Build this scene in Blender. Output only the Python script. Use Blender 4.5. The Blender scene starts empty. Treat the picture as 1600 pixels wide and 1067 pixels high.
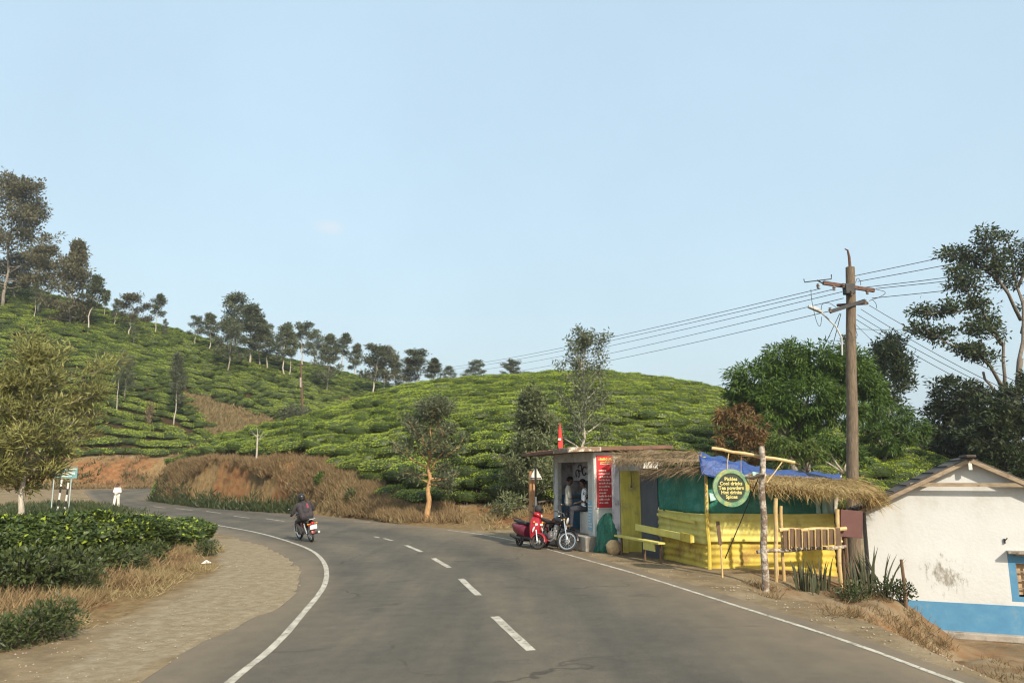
import bpy, bmesh, math, random
import numpy as np
from mathutils import Vector, Matrix
R = math.radians
random.seed(7); rng = np.random.default_rng(7)
S = bpy.context.scene; COL = S.collection

# ------------------------------------------------------------------ camera, sky, sun, exposure
CAMZ = 2.4; F = 1155.0; PITCH = math.atan((740 - 533.5) / F)
CP, SP = math.cos(PITCH), math.sin(PITCH)
cam_d = bpy.data.cameras.new('camera'); cam = bpy.data.objects.new('camera', cam_d); COL.objects.link(cam)
cam.location = (0, 0, CAMZ); cam.rotation_euler = (R(90) + PITCH, 0, 0)
cam_d.sensor_width = 36; cam_d.lens = F * 36 / 1600; cam_d.clip_start = 0.1; cam_d.clip_end = 6000
S.camera = cam
SUN_AZ, SUN_EL = R(26), R(34)            # azimuth measured from straight behind the camera towards the right
sv = Vector((math.sin(SUN_AZ) * math.cos(SUN_EL), -math.cos(SUN_AZ) * math.cos(SUN_EL), math.sin(SUN_EL)))
W = bpy.data.worlds.new('World'); S.world = W; W.use_nodes = True
nt = W.node_tree; bg = nt.nodes['Background']
sky = nt.nodes.new('ShaderNodeTexSky'); sky.sky_type = 'NISHITA'; sky.sun_disc = False
sky.sun_elevation = SUN_EL; sky.sun_rotation = math.atan2(sv.x, sv.y)
sky.altitude = 900; sky.air_density = 2.0; sky.dust_density = 8.0; sky.ozone_density = 1.0
hz = nt.nodes.new('ShaderNodeMix'); hz.data_type = 'RGBA'; hz.inputs[0].default_value = 0.80; hz.inputs[7].default_value = (2.02, 2.68, 3.20, 1)   # milky haze over the whole sky
nt.links.new(sky.outputs[0], hz.inputs[6]); 
gc = nt.nodes.new('ShaderNodeTexCoord'); cn = nt.nodes.new('ShaderNodeTexNoise'); cn.inputs['Scale'].default_value = 2.2; cn.inputs['Detail'].default_value = 5; cn.inputs['Roughness'].default_value = .6
nt.links.new(gc.outputs['Generated'], cn.inputs[0]); cr = nt.nodes.new('ShaderNodeMapRange'); cr.inputs[1].default_value = .35; cr.inputs[2].default_value = .7; cr.inputs[3].default_value = .965; cr.inputs[4].default_value = 1.035; nt.links.new(cn.outputs[0], cr.inputs[0])
cm = nt.nodes.new('ShaderNodeVectorMath'); cm.operation = 'SCALE'; nt.links.new(hz.outputs[2], cm.inputs[0]); nt.links.new(cr.outputs[0], cm.inputs['Scale'])
# one small wisp of cloud
wd_ = nt.nodes.new('ShaderNodeVectorMath'); wd_.operation = 'DISTANCE'; wm_ = nt.nodes.new('ShaderNodeMapping'); wm_.inputs['Scale'].default_value = (1, 1, 2.2); nt.links.new(gc.outputs['Generated'], wm_.inputs[0]); nt.links.new(wm_.outputs[0], wd_.inputs[0])
wv = Vector(((515 - 800) / F, CP - (533.5 - 355) / F * SP, SP + (533.5 - 355) / F * CP)).normalized(); wd_.inputs[1].default_value = (wv.x, wv.y, wv.z * 2.2)
wn_ = nt.nodes.new('ShaderNodeTexNoise'); wn_.inputs['Scale'].default_value = 60; wn_.inputs['Detail'].default_value = 5; nt.links.new(wm_.outputs[0], wn_.inputs[0])
wr_ = nt.nodes.new('ShaderNodeMapRange'); wr_.inputs[1].default_value = .026; wr_.inputs[2].default_value = .004; wr_.inputs[4].default_value = 1; nt.links.new(wd_.outputs['Value'], wr_.inputs[0])
wx_ = nt.nodes.new('ShaderNodeMath'); wx_.operation = 'MULTIPLY'; nt.links.new(wr_.outputs[0], wx_.inputs[0]); nt.links.new(wn_.outputs[0], wx_.inputs[1])
wc = nt.nodes.new('ShaderNodeMix'); wc.data_type = 'RGBA'; wc.inputs[7].default_value = (3.0, 3.1, 3.3, 1); nt.links.new(wx_.outputs[0], wc.inputs[0]); nt.links.new(cm.outputs[0], wc.inputs[6]); nt.links.new(wc.outputs[2], bg.inputs[0]); bg.inputs[1].default_value = 0.14
sd = bpy.data.lights.new('sun', 'SUN'); sd.energy = 2.9; sd.angle = R(1.4); sd.color = (1.0, 0.905, 0.76)
so = bpy.data.objects.new('sun', sd); COL.objects.link(so)
so.rotation_euler = (-sv).to_track_quat('-Z', 'Y').to_euler(); so.location = (30, -30, 40)
S.view_settings.view_transform = 'Standard'; S.view_settings.look = 'None'
S.view_settings.exposure = 1.0; S.view_settings.gamma = 1.0
S.render.engine = 'CYCLES'
cy = S.cycles; cy.use_denoising = True; cy.max_bounces = 6; cy.diffuse_bounces = 3; cy.glossy_bounces = 3
cy.filter_width = 1.2; cy.transmission_bounces = 4; cy.transparent_max_bounces = 8; cy.caustics_reflective = False; cy.caustics_refractive = False

# ------------------------------------------------------------------ survey helpers (photo pixel + distance -> metres)
def px(u, v, D):
    xx = (u - 800) / F; yy = (533.5 - v) / F
    Y = CP - yy * SP; Z = SP + yy * CP; t = D / Y
    return Vector((xx * t, D, CAMZ + Z * t))
def ss(a, b, x):
    t = np.clip((np.asarray(x, float) - a) / (b - a), 0, 1); return t * t * (3 - 2 * t)
def G(x, y):
    x = np.asarray(x, float); y = np.asarray(y, float)
    z = 0.028 * np.clip(x + 4.5, 0, 7.2) * (1 - ss(30, 50, y)) + 0.70 * ss(54, 88, y)
    d = np.minimum(x - 5.25 - 0.05 * np.clip(y - 9, 0, 4), np.maximum(0.707 * ((x - 5.0) - (y - 13.2)), x - 8.1))
    z = z - 1.0 * ss(-0.1, 1.5, d) * (1 - ss(22, 29, y))
    s1 = 0.707 * ((x - 5.0) - (y - 13.2))
    z = z - 0.36 * ss(-3.1, -0.4, s1) * ss(4.5, 5.2, x) * (1 - ss(22, 29, y)) * np.where(x > 8.5, 1.0, ss(13.2, 15.5, y))
    xl = np.interp(y, [0, 10.8, 13, 19, 23, 28.6, 33, 40], [-9.5, -7.4, -6.9, -7.8, -9.0, -11.8, -17, -26])
    z = z + 0.22 * ss(0.0, 2.6, xl - x) * (1 - ss(27, 33, y))
    return z
def Gs(x, y): return float(G(x, y))
def gp(u, v):
    xx = (u - 800) / F; yy = (533.5 - v) / F
    Y = CP - yy * SP; Z = SP + yy * CP; z = 0.0
    for _ in range(12):
        t = (z - CAMZ) / Z
        z = Gs(xx * t, Y * t)
    t = (z - CAMZ) / Z
    return Vector((xx * t, Y * t, z))
def az(u): return (u - 800) / F * CP
def hsh(i, j, k=0):
    n = (i.astype(np.int64) * 73856093) ^ (j.astype(np.int64) * 19349663) ^ (k * 83492791)
    n = (n ^ (n >> 13)) * 1274126177; n &= 0x7fffffff
    return (n % 100003) / 100003.0
def noise2(x, y, s=1.0, k=0):
    x = np.asarray(x, float) / s; y = np.asarray(y, float) / s
    i = np.floor(x); j = np.floor(y); fx = x - i; fy = y - j
    fx = fx * fx * (3 - 2 * fx); fy = fy * fy * (3 - 2 * fy)
    i = i.astype(np.int64); j = j.astype(np.int64)
    return ((hsh(i, j, k) * (1 - fx) + hsh(i + 1, j, k) * fx) * (1 - fy) + (hsh(i, j + 1, k) * (1 - fx) + hsh(i + 1, j + 1, k) * fx) * fy)
def fbm(x, y, s, k=0, o=4):
    r = 0; a = 0.5
    for q in range(o): r = r + a * noise2(x, y, s, k + q); s *= 0.5; a *= 0.5
    return r
def inpoly(x, y, poly):
    inside = np.zeros(np.shape(x), bool); n = len(poly)
    for i in range(n):
        x1, y1 = poly[i]; x2, y2 = poly[(i + 1) % n]
        if y1 == y2: continue
        c = ((y1 > y) != (y2 > y)) & (x < (x2 - x1) * (y - y1) / (y2 - y1) + x1)
        inside ^= c
    return inside
def pix_of(x, y, z):
    t = y * CP + (z - CAMZ) * SP; up = -y * SP + (z - CAMZ) * CP
    return 800 + F * x / t, 533.5 - F * up / t

# near tea mound: photo column, skyline row, crest distance, toe distance, bank height, bank width
TA = [(236, 775, 66, 65, 0.0, 1.5), (244, 764, 66, 64, 1.2, 1.6), (262, 737, 66.5, 62, 2.5, 2.0), (300, 722, 67, 56.9, 3.1, 3.2), (352, 694, 65, 52.9, 3.5, 3.8), (402, 680, 64, 49.7, 3.5, 4.0),
      (457, 664, 64, 47.1, 3.4, 4.0), (490, 655, 64, 44.8, 3.2, 4.0), (517, 648, 65, 43, 2.6, 3.8), (560, 637, 66, 40.8, 1.9, 4), (610, 623, 68, 37.4, 0.9, 4), (640, 616, 69, 36, 0.55, 4),
      (700, 606, 70, 35, 0.4, 4), (780, 597, 71, 34, 0.4, 4), (860, 594, 72, 33, 0.4, 4), (950, 597, 72, 32.5, 0.4, 4), (1040, 606, 71, 32.5, 0.4, 4), (1120, 622, 70, 33, 0.3, 4),
      (1200, 648, 66, 33, 0.2, 4), (1300, 684, 60, 33, 0.2, 4), (1400, 706, 56, 34, 0.2, 4), (1480, 724, 55, 35, 0.2, 4), (1600, 738, 55, 36, 0.2, 4), (2100, 742, 55, 36, 0.2, 4)]
TB = [(-500, 430, 150, 86, 3.2, 4), (-150, 440, 147, 86, 3.2, 4), (0, 455, 145, 87, 3.2, 4), (100, 482, 143, 87, 3.2, 4), (165, 499, 142, 88, 3.3, 4), (260, 525, 142, 90, 3.6, 4), (330, 547, 143, 93, 3.8, 4), (420, 563, 146, 98, 3.0, 5),
      (500, 579, 148, 102, 2.5, 6), (560, 598, 148, 104, 2.2, 6), (620, 613, 146, 105, 2.0, 6), (700, 626, 144, 106, 2, 6), (800, 640, 140, 106, 2, 6), (1200, 655, 140, 106, 2, 6), (1600, 690, 140, 106, 2, 6), (2200, 720, 140, 106, 2, 6)]
def tab(T):
    T = np.array(T, float); a = np.array([az(u) for u in T[:, 0]])
    zc = np.array([px(r[0], r[1], r[2]).z for r in T])
    aa = np.linspace(a[0], a[-1], 900)
    cols = [np.interp(aa, a, c) for c in (zc, T[:, 2], T[:, 3], T[:, 4], T[:, 5])]
    return a, zc, T
def col(T, q, a):
    aT, zc, TT = T
    return np.interp(a, aT, (zc, TT[:, 2], TT[:, 3], TT[:, 4], TT[:, 5])[q])
A_, B_ = tab(TA), tab(TB)
def hill(T, x, y, valley, width, left0):
    yy = np.maximum(y, 1.0); a = x / yy
    zc, Dc, Db, zb, wb = [col(T, q, a) for q in range(5)]
    g = G(x, y)
    if left0: k = ss(az(234), az(262), a); zc = g + (zc - g) * k
    bank = g + zb * ss(0, 1, (yy - Db) / wb)
    t = np.clip((yy - Db - wb) / np.maximum(Dc - Db - wb, 0.5), 0, 1)
    zbt = g + zb
    z = np.where(yy < Db + wb, bank, zbt + (zc - zbt) * (1 - (1 - t) ** 1.55))
    s = np.maximum(yy - Dc, 0)
    v = np.minimum(valley, zc)
    return np.where(yy > Dc, v + (zc - v) * np.exp(-(s / width) ** 2), z)
def H(x, y):
    x = np.asarray(x, float); y = np.asarray(y, float)
    g = G(x, y)
    a = hill(A_, x, y, 1.0, np.where(x / np.maximum(y, 1) < az(420), 9.0, 20.0), True)
    b = hill(B_, x, y, 8.0, 60.0, False)
    a = np.where(y > 25, a, g); b = np.where(y > 60, b, g)
    h = np.maximum(np.maximum(a, b), g)
    up = ss(0.3, 2.0, h - g)
    h = h + up * (fbm(x, y, 9, 3) - 0.47) * 0.9
    bankish = ss(0.15, 0.6, h - g) * (1 - ss(3.5, 6, h - g)) * (y < 110)
    h = h + bankish * (fbm(x, y, 1.6, 11) - 0.47) * 0.32
    return h
def Hs(x, y): return float(H(np.array([x]), np.array([y]))[0])
def hit(u, v, d0=24, d1=230):
    D = np.arange(d0, d1, 0.4)
    P = [px(u, v, d) for d in (1.0,)][0]
    x = P.x * D; z = CAMZ + (P.z - CAMZ) * D
    b = np.nonzero(z <= H(x, D))[0]
    if len(b) == 0: return None
    d = D[b[0]]; return Vector((P.x * d, d, float(H(np.array([P.x * d]), np.array([d]))[0])))

# ------------------------------------------------------------------ materials
def newmat(name):
    m = bpy.data.materials.new(name); m.use_nodes = True
    return m, m.node_tree, m.node_tree.nodes['Principled BSDF']
def mat(name, c, c2=None, scale=6.0, rough=0.75, metal=0.0, bump=0.0, bscale=None, detail=5, lo=0.35, hi=0.68, stretch=None, dirt=None, dscale=1.5, dlo=0.55, dhi=0.7, spec=0.4, emit=None):
    m, t, b = newmat(name); N = t.nodes.new; L = t.links.new
    b.inputs['Roughness'].default_value = rough; b.inputs['Metallic'].default_value = metal
    b.inputs['Specular IOR Level'].default_value = spec
    b.inputs['Base Color'].default_value = (*c, 1)
    tc = N('ShaderNodeTexCoord'); mp = N('ShaderNodeMapping'); L(tc.outputs['Object'], mp.inputs[0])
    if stretch: mp.inputs['Scale'].default_value = stretch
    out = None
    if c2:
        n = N('ShaderNodeTexNoise'); n.inputs['Scale'].default_value = scale; n.inputs['Detail'].default_value = detail; n.inputs['Roughness'].default_value = 0.65
        L(mp.outputs[0], n.inputs[0])
        r = N('ShaderNodeValToRGB'); r.color_ramp.elements[0].position = lo; r.color_ramp.elements[1].position = hi
        r.color_ramp.elements[0].color = (*c, 1); r.color_ramp.elements[1].color = (*c2, 1)
        L(n.outputs[0], r.inputs[0]); out = r.outputs[0]
    if dirt:
        n = N('ShaderNodeTexNoise'); n.inputs['Scale'].default_value = dscale; n.inputs['Detail'].default_value = 8; n.inputs['Roughness'].default_value = 0.7
        L(tc.outputs['Object'], n.inputs[0])
        r = N('ShaderNodeMapRange'); r.inputs[1].default_value = dlo; r.inputs[2].default_value = dhi; L(n.outputs[0], r.inputs[0])
        x = N('ShaderNodeMix'); x.data_type = 'RGBA'; L(r.outputs[0], x.inputs[0])
        if out is not None: L(out, x.inputs[6])
        else: x.inputs[6].default_value = (*c, 1)
        x.inputs[7].default_value = (*dirt, 1); out = x.outputs[2]
    if out is not None: L(out, b.inputs['Base Color'])
    if bump:
        n = N('ShaderNodeTexNoise'); n.inputs['Scale'].default_value = bscale or scale * 3; n.inputs['Detail'].default_value = 6
        L(mp.outputs[0], n.inputs[0]); bp = N('ShaderNodeBump'); bp.inputs['Strength'].default_value = bump; bp.inputs['Distance'].default_value = 0.05
        L(n.outputs[0], bp.inputs['Height']); L(bp.outputs[0], b.inputs['Normal'])
    return m
def leafmat(name, c1, c2, trans=0.3, rough=0.5, spec=0.35, tcol=None):
    m, t, b = newmat(name); N = t.nodes.new; L = t.links.new
    at = N('ShaderNodeAttribute'); at.attribute_name = 'tint'
    oi = N('ShaderNodeObjectInfo')
    mx = N('ShaderNodeMix'); mx.data_type = 'RGBA'; L(at.outputs['Fac'], mx.inputs[0])
    mx.inputs[6].default_value = (*c1, 1); mx.inputs[7].default_value = (*c2, 1)
    hs = N('ShaderNodeHueSaturation'); L(mx.outputs[2], hs.inputs['Color'])
    mr = N('ShaderNodeMapRange'); mr.inputs[3].default_value = 0.78; mr.inputs[4].default_value = 1.2; L(oi.outputs['Random'], mr.inputs[0]); L(mr.outputs[0], hs.inputs['Value'])
    L(hs.outputs[0], b.inputs['Base Color']); b.inputs['Roughness'].default_value = rough; b.inputs['Specular IOR Level'].default_value = spec
    tr = N('ShaderNodeBsdfTranslucent'); L(hs.outputs[0], tr.inputs[0])
    mi = N('ShaderNodeMixShader'); mi.inputs[0].default_value = trans
    L(b.outputs[0], mi.inputs[1]); L(tr.outputs[0], mi.inputs[2])
    L(mi.outputs[0], t.nodes['Material Output'].inputs[0])
    return m

# ------------------------------------------------------------------ mesh helpers
def link(o, parent=None):
    COL.objects.link(o)
    if parent is not None: o.parent = parent
    return o
def tag(o, label=None, cat=None, group=None, kind=None):
    if label: o['label'] = label
    if cat: o['category'] = cat
    if group: o['group'] = group
    if kind: o['kind'] = kind
    return o
def empty(name, loc=(0, 0, 0), rz=0.0, label=None, cat=None, group=None, tilt=None):
    o = bpy.data.objects.new(name, None); o.empty_display_size = 0.2; link(o)
    o.location = loc; o.rotation_euler = (tilt[0] if tilt else 0, tilt[1] if tilt else 0, rz)
    return tag(o, label, cat, group)
def npmesh(name, V, Q, mats, mi=None, smooth=False, tint=None, attrs=None):
    me = bpy.data.meshes.new(name); V = np.asarray(V, np.float32); Q = np.asarray(Q, np.int32); k = Q.shape[1]
    me.vertices.add(len(V)); me.vertices.foreach_set('co', V.ravel())
    me.loops.add(Q.size); me.loops.foreach_set('vertex_index', Q.ravel())
    me.polygons.add(len(Q)); me.polygons.foreach_set('loop_start', np.arange(0, Q.size, k, dtype=np.int32))
    if mi is not None: me.polygons.foreach_set('material_index', np.asarray(mi, np.int32))
    me.polygons.foreach_set('use_smooth', np.full(len(Q), smooth, bool))
    for m in (mats if isinstance(mats, (list, tuple)) else [mats]): me.materials.append(m)
    me.update(calc_edges=True)
    if tint is not None:
        a = me.attributes.new('tint', 'FLOAT', 'POINT'); a.data.foreach_set('value', np.asarray(tint, np.float32))
    for kk, vv in (attrs or {}).items():
        a = me.attributes.new(kk, 'FLOAT', 'POINT'); a.data.foreach_set('value', np.asarray(vv, np.float32))
    return me
def nrmz(v): return v / np.maximum(np.linalg.norm(v, axis=-1, keepdims=True), 1e-9)
def leafgeo(C, D, Nn, Ln, Wd, tint=None, curl=0.0):
    """pointed leaf quads: base, side, tip, side"""
    n = len(C); C = np.asarray(C, float); D = nrmz(np.asarray(D, float)); B = nrmz(np.cross(D, np.asarray(Nn, float)))
    Nn = np.cross(B, D)
    Ln = np.broadcast_to(np.asarray(Ln, float), (n,))[:, None]; Wd = np.broadcast_to(np.asarray(Wd, float), (n,))[:, None]
    mid = C + D * Ln * 0.45
    V = np.stack([C, mid + B * Wd * 0.5 + Nn * curl * Ln, C + D * Ln - Nn * curl * Ln, mid - B * Wd * 0.5 + Nn * curl * Ln], 1).reshape(-1, 3)
    Q = np.arange(4 * n, dtype=np.int32).reshape(n, 4)
    tt = np.repeat(tint if tint is not None else rng.random(n), 4)
    return V, Q, tt
def leafmesh(name, C, D, Nn, Ln, Wd, m, tint=None, curl=0.0):
    V, Q, tt = leafgeo(C, D, Nn, Ln, Wd, tint, curl)
    return npmesh(name, V, Q, m, tint=tt)
def rdir(n): return nrmz(rng.normal(size=(n, 3)))
class MB:
    def __init__(s): s.v = []; s.f = []; s.m = []
    def add(s, V, Fc, mi=0):
        b = len(s.v); s.v += [tuple(p) for p in V]; s.f += [tuple(i + b for i in f) for f in Fc]; s.m += [mi] * len(Fc); return s
    def box(s, c, d, rz=0.0, mi=0, M=None):
        x, y, z = [q / 2 for q in d]
        V = [Vector((a * x, b * y, e * z)) for e in (-1, 1) for a, b in ((-1, -1), (1, -1), (1, 1), (-1, 1))]
        m = Matrix.Translation(c) @ (M if M is not None else Matrix.Rotation(rz, 4, 'Z'))
        return s.add([m @ p for p in V], [(3, 2, 1, 0), (4, 5, 6, 7), (0, 1, 5, 4), (1, 2, 6, 5), (2, 3, 7, 6), (3, 0, 4, 7)], mi)
    def beam(s, p0, p1, w, h, mi=0, up=(0, 0, 1)):
        p0 = Vector(p0); p1 = Vector(p1); d = p1 - p0; q = d.to_track_quat('X', 'Z') if abs(d.normalized().z) < 0.999 else d.to_track_quat('X', 'Y')
        return s.box((p0 + p1) / 2, (d.length, w, h), mi=mi, M=q.to_matrix().to_4x4())
    def tube(s, pts, rad, n=8, mi=0, cap=True, closed=False):
        P = [Vector(p) for p in pts]; k = len(P)
        rad = [rad] * k if isinstance(rad, (int, float)) else list(rad)
        V = []; ref = None
        for i in range(k):
            if closed: t = P[(i + 1) % k] - P[i - 1]
            else: t = P[min(i + 1, k - 1)] - P[max(i - 1, 0)]
            t.normalize()
            if ref is None:
                ref = Vector((0, 0, 1)) if abs(t.z) < 0.9 else Vector((1, 0, 0))
            a = ref - t * ref.dot(t)
            if a.length < 1e-5: a = t.orthogonal()
            a.normalize(); ref = a; b = t.cross(a)
            for j in range(n):
                g = 2 * math.pi * j / n; V.append(P[i] + (a * math.cos(g) + b * math.sin(g)) * rad[i])
        Fc = []
        for i in range(k if closed else k - 1):
            i2 = (i + 1) % k
            for j in range(n): Fc.append((i * n + j, i * n + (j + 1) % n, i2 * n + (j + 1) % n, i2 * n + j))
        if cap and not closed: Fc += [tuple(range(n))[::-1], tuple(range((k - 1) * n, k * n))]
        return s.add(V, Fc, mi)
    def lathe(s, prof, n=20, M=None, mi=0, closed=False):
        """profile of (radius, height) about local Z, moved by M"""
        M = M or Matrix(); V = []; Fc = []; k = len(prof)
        for r, h in prof:
            for j in range(n):
                g = 2 * math.pi * j / n; V.append(M @ Vector((r * math.cos(g), r * math.sin(g), h)))
        for i in range(k if closed else k - 1):
            i2 = (i + 1) % k
            for j in range(n): Fc.append((i * n + j, i * n + (j + 1) % n, i2 * n + (j + 1) % n, i2 * n + j))
        return s.add(V, Fc, mi)
    def loft(s, rings, mi=0, cap=True):
        n = len(rings[0]); V = [p for r in rings for p in r]; Fc = []
        for i in range(len(rings) - 1):
            for j in range(n): Fc.append((i * n + j, i * n + (j + 1) % n, (i + 1) * n + (j + 1) % n, (i + 1) * n + j))
        if cap: Fc += [tuple(range(n))[::-1], tuple(range((len(rings) - 1) * n, len(rings) * n))]
        return s.add(V, Fc, mi)
    def ball(s, c, r, n=10, mi=0, M=None):
        r = (r, r, r) if isinstance(r, (int, float)) else r
        V = []; Fc = []; k = n // 2 + 1
        for i in range(k):
            th = math.pi * i / (k - 1)
            for j in range(n):
                g = 2 * math.pi * j / n; p = Vector((math.sin(th) * math.cos(g) * r[0], math.sin(th) * math.sin(g) * r[1], math.cos(th) * r[2]))
                V.append((M @ p if M is not None else p) + Vector(c))
        for i in range(k - 1):
            for j in range(n): Fc.append((i * n + j, (i + 1) * n + j, (i + 1) * n + (j + 1) % n, i * n + (j + 1) % n))
        return s.add(V, Fc, mi)
    def prism(s, outline, t, M=None, mi=0):
        """flat outline (x,y) extruded along local z by t, moved by M"""
        M = M or Matrix(); n = len(outline)
        V = [M @ Vector((x, y, 0)) for x, y in outline] + [M @ Vector((x, y, t)) for x, y in outline]
        return s.add(V, [tuple(range(n))[::-1], tuple(range(n, 2 * n))] + [(i, (i + 1) % n, (i + 1) % n + n, i + n) for i in range(n)], mi)
    def mesh(s, name, mats, smooth=False, angle=None):
        me = bpy.data.meshes.new(name); me.from_pydata(s.v, [], s.f)
        for m in (mats if isinstance(mats, (list, tuple)) else [mats]): me.materials.append(m)
        me.polygons.foreach_set('material_index', s.m); me.polygons.foreach_set('use_smooth', [smooth] * len(s.f)); me.update()
        if smooth and angle: me.set_sharp_from_angle(angle=angle)
        return me
    def build(s, name, mats, parent=None, smooth=False, bevel=0.0, angle=R(40)):
        o = bpy.data.objects.new(name, s.mesh(name, mats, smooth, angle)); link(o, parent)
        if bevel:
            b = o.modifiers.new('bevel', 'BEVEL'); b.width = bevel; b.segments = 2; b.limit_method = 'ANGLE'; b.angle_limit = R(40)
        return o
def obj(name, me, parent=None): return link(bpy.data.objects.new(name, me), parent)
def copy_tree(o, parent=None):
    c = o.copy(); link(c, parent)
    for ch in list(o.children): copy_tree(ch, c)
    return c
def text_mesh(txt, size, m, parent, M, name='lettering', bold=0.0, ext=0.004, align='CENTER'):
    cu = bpy.data.curves.new(name, 'FONT'); cu.body = txt; cu.size = size; cu.align_x = align; cu.align_y = 'CENTER'; cu.extrude = ext; cu.offset = bold; cu.resolution_u = 2
    tmp = bpy.data.objects.new('tmp', cu); COL.objects.link(tmp)
    dg = bpy.context.evaluated_depsgraph_get(); me = bpy.data.meshes.new_from_object(tmp.evaluated_get(dg))
    bpy.data.objects.remove(tmp); bpy.data.curves.remove(cu)
    me.transform(M); me.materials.clear(); me.materials.append(m)
    return obj(name, me, parent)
# ------------------------------------------------------------------ the road (surveyed edges, near to far round the nose of the mound)
def chaikin(P, n=2):
    for _ in range(n):
        Q = [P[0]]
        for a, b in zip(P[:-1], P[1:]): Q += [a * 0.75 + b * 0.25, a * 0.25 + b * 0.75]
        P = Q + [P[-1]]
    return P
def resample(P, n):
    P = np.array([[p[0], p[1]] for p in P]); d = np.r_[0, np.cumsum(np.linalg.norm(np.diff(P, axis=0), axis=1))]
    t = np.linspace(0, d[-1], n); return np.stack([np.interp(t, d, P[:, 0]), np.interp(t, d, P[:, 1])], 1)
V2 = lambda x, y: Vector((x, y, 0))
outer = [V2(-1.2, -14), V2(-2.6, -4), V2(-3.9, 4)] + [gp(u, v) for u, v in [(235, 1050), (330, 1000), (420, 957), (472, 922), (474, 897), (462, 876), (430, 857), (375, 842), (330, 828), (285, 815), (235, 804), (185, 795), (148, 784), (128, 774), (140, 769), (180, 766), (240, 762)]] + [V2(-35, 104), V2(-22, 112)]
inner = [V2(9.2, -14), V2(7.6, -4), V2(6.1, 4)] + [gp(u, v) for u, v in [(1490, 1050), (1370, 1003), (1200, 949), (1060, 906), (960, 880), (885, 858), (800, 839), (720, 827), (640, 820), (560, 810), (457, 799), (352, 791), (290, 787.5), (256, 785), (245, 781), (250, 776), (275, 771.5)]] + [V2(-32, 90), V2(-20, 98)]
outer = chaikin([Vector((p.x, p.y, 0)) for p in outer]); inner = chaikin([Vector((p.x, p.y, 0)) for p in inner])
NO = 220
def matched(A, B, n):
    A = np.array([[p.x, p.y] for p in A]); B = np.array([[p.x, p.y] for p in B])
    i = np.linspace(0, len(A) - 1, n); k = np.arange(len(A))
    return (np.stack([np.interp(i, k, A[:, 0]), np.interp(i, k, A[:, 1])], 1), np.stack([np.interp(i, k, B[:, 0]), np.interp(i, k, B[:, 1])], 1))
assert len(outer) == len(inner), (len(outer), len(inner))
RO, RI = matched(outer, inner, NO)
RO = RO + np.stack([noise2(np.arange(NO), np.zeros(NO), 2.2, 5) - .5, noise2(np.arange(NO), np.zeros(NO), 1.7, 6) - .5], 1) * np.clip(np.linspace(0, 1, NO) * 3, 0, .22)[:, None]
road_poly = [tuple(p) for p in RO] + [tuple(p) for p in RI[::-1]]
NC = 24
w = np.linspace(0, 1, NC)[None, :, None]
RG = RO[:, None, :] * (1 - w) + RI[:, None, :] * w
def outw(A, B): d = A - B; return d / np.linalg.norm(d, axis=1, keepdims=True)
RG = np.concatenate([(RO + outw(RO, RI) * .28)[:, None], RG, (RI + outw(RI, RO) * .28)[:, None]], 1); NC += 2
RZ = G(RG[..., 0], RG[..., 1]); RZ[:, 0] -= .09; RZ[:, -1] -= .09
RV = np.concatenate([RG, RZ[..., None]], 2).reshape(-1, 3)
ii, jj = np.meshgrid(np.arange(NO - 1), np.arange(NC - 1), indexing='ij')
RQ = np.stack([ii * NC + jj, ii * NC + jj + 1, (ii + 1) * NC + jj + 1, (ii + 1) * NC + jj], -1).reshape(-1, 4)

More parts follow.
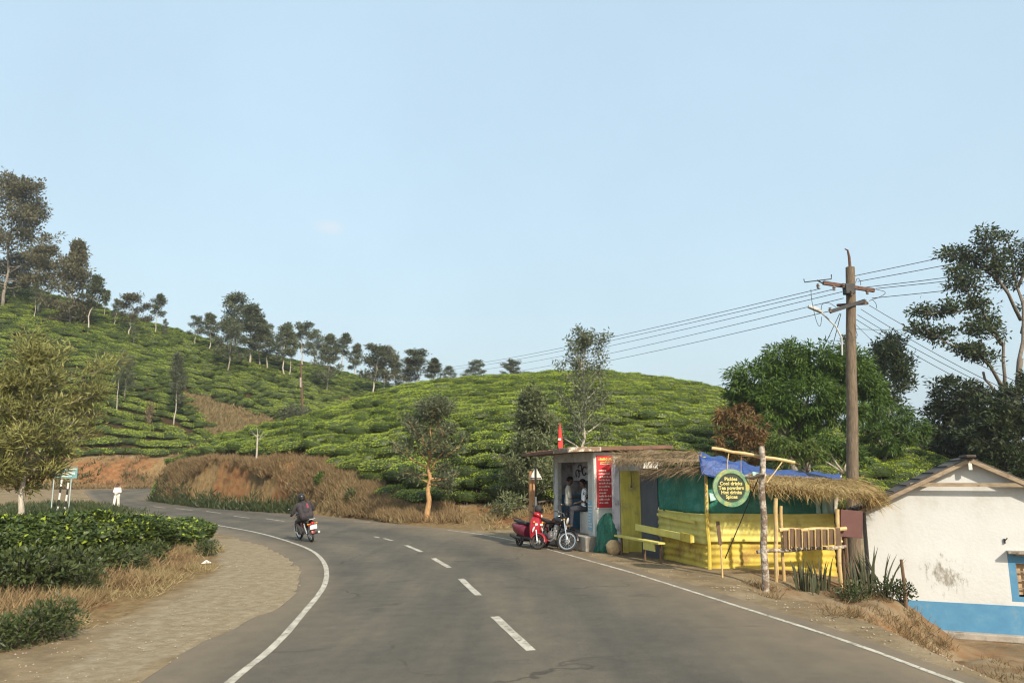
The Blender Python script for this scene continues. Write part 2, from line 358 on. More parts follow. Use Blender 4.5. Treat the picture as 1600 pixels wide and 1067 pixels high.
def asphalt():
    m, t, b = newmat('asphalt'); N = t.nodes.new; L = t.links.new
    tc = N('ShaderNodeTexCoord')
    def nz(scale, det, st=None):
        mp = N('ShaderNodeMapping'); L(tc.outputs['Object'], mp.inputs[0])
        if st: mp.inputs['Scale'].default_value = st; mp.inputs['Rotation'].default_value = (0, 0, R(-14))
        n = N('ShaderNodeTexNoise'); n.inputs['Scale'].default_value = scale; n.inputs['Detail'].default_value = det; n.inputs['Roughness'].default_value = 0.65
        L(mp.outputs[0], n.inputs[0]); return n.outputs[0]
    def rp(x, p0, c0, p1, c1):
        r = N('ShaderNodeValToRGB'); r.color_ramp.elements[0].position = p0; r.color_ramp.elements[1].position = p1
        r.color_ramp.elements[0].color = (*c0, 1); r.color_ramp.elements[1].color = (*c1, 1); L(x, r.inputs[0]); return r.outputs[0]
    def mix(f, a, bb, mode='MIX'):
        x = N('ShaderNodeMix'); x.data_type = 'RGBA'; x.blend_type = mode
        if isinstance(f, float): x.inputs[0].default_value = f
        else: L(f, x.inputs[0])
        L(a, x.inputs[6]); L(bb, x.inputs[7]); return x.outputs[2]
    fine = rp(nz(95, 5), 0.32, (0.066, 0.058, 0.045), 0.70, (0.182, 0.160, 0.122))
    big = rp(nz(0.22, 5), 0.35, (0.80, 0.80, 0.82), 0.7, (1.12, 1.10, 1.04))
    c = mix(1.0, fine, big, 'MULTIPLY')
    streak = rp(nz(1.0, 4, (0.9, 0.10, 1)), 0.42, (0.82, 0.83, 0.85), 0.62, (1.12, 1.09, 1.04))
    c = mix(0.8, c, streak, 'MULTIPLY')
    la = N('ShaderNodeAttribute'); la.attribute_name = 'lateral'
    wv_ = N('ShaderNodeMath'); wv_.operation = 'SINE'; wm2 = N('ShaderNodeMath'); wm2.operation = 'MULTIPLY_ADD'; L(la.outputs['Fac'], wm2.inputs[0]); wm2.inputs[1].default_value = 25.1; wn2 = N('ShaderNodeMath'); wn2.operation = 'MULTIPLY'; wn2.inputs[1].default_value = 2.6; L(nz(0.35, 4), wn2.inputs[0]); L(wn2.outputs[0], wm2.inputs[2]); L(wm2.outputs[0], wv_.inputs[0])
    tr_ = N('ShaderNodeMapRange'); tr_.inputs[1].default_value = -1; tr_.inputs[2].default_value = 1; L(wv_.outputs[0], tr_.inputs[0])
    c = mix(0.55, c, rp(tr_.outputs[0], 0.15, (0.84, 0.85, 0.87), 0.8, (1.13, 1.11, 1.07)), 'MULTIPLY')
    # tar-sealed cracks and a few repaired patches
    vz = N('ShaderNodeTexVoronoi'); vz.feature = 'DISTANCE_TO_EDGE'; vz.inputs['Scale'].default_value = 0.33; wp = N('ShaderNodeVectorMath'); wp.operation = 'ADD'; wnz = N('ShaderNodeTexNoise'); wnz.inputs['Scale'].default_value = 1.4; wnz.inputs['Detail'].default_value = 6; L(tc.outputs['Object'], wnz.inputs[0]); L(tc.outputs['Object'], wp.inputs[0]); L(wnz.outputs['Color'], wp.inputs[1]); L(wp.outputs[0], vz.inputs[0])
    ck = rp(vz.outputs['Distance'], 0.004, (0.55, 0.55, 0.56), 0.012, (1, 1, 1)); ckm = rp(nz(0.18, 3), 0.5, (0, 0, 0), 0.58, (1, 1, 1)); c = mix(ckm, c, mix(1.0, c, ck, 'MULTIPLY'))
    pt = rp(nz(0.3, 2), 0.60, (1, 1, 1), 0.612, (0.86, 0.87, 0.89)); c = mix(1.0, c, pt, 'MULTIPLY')
    blot = rp(nz(3.2, 7), 0.3, (0.86, 0.86, 0.86), 0.7, (1.14, 1.13, 1.11)); c = mix(1.0, c, blot, 'MULTIPLY')
    # dust drifted in from the right-hand shoulder and the junction
    at = N('ShaderNodeAttribute'); at.attribute_name = 'dust'
    dm = N('ShaderNodeMath'); dm.operation = 'MULTIPLY'; L(at.outputs['Fac'], dm.inputs[0]); L(nz(1.4, 6), dm.inputs[1])
    du = N('ShaderNodeRGB'); du.outputs[0].default_value = (0.25, 0.185, 0.115, 1)
    c = mix(dm.outputs[0], c, du.outputs[0])
    # oil and tar spots
    vo = nz(0.85, 3, (0.45, 1.6, 1)); sp = rp(vo, 0.66, (1, 1, 1), 0.74, (0.62, 0.62, 0.64)); c = mix(1.0, c, sp, 'MULTIPLY')
    # pale grit specks
    g2 = rp(nz(38, 2), 0.70, (0, 0, 0), 0.78, (0.10, 0.09, 0.075)); c = mix(0.7, c, g2, 'ADD')
    L(c, b.inputs['Base Color']); b.inputs['Roughness'].default_value = 0.82; b.inputs['Specular IOR Level'].default_value = 0.25
    bp = N('ShaderNodeBump'); bp.inputs['Strength'].default_value = 0.35; bp.inputs['Distance'].default_value = 0.02; L(nz(140, 4), bp.inputs['Height']); L(bp.outputs[0], b.inputs['Normal'])
    return m
wr = np.broadcast_to(np.r_[0, np.linspace(0, 1, NC - 2), 1][None, :], (NO, NC)).ravel()
dust = np.clip(ss(0.66, 1.0, wr) * 1.0 + ss(0.16, 0.0, wr) * 0.8, 0, 1)
road = obj('road', npmesh('road', RV, RQ, asphalt(), attrs={'dust': dust, 'lateral': wr})); tag(road, kind='structure')
# bevelled edge of the asphalt
paint = mat('road_paint', (0.50, 0.455, 0.365), (0.30, 0.265, 0.205), 3.5, 0.8, lo=0.42, hi=0.66, dirt=(0.15, 0.13, 0.10), dscale=14, dlo=0.54, dhi=0.62)
def ribbon(P, w, name, gaps=None, dz=0.004):
    """painted line along a polyline as a thin sheet over the asphalt"""
    P = resample(P, max(2, int(sum(np.linalg.norm(np.diff(np.array([[p[0], p[1]] for p in P]), axis=0), axis=1)) / 0.25)))
    T = np.gradient(P, axis=0); T /= np.linalg.norm(T, axis=1, keepdims=True); Nn = np.stack([-T[:, 1], T[:, 0]], 1)
    k = np.arange(len(P)); wl = w * (0.5 + 0.10 * (noise2(k, k * 0, 1.3, 9) - .5)); wr2 = w * (0.5 + 0.10 * (noise2(k, k * 0, 1.1, 19) - .5))
    a = P + Nn * wl[:, None]; b = P - Nn * wr2[:, None]
    V = np.concatenate([np.c_[a, G(a[:, 0], a[:, 1]) + dz], np.c_[b, G(b[:, 0], b[:, 1]) + dz]]); n = len(P)
    Q = np.stack([np.arange(n - 1), np.arange(1, n), np.arange(1, n) + n, np.arange(n - 1) + n], 1)
    return obj(name, npmesh(name, V, Q, paint), road)
ll = chaikin([Vector((p.x, p.y, 0)) for p in [V2(-2.5, 1), V2(-3.05, 6)] + [gp(u, v) for u, v in [(355, 1067), (430, 1010), (478, 953), (505, 921), (512, 896), (506, 876), (488, 859), (450, 845), (405, 832), (350, 822), (310, 815.5)]]])
o = ribbon(ll, 0.115, 'edge_line'); o['label'] = 'worn white line along the inside of the bend'
rl = chaikin([Vector((p.x, p.y, 0)) for p in [V2(5.75, 2), V2(5.2, 6)] + [gp(u, v) for u, v in [(1500, 1067), (1330, 1003), (1160, 949), (1000, 898), (900, 870), (830, 850), (760, 835.5), (700, 828)]]])
o = ribbon(rl, 0.085, 'edge_line'); o['label'] = 'thin white line along the right edge of the road'
for a, b in [((600, 841), (613, 844.5)), ((634, 851.5), (659, 862)), ((677, 872), (702, 886.5)), ((720, 904), (748, 930)), ((773, 963), (830, 1016)), ((585, 838), (592, 840)), ((415, 810), (444, 814)), ((365, 806), (390, 809)), ((322, 798.5), (345, 801.5)), ((553, 814.5), (578, 815.5)), ((275, 794), (300, 797)), ((240, 791), (258, 793.5))]:
    ribbon([gp(*a), gp((a[0] + b[0]) / 2, (a[1] + b[1]) / 2), gp(*b)], 0.135 if a[1] > 850 else 0.115, 'lane_dash')
for pts in [[(315, 816), (322, 817.2)], [(330, 818.8), (338, 820)]]:
    pass
far = [gp(u, v) for u, v in [(135, 771.5), (160, 768.5), (200, 766.6), (240, 764.4)]]; ribbon(chaikin([Vector((p.x, p.y, 0)) for p in far]), 0.14, 'edge_line')
for a, b in [((204, 772.4), (213, 771.8)), ((232, 770.6), (243, 770))]: ribbon([gp(*a), gp(*b)], 0.14, 'lane_dash')

# ------------------------------------------------------------------ the ground: one sheet with the two tea hills, the cut banks and the shoulders
ys = np.concatenate([np.linspace(-30, 7, 26)[:-1], np.linspace(7, 34, 130)[:-1], np.linspace(34, 72, 110)[:-1], np.linspace(72, 170, 110)[:-1], 170 * (1500 / 170) ** np.linspace(0, 1, 22)])
avs = np.linspace(-1.06, 1.06, 430)
Y, Aa = np.meshgrid(ys, avs, indexing='ij'); X = Aa * (Y + 42) * np.where(np.abs(Aa) > 0.9, 1 + (np.abs(Aa) - 0.9) * 8, 1)
Z = H(X, Y)
inr = inpoly(X, Y, road_poly)
near = (Y < 115)
Z = np.where(inr, G(X, Y) - 0.05, Z - 0.006 + near * (fbm(X, Y, 0.9, 21) - 0.47) * 0.05 * (1 - ss(60, 100, Y)))
rough_bank = ss(4.9, 5.6, X) * (1 - ss(8.6, 9.6, X)) * ss(10.5, 12.5, Y) * (1 - ss(16.3, 17.2, Y))
Z = Z + rough_bank * ~inr * ((fbm(X, Y, .8, 171) - .47) * .34)
far_hill = ss(200, 700, Y) * (20 + 45 * fbm(X, Y, 260, 31)) * 0.5
Z = Z + far_hill * (np.abs(X) > -1)
g = G(X, Y); hg = Z - g
U_, V_ = pix_of(X, np.maximum(Y, 2), Z)
wedge_poly = [(278, 612), (345, 632), (402, 650), (434, 662), (436, 680), (390, 700), (330, 718), (288, 716), (292, 704), (330, 694), (322, 664), (300, 640)]
wedge = inpoly(U_, V_, wedge_poly) & (Y > 80) & (Y < 140)
a_ = X / np.maximum(Y, 1)
DbA, wbA = col(A_, 2, a_), col(A_, 4, a_); DbB, wbB = col(B_, 2, a_), col(B_, 4, a_)
bankA = ((Y > DbA - 2.5) & (Y < DbA + wbA + 0.8) & (a_ > az(236)) & (a_ < az(880)))
bankB = ((Y > DbB - 2) & (Y < DbB + wbB + 0.8) & (a_ < az(345)))
n1 = fbm(X, Y, 5.0, 41); n2 = fbm(X, Y, 1.6, 51)
xl = np.interp(Y, [0, 10.8, 13, 19, 23, 28.6, 33, 40], [-9.5, -7.4, -6.9, -7.8, -9.0, -11.8, -17, -26])
soil = np.clip(bankB * ss(0.42, 0.55, n1) + bankA * ss(0.50, 0.62, n1) * 0.62 + ss(4.4, 5.6, X + (n2 - .5) * 2) * ss(9.5, 12, Y) * (1 - ss(19, 25, Y)) * 0.42 + (bankA & (a_ > az(700))) * 0.2 + ((X < xl) & (Y < 26) & (Y > 5)) * ss(0.44, 0.60, n2) * 0.5, 0, 1)
dry = np.clip(wedge * 1.0 + bankA * 0.85 + bankB * 0.75 + ((X < xl + 0.5) & (Y < 30)) * 0.7 + ((X > 8) & (Y < 24)) * 0.1, 0, 1)
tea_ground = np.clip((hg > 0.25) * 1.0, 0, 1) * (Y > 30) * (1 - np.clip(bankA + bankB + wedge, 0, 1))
gpoly = [tuple(gp(u, v)[:2]) for u, v in [(180, 1067), (300, 1010), (420, 957), (480, 922), (480, 890), (440, 857), (375, 840), (322, 842), (335, 862), (345, 890), (300, 925), (230, 960), (150, 1010), (60, 1067)]]
grav = inpoly(X, Y, gpoly) * 1.0
def blur(M, n=2):
    M = M.astype(float)
    for _ in range(n):
        P = np.pad(M, 1, mode='edge'); M = (P[1:-1, 1:-1] * 2 + P[:-2, 1:-1] + P[2:, 1:-1] + P[1:-1, :-2] + P[1:-1, 2:]) / 6
    return M
def ground_mat():
    m, t, b = newmat('ground_soil'); N = t.nodes.new; L = t.links.new
    tc = N('ShaderNodeTexCoord')
    def nz(scale, det=6, st=None):
        mp = N('ShaderNodeMapping'); L(tc.outputs['Object'], mp.inputs[0])
        if st: mp.inputs['Scale'].default_value = st
        n = N('ShaderNodeTexNoise'); n.inputs['Scale'].default_value = scale; n.inputs['Detail'].default_value = det; n.inputs['Roughness'].default_value = 0.68
        L(mp.outputs[0], n.inputs[0]); return n.outputs[0]
    def rp(x, *st):
        r = N('ShaderNodeValToRGB'); e = r.color_ramp.elements
        while len(e) < len(st): e.new(0.5)
        for q, (p, c) in zip(e, st): q.position = p; q.color = (*c, 1)
        L(x, r.inputs[0]); return r.outputs[0]
    def fac(name, x, lo=0.35, hi=0.65):
        a = N('ShaderNodeAttribute'); a.attribute_name = name
        s = N('ShaderNodeMath'); s.operation = 'SUBTRACT'; L(x, s.inputs[0]); s.inputs[1].default_value = 0.5
        ad = N('ShaderNodeMath'); ad.operation = 'MULTIPLY_ADD'; L(s.outputs[0], ad.inputs[0]); ad.inputs[1].default_value = 1.1; L(a.outputs['Fac'], ad.inputs[2])
        r = N('ShaderNodeMapRange'); r.inputs[1].default_value = lo; r.inputs[2].default_value = hi; L(ad.outputs[0], r.inputs[0]); return r.outputs[0]
    def mix(f, a, bb):
        x = N('ShaderNodeMix'); x.data_type = 'RGBA'; L(f, x.inputs[0]); L(a, x.inputs[6]); L(bb, x.inputs[7]); return x.outputs[2]
    med = nz(3.0); fine = nz(24.0)
    base = rp(nz(1.3, 8), (0.3, (0.175, 0.125, 0.072)), (0.52, (0.29, 0.215, 0.125)), (0.72, (0.40, 0.31, 0.195)))
    dryc = rp(nz(5, 8, (1, 1, 0.6)), (0.3, (0.12, 0.078, 0.036)), (0.5, (0.25, 0.165, 0.075)), (0.72, (0.36, 0.26, 0.13)))
    soilc = rp(nz(2.2, 8), (0.3, (0.13, 0.06, 0.028)), (0.5, (0.27, 0.13, 0.055)), (0.75, (0.38, 0.21, 0.09)))
    gravc = rp(nz(4.5, 14), (0.34, (0.26, 0.195, 0.115)), (0.5, (0.325, 0.255, 0.16)), (0.66, (0.40, 0.33, 0.22)))
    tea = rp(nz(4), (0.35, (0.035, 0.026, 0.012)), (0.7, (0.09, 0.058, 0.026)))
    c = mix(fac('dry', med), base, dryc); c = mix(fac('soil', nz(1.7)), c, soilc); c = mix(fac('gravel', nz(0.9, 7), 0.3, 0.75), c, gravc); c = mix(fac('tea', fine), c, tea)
    sp = rp(nz(55, 3), (0.60, (0.72, 0.72, 0.72)), (0.68, (1.0, 1.0, 1.0)), (0.74, (1.45, 1.42, 1.35)))
    x = N('ShaderNodeMix'); x.data_type = 'RGBA'; x.blend_type = 'MULTIPLY'; x.inputs[0].default_value = 0.8; L(c, x.inputs[6]); L(sp, x.inputs[7])
    L(x.outputs[2], b.inputs['Base Color']); b.inputs['Roughness'].default_value = 0.95; b.inputs['Specular IOR Level'].default_value = 0.1
    bp = N('ShaderNodeBump'); bp.inputs['Strength'].default_value = 0.6; bp.inputs['Distance'].default_value = 0.05; L(nz(11, 9), bp.inputs['Height']); L(bp.outputs[0], b.inputs['Normal'])
    return m
ni, nj = X.shape
ii, jj = np.meshgrid(np.arange(ni - 1), np.arange(nj - 1), indexing='ij')
Q = np.stack([ii * nj + jj, ii * nj + jj + 1, (ii + 1) * nj + jj + 1, (ii + 1) * nj + jj], -1).reshape(-1, 4)
GV = np.stack([X, Y, Z], -1).reshape(-1, 3)
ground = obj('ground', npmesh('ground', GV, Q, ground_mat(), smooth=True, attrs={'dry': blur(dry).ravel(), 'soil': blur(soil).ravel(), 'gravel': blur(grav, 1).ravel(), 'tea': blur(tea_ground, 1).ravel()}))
tag(ground, kind='structure')

# ------------------------------------------------------------------ tea
M_flush = leafmat('tea_young_leaf', (0.25, 0.325, 0.022), (0.47, 0.53, 0.060), 0.34)
M_teal = leafmat('tea_old_leaf', (0.036, 0.056, 0.012), (0.078, 0.110, 0.024), 0.18)
M_wood = mat('tea_wood', (0.10, 0.075, 0.05), (0.24, 0.20, 0.15), 9)
def bush_mesh(name, seed, n_top, n_side, L0, flat=0.55, sx=1.0, sy=0.8, h=0.8, stems=True, flush=0.88):
    """clipped tea bush: leafy cushion with a flat plucking table on bare stems"""
    global rng
    keep = rng; rng = np.random.default_rng(seed)
    ph = rng.random(4) * 6.3
    def rim(th): return 1 + 0.10 * np.sin(2 * th + ph[0]) + 0.08 * np.sin(3 * th + ph[1]) + 0.05 * np.sin(5 * th + ph[2])
    parts = []
    th = rng.random(n_top) * 6.283; r = np.sqrt(rng.random(n_top)) * 0.97; k = rim(th)
    zt = h * (1 - 0.42 * r ** 3.2) + rng.normal(size=n_top) * 0.022 + 0.03 * np.sin(r * 5 + th * 2 + ph[3])
    C = np.stack([sx * k * r * np.cos(th), sy * k * r * np.sin(th), zt - 0.03], 1)
    D = rng.normal(size=(n_top, 3)) * [.8, .8, .22] + np.stack([np.cos(th) * r * .5, np.sin(th) * r * .5, np.full(n_top, 0.12)], 1)
    V1, Q1, t1 = leafgeo(C, D, rdir(n_top) * 0.55 + np.stack([np.cos(th) * r ** 3 * .8, np.sin(th) * r ** 3 * .8, np.full(n_top, 1.0)], 1), L0 * rng.uniform(.7, 1.25, n_top), L0 * 0.56, .28 + .45 * rng.random(n_top))
    th = rng.random(n_side) * 6.283; k = rim(th); q = rng.random(n_side) ** 0.8
    zz = h * (0.10 + 0.55 * q); rr = 0.80 + 0.22 * np.sin(np.clip(q, 0, 1) * 1.5) - rng.random(n_side) * 0.12
    C = np.stack([sx * k * rr * np.cos(th), sy * k * rr * np.sin(th), zz], 1)
    D = np.stack([np.cos(th), np.sin(th), np.full(n_side, 0.15)], 1) + rng.normal(size=(n_side, 3)) * 0.55
    V2_, Q2, t2 = leafgeo(C, D, rdir(n_side) * 0.7 + [0, 0, 0.7], L0 * rng.uniform(.8, 1.4, n_side), L0 * 0.5)
    # inner dark body so that the bush is not see-through
    b = MB(); n = 14; rings = []
    for hh, s in ((0.16, 0.62), (0.34, 0.80), (0.55, 0.90), (0.78, 0.76), (0.90, 0.5)):
        rings.append([(sx * s * rim(2 * math.pi * j / n) * math.cos(2 * math.pi * j / n), sy * s * rim(2 * math.pi * j / n) * math.sin(2 * math.pi * j / n), h * hh) for j in range(n)])
    b.loft(rings)
    if stems:
        for j in range(5):
            a = j * 1.256 + ph[0]
            b.tube([(0.15 * math.cos(a), 0.12 * math.sin(a), -0.25), (0.22 * math.cos(a + .3), 0.2 * math.sin(a + .3), 0.1), (sx * .5 * math.cos(a), sy * .5 * math.sin(a), h * 0.34)], [.03, .024, .014], 5, 1)
    nb = len(b.v)
    tri = [f for f in b.f]
    V = np.concatenate([np.array(b.v), V1, V2_]); tints = np.concatenate([np.full(nb, 0.2), t1, t2])
    me = bpy.data.meshes.new(name)
    faces = tri + (Q1 + nb).tolist() + (Q2 + nb + len(V1)).tolist()
    me.from_pydata(V.tolist(), [], faces)
    for m in (M_teal, M_wood, M_flush): me.materials.append(m)
    mi = list(b.m) + [2 if x < flush else 0 for x in rng.random(len(Q1))] + [0 if x > 0.10 else 2 for x in rng.random(len(Q2))]
    me.polygons.foreach_set('material_index', mi); me.update()
    a = me.attributes.new('tint', 'FLOAT', 'POINT'); a.data.foreach_set('value', tints.astype(np.float32))
    rng = keep
    return me
bushN = [bush_mesh('tea_bush_mesh', 100 + i, 560, 240, 0.105, sx=1.16, sy=0.58) for i in range(5)]
# positions on the near mound: contour rows, gaps where pickers walk
ptsA = []
da = 0.0
a0, a1 = az(240), az(2050)
k = 0
while True:
    off = 0.75 + k * 1.30
    cnt = 0; a = a0 + rng.random() * 0.01
    while a < a1:
        Db, wb, Dc = float(col(A_, 2, a)), float(col(A_, 4, a)), float(col(A_, 1, a))
        D = Db + wb + off
        x = a * D
        wob = (float(noise2(x, D, 7.0, 61)) - .5) * 1.6
        y = D + wob + rng.normal() * 0.07
        step = 1.02 / max(D, 20) * rng.uniform(0.9, 1.15)
        if y < Dc + 3.0 and y > Db + wb + 0.3:
            cnt += 1
            gap = float(fbm(x, y * 1.3, 4.2, 71, 3))
            if gap < 0.70 and not (27 < y < 33.5 and 1 < x < 13):
                ptsA.append((x, y, rng.uniform(0.82, 1.14) * (1.0 if gap < .6 else 0.8), rng.normal() * 0.10))
        a += step
    k += 1
    if k > 60 or cnt == 0: break
ptsA = np.array(ptsA); zA = H(ptsA[:, 0], ptsA[:, 1])
ptsB = []
nrow = 38
for k in range(nrow):
    a = az(-260) + rng.random() * 0.01
    while a < az(720):
        Db, wb, Dc = float(col(B_, 2, a)), float(col(B_, 4, a)), float(col(B_, 1, a))
        D = Db + wb + 0.6 + (k / (nrow - 1)) * (Dc + 4 - Db - wb)
        x = a * D
        y = D + (float(noise2(x, D, 9.0, 81)) - .5) * 2.4 + rng.normal() * 0.12
        ptsB.append((x, y, rng.uniform(0.9, 1.25), 0.0)); a += 1.25 / D * rng.uniform(.9, 1.15)
ptsB = np.array(ptsB); zB = H(ptsB[:, 0], ptsB[:, 1])
ub, vb = pix_of(ptsB[:, 0], ptsB[:, 1], zB)
keepB = ~(inpoly(ub, vb, wedge_poly)) & (fbm(ptsB[:, 0], ptsB[:, 1], 5, 91, 3) < 0.67)
ptsB = ptsB[keepB]; zB = zB[keepB]
def slope_rot(x, y, jit):
    e = 0.6
    hx = (H(x + e, y) - H(x - e, y)) / (2 * e); hy = (H(x, y + e) - H(x, y - e)) / (2 * e)
    return hx, hy
# the 300 bushes that show largest, each a thing of its own
uA, vA = pix_of(ptsA[:, 0], ptsA[:, 1], zA)
vis = (uA > 236) & (uA < 1620)
shop = (uA > 840) & (uA < 1330) & (vA > 700)
order = np.argsort(ptsA[:, 1] + 1000 * (~vis) + 500 * shop)
single = order[:300]; rest = order[300:]
hx, hy = slope_rot(ptsA[:, 0], ptsA[:, 1], 0)
for n, i in enumerate(single):
    x, y, s, r = ptsA[i]
    o = obj('tea_bush', bushN[n % 5]); o.location = (x, y, zA[i] - 0.05); o.scale = (s, s, s * rng.uniform(.88, 1.12))
    o.rotation_euler = (hy[i] * 0.55, -hx[i] * 0.55, r + math.pi * (n % 2))
    tag(o, 'clipped green tea bush in the lower rows of the near tea mound', 'tea bush', 'tea bushes in the lower rows of the near mound')
def instancer(name, P, z, rx, ry, meshes, label):
    """one cover object: points carrying bush copies"""
    n = len(P); me = bpy.data.meshes.new(name); V = np.c_[P[:, 0], P[:, 1], z - 0.05].astype(np.float32)
    me.vertices.add(n); me.vertices.foreach_set('co', V.ravel()); me.update()
    def at(nm, ty, v, key):
        a = me.attributes.new(nm, ty, 'POINT'); a.data.foreach_set(key, np.asarray(v).ravel())
    at('sc', 'FLOAT', P[:, 2].astype(np.float32), 'value'); at('ro', 'FLOAT_VECTOR', np.stack([rx, ry, P[:, 3] + np.pi * (rng.random(n) > .5)], 1).astype(np.float32), 'vector')
    at('ix', 'INT', rng.integers(0, len(meshes), n).astype(np.int32), 'value')
    o = obj(name, me); tag(o, label, 'tea', kind='stuff')
    ng = bpy.data.node_groups.new(name, 'GeometryNodeTree')
    ng.interface.new_socket('Geometry', in_out='INPUT', socket_type='NodeSocketGeometry'); ng.interface.new_socket('Geometry', in_out='OUTPUT', socket_type='NodeSocketGeometry')
    N = ng.nodes.new; L = ng.links.new
    gi = N('NodeGroupInput'); go = N('NodeGroupOutput'); ip = N('GeometryNodeInstanceOnPoints'); jn = N('GeometryNodeGeometryToInstance')
    for m in meshes[::-1]:
        ob = bpy.data.objects.new(m.name + '_source', m)
        oi = N('GeometryNodeObjectInfo'); oi.inputs['Object'].default_value = ob; oi.inputs['As Instance'].default_value = False; L(oi.outputs['Geometry'], jn.inputs[0])
    def na(nm, ty, out):
        q = N('GeometryNodeInputNamedAttribute'); q.data_type = ty; q.inputs[0].default_value = nm; return q.outputs[0]
    ip.inputs['Pick Instance'].default_value = True
    L(gi.outputs[0], ip.inputs['Points']); L(jn.outputs[0], ip.inputs['Instance'])
    L(na('ix', 'INT', 0), ip.inputs['Instance Index']); L(na('ro', 'FLOAT_VECTOR', 0), ip.inputs['Rotation']); L(na('sc', 'FLOAT', 0), ip.inputs['Scale'])
    L(ip.outputs[0], go.inputs[0])
    md = o.modifiers.new('bushes', 'NODES'); md.node_group = ng
    return o
instancer('tea_field', ptsA[rest], zA[rest], hy[rest] * 0.55, -hx[rest] * 0.55, bushN, 'rows of clipped tea over the rounded near mound')
bushF = [bush_mesh('far_tea_bush_mesh', 200 + i, 330, 110, 0.145, sx=1.3, sy=0.56, flush=.70, stems=False) for i in range(4)]
hxb, hyb = slope_rot(ptsB[:, 0], ptsB[:, 1], 0)
instancer('tea_field', ptsB, zB, hyb * 0.6, -hxb * 0.6, bushF, 'slanting rows of clipped tea on the tall far left hill')
# ------------------------------------------------------------------ vegetation
M_bark = mat('bark_grey', (0.16, 0.13, 0.10), (0.34, 0.30, 0.24), 3, 0.9, bump=0.5, stretch=(4, 4, 1))
M_barkp = mat('bark_pale', (0.30, 0.26, 0.20), (0.55, 0.50, 0.41), 3, 0.9, bump=0.4, stretch=(4, 4, 1))
M_barkd = mat('bark_dark', (0.07, 0.055, 0.04), (0.16, 0.13, 0.10), 3, 0.9, bump=0.5, stretch=(4, 4, 1))
M_barkm = mat('bark_brown', (0.11, 0.088, 0.066), (0.23, 0.19, 0.15), 3, 0.9, bump=0.5, stretch=(4, 4, 1))
M_barkr = mat('bark_ochre_dust', (0.36, 0.19, 0.075), (0.52, 0.32, 0.15), 4, 0.9, bump=0.5, stretch=(3, 3, 1))
M_oak = leafmat('silver_oak_leaf', (0.078, 0.094, 0.045), (0.20, 0.215, 0.12), 0.38)
M_oakg = leafmat('silver_oak_leaf_pale', (0.065, 0.085, 0.032), (0.19, 0.205, 0.10), 0.3)
M_oakb = leafmat('silver_oak_leaf_brown', (0.085, 0.085, 0.040), (0.21, 0.185, 0.095), 0.36)
M_feather = leafmat('feathery_leaf', (0.10, 0.108, 0.020), (0.48, 0.45, 0.15), 0.4)
M_mango = leafmat('mango_leaf', (0.036, 0.075, 0.013), (0.11, 0.175, 0.028), 0.26, rough=0.45)
M_mangol = leafmat('mango_leaf_light', (0.07, 0.12, 0.02), (0.17, 0.21, 0.045), 0.28)
M_bronze = leafmat('mango_leaf_bronze', (0.085, 0.055, 0.022), (0.22, 0.125, 0.045), 0.28)
M_forest = leafmat('forest_leaf', (0.030, 0.046, 0.015), (0.085, 0.105, 0.040), 0.26)
M_grassd = leafmat('dry_grass', (0.17, 0.125, 0.060), (0.42, 0.33, 0.17), 0.3, rough=0.8, spec=0.1)
M_grassb = leafmat('brown_grass', (0.135, 0.090, 0.044), (0.36, 0.255, 0.135), 0.3, rough=0.85, spec=0.1)
M_weed = leafmat('weed_leaf', (0.035, 0.055, 0.016), (0.085, 0.105, 0.035), 0.25)
M_weedg = leafmat('weed_leaf_fresh', (0.05, 0.11, 0.015), (0.10, 0.20, 0.03), 0.3)

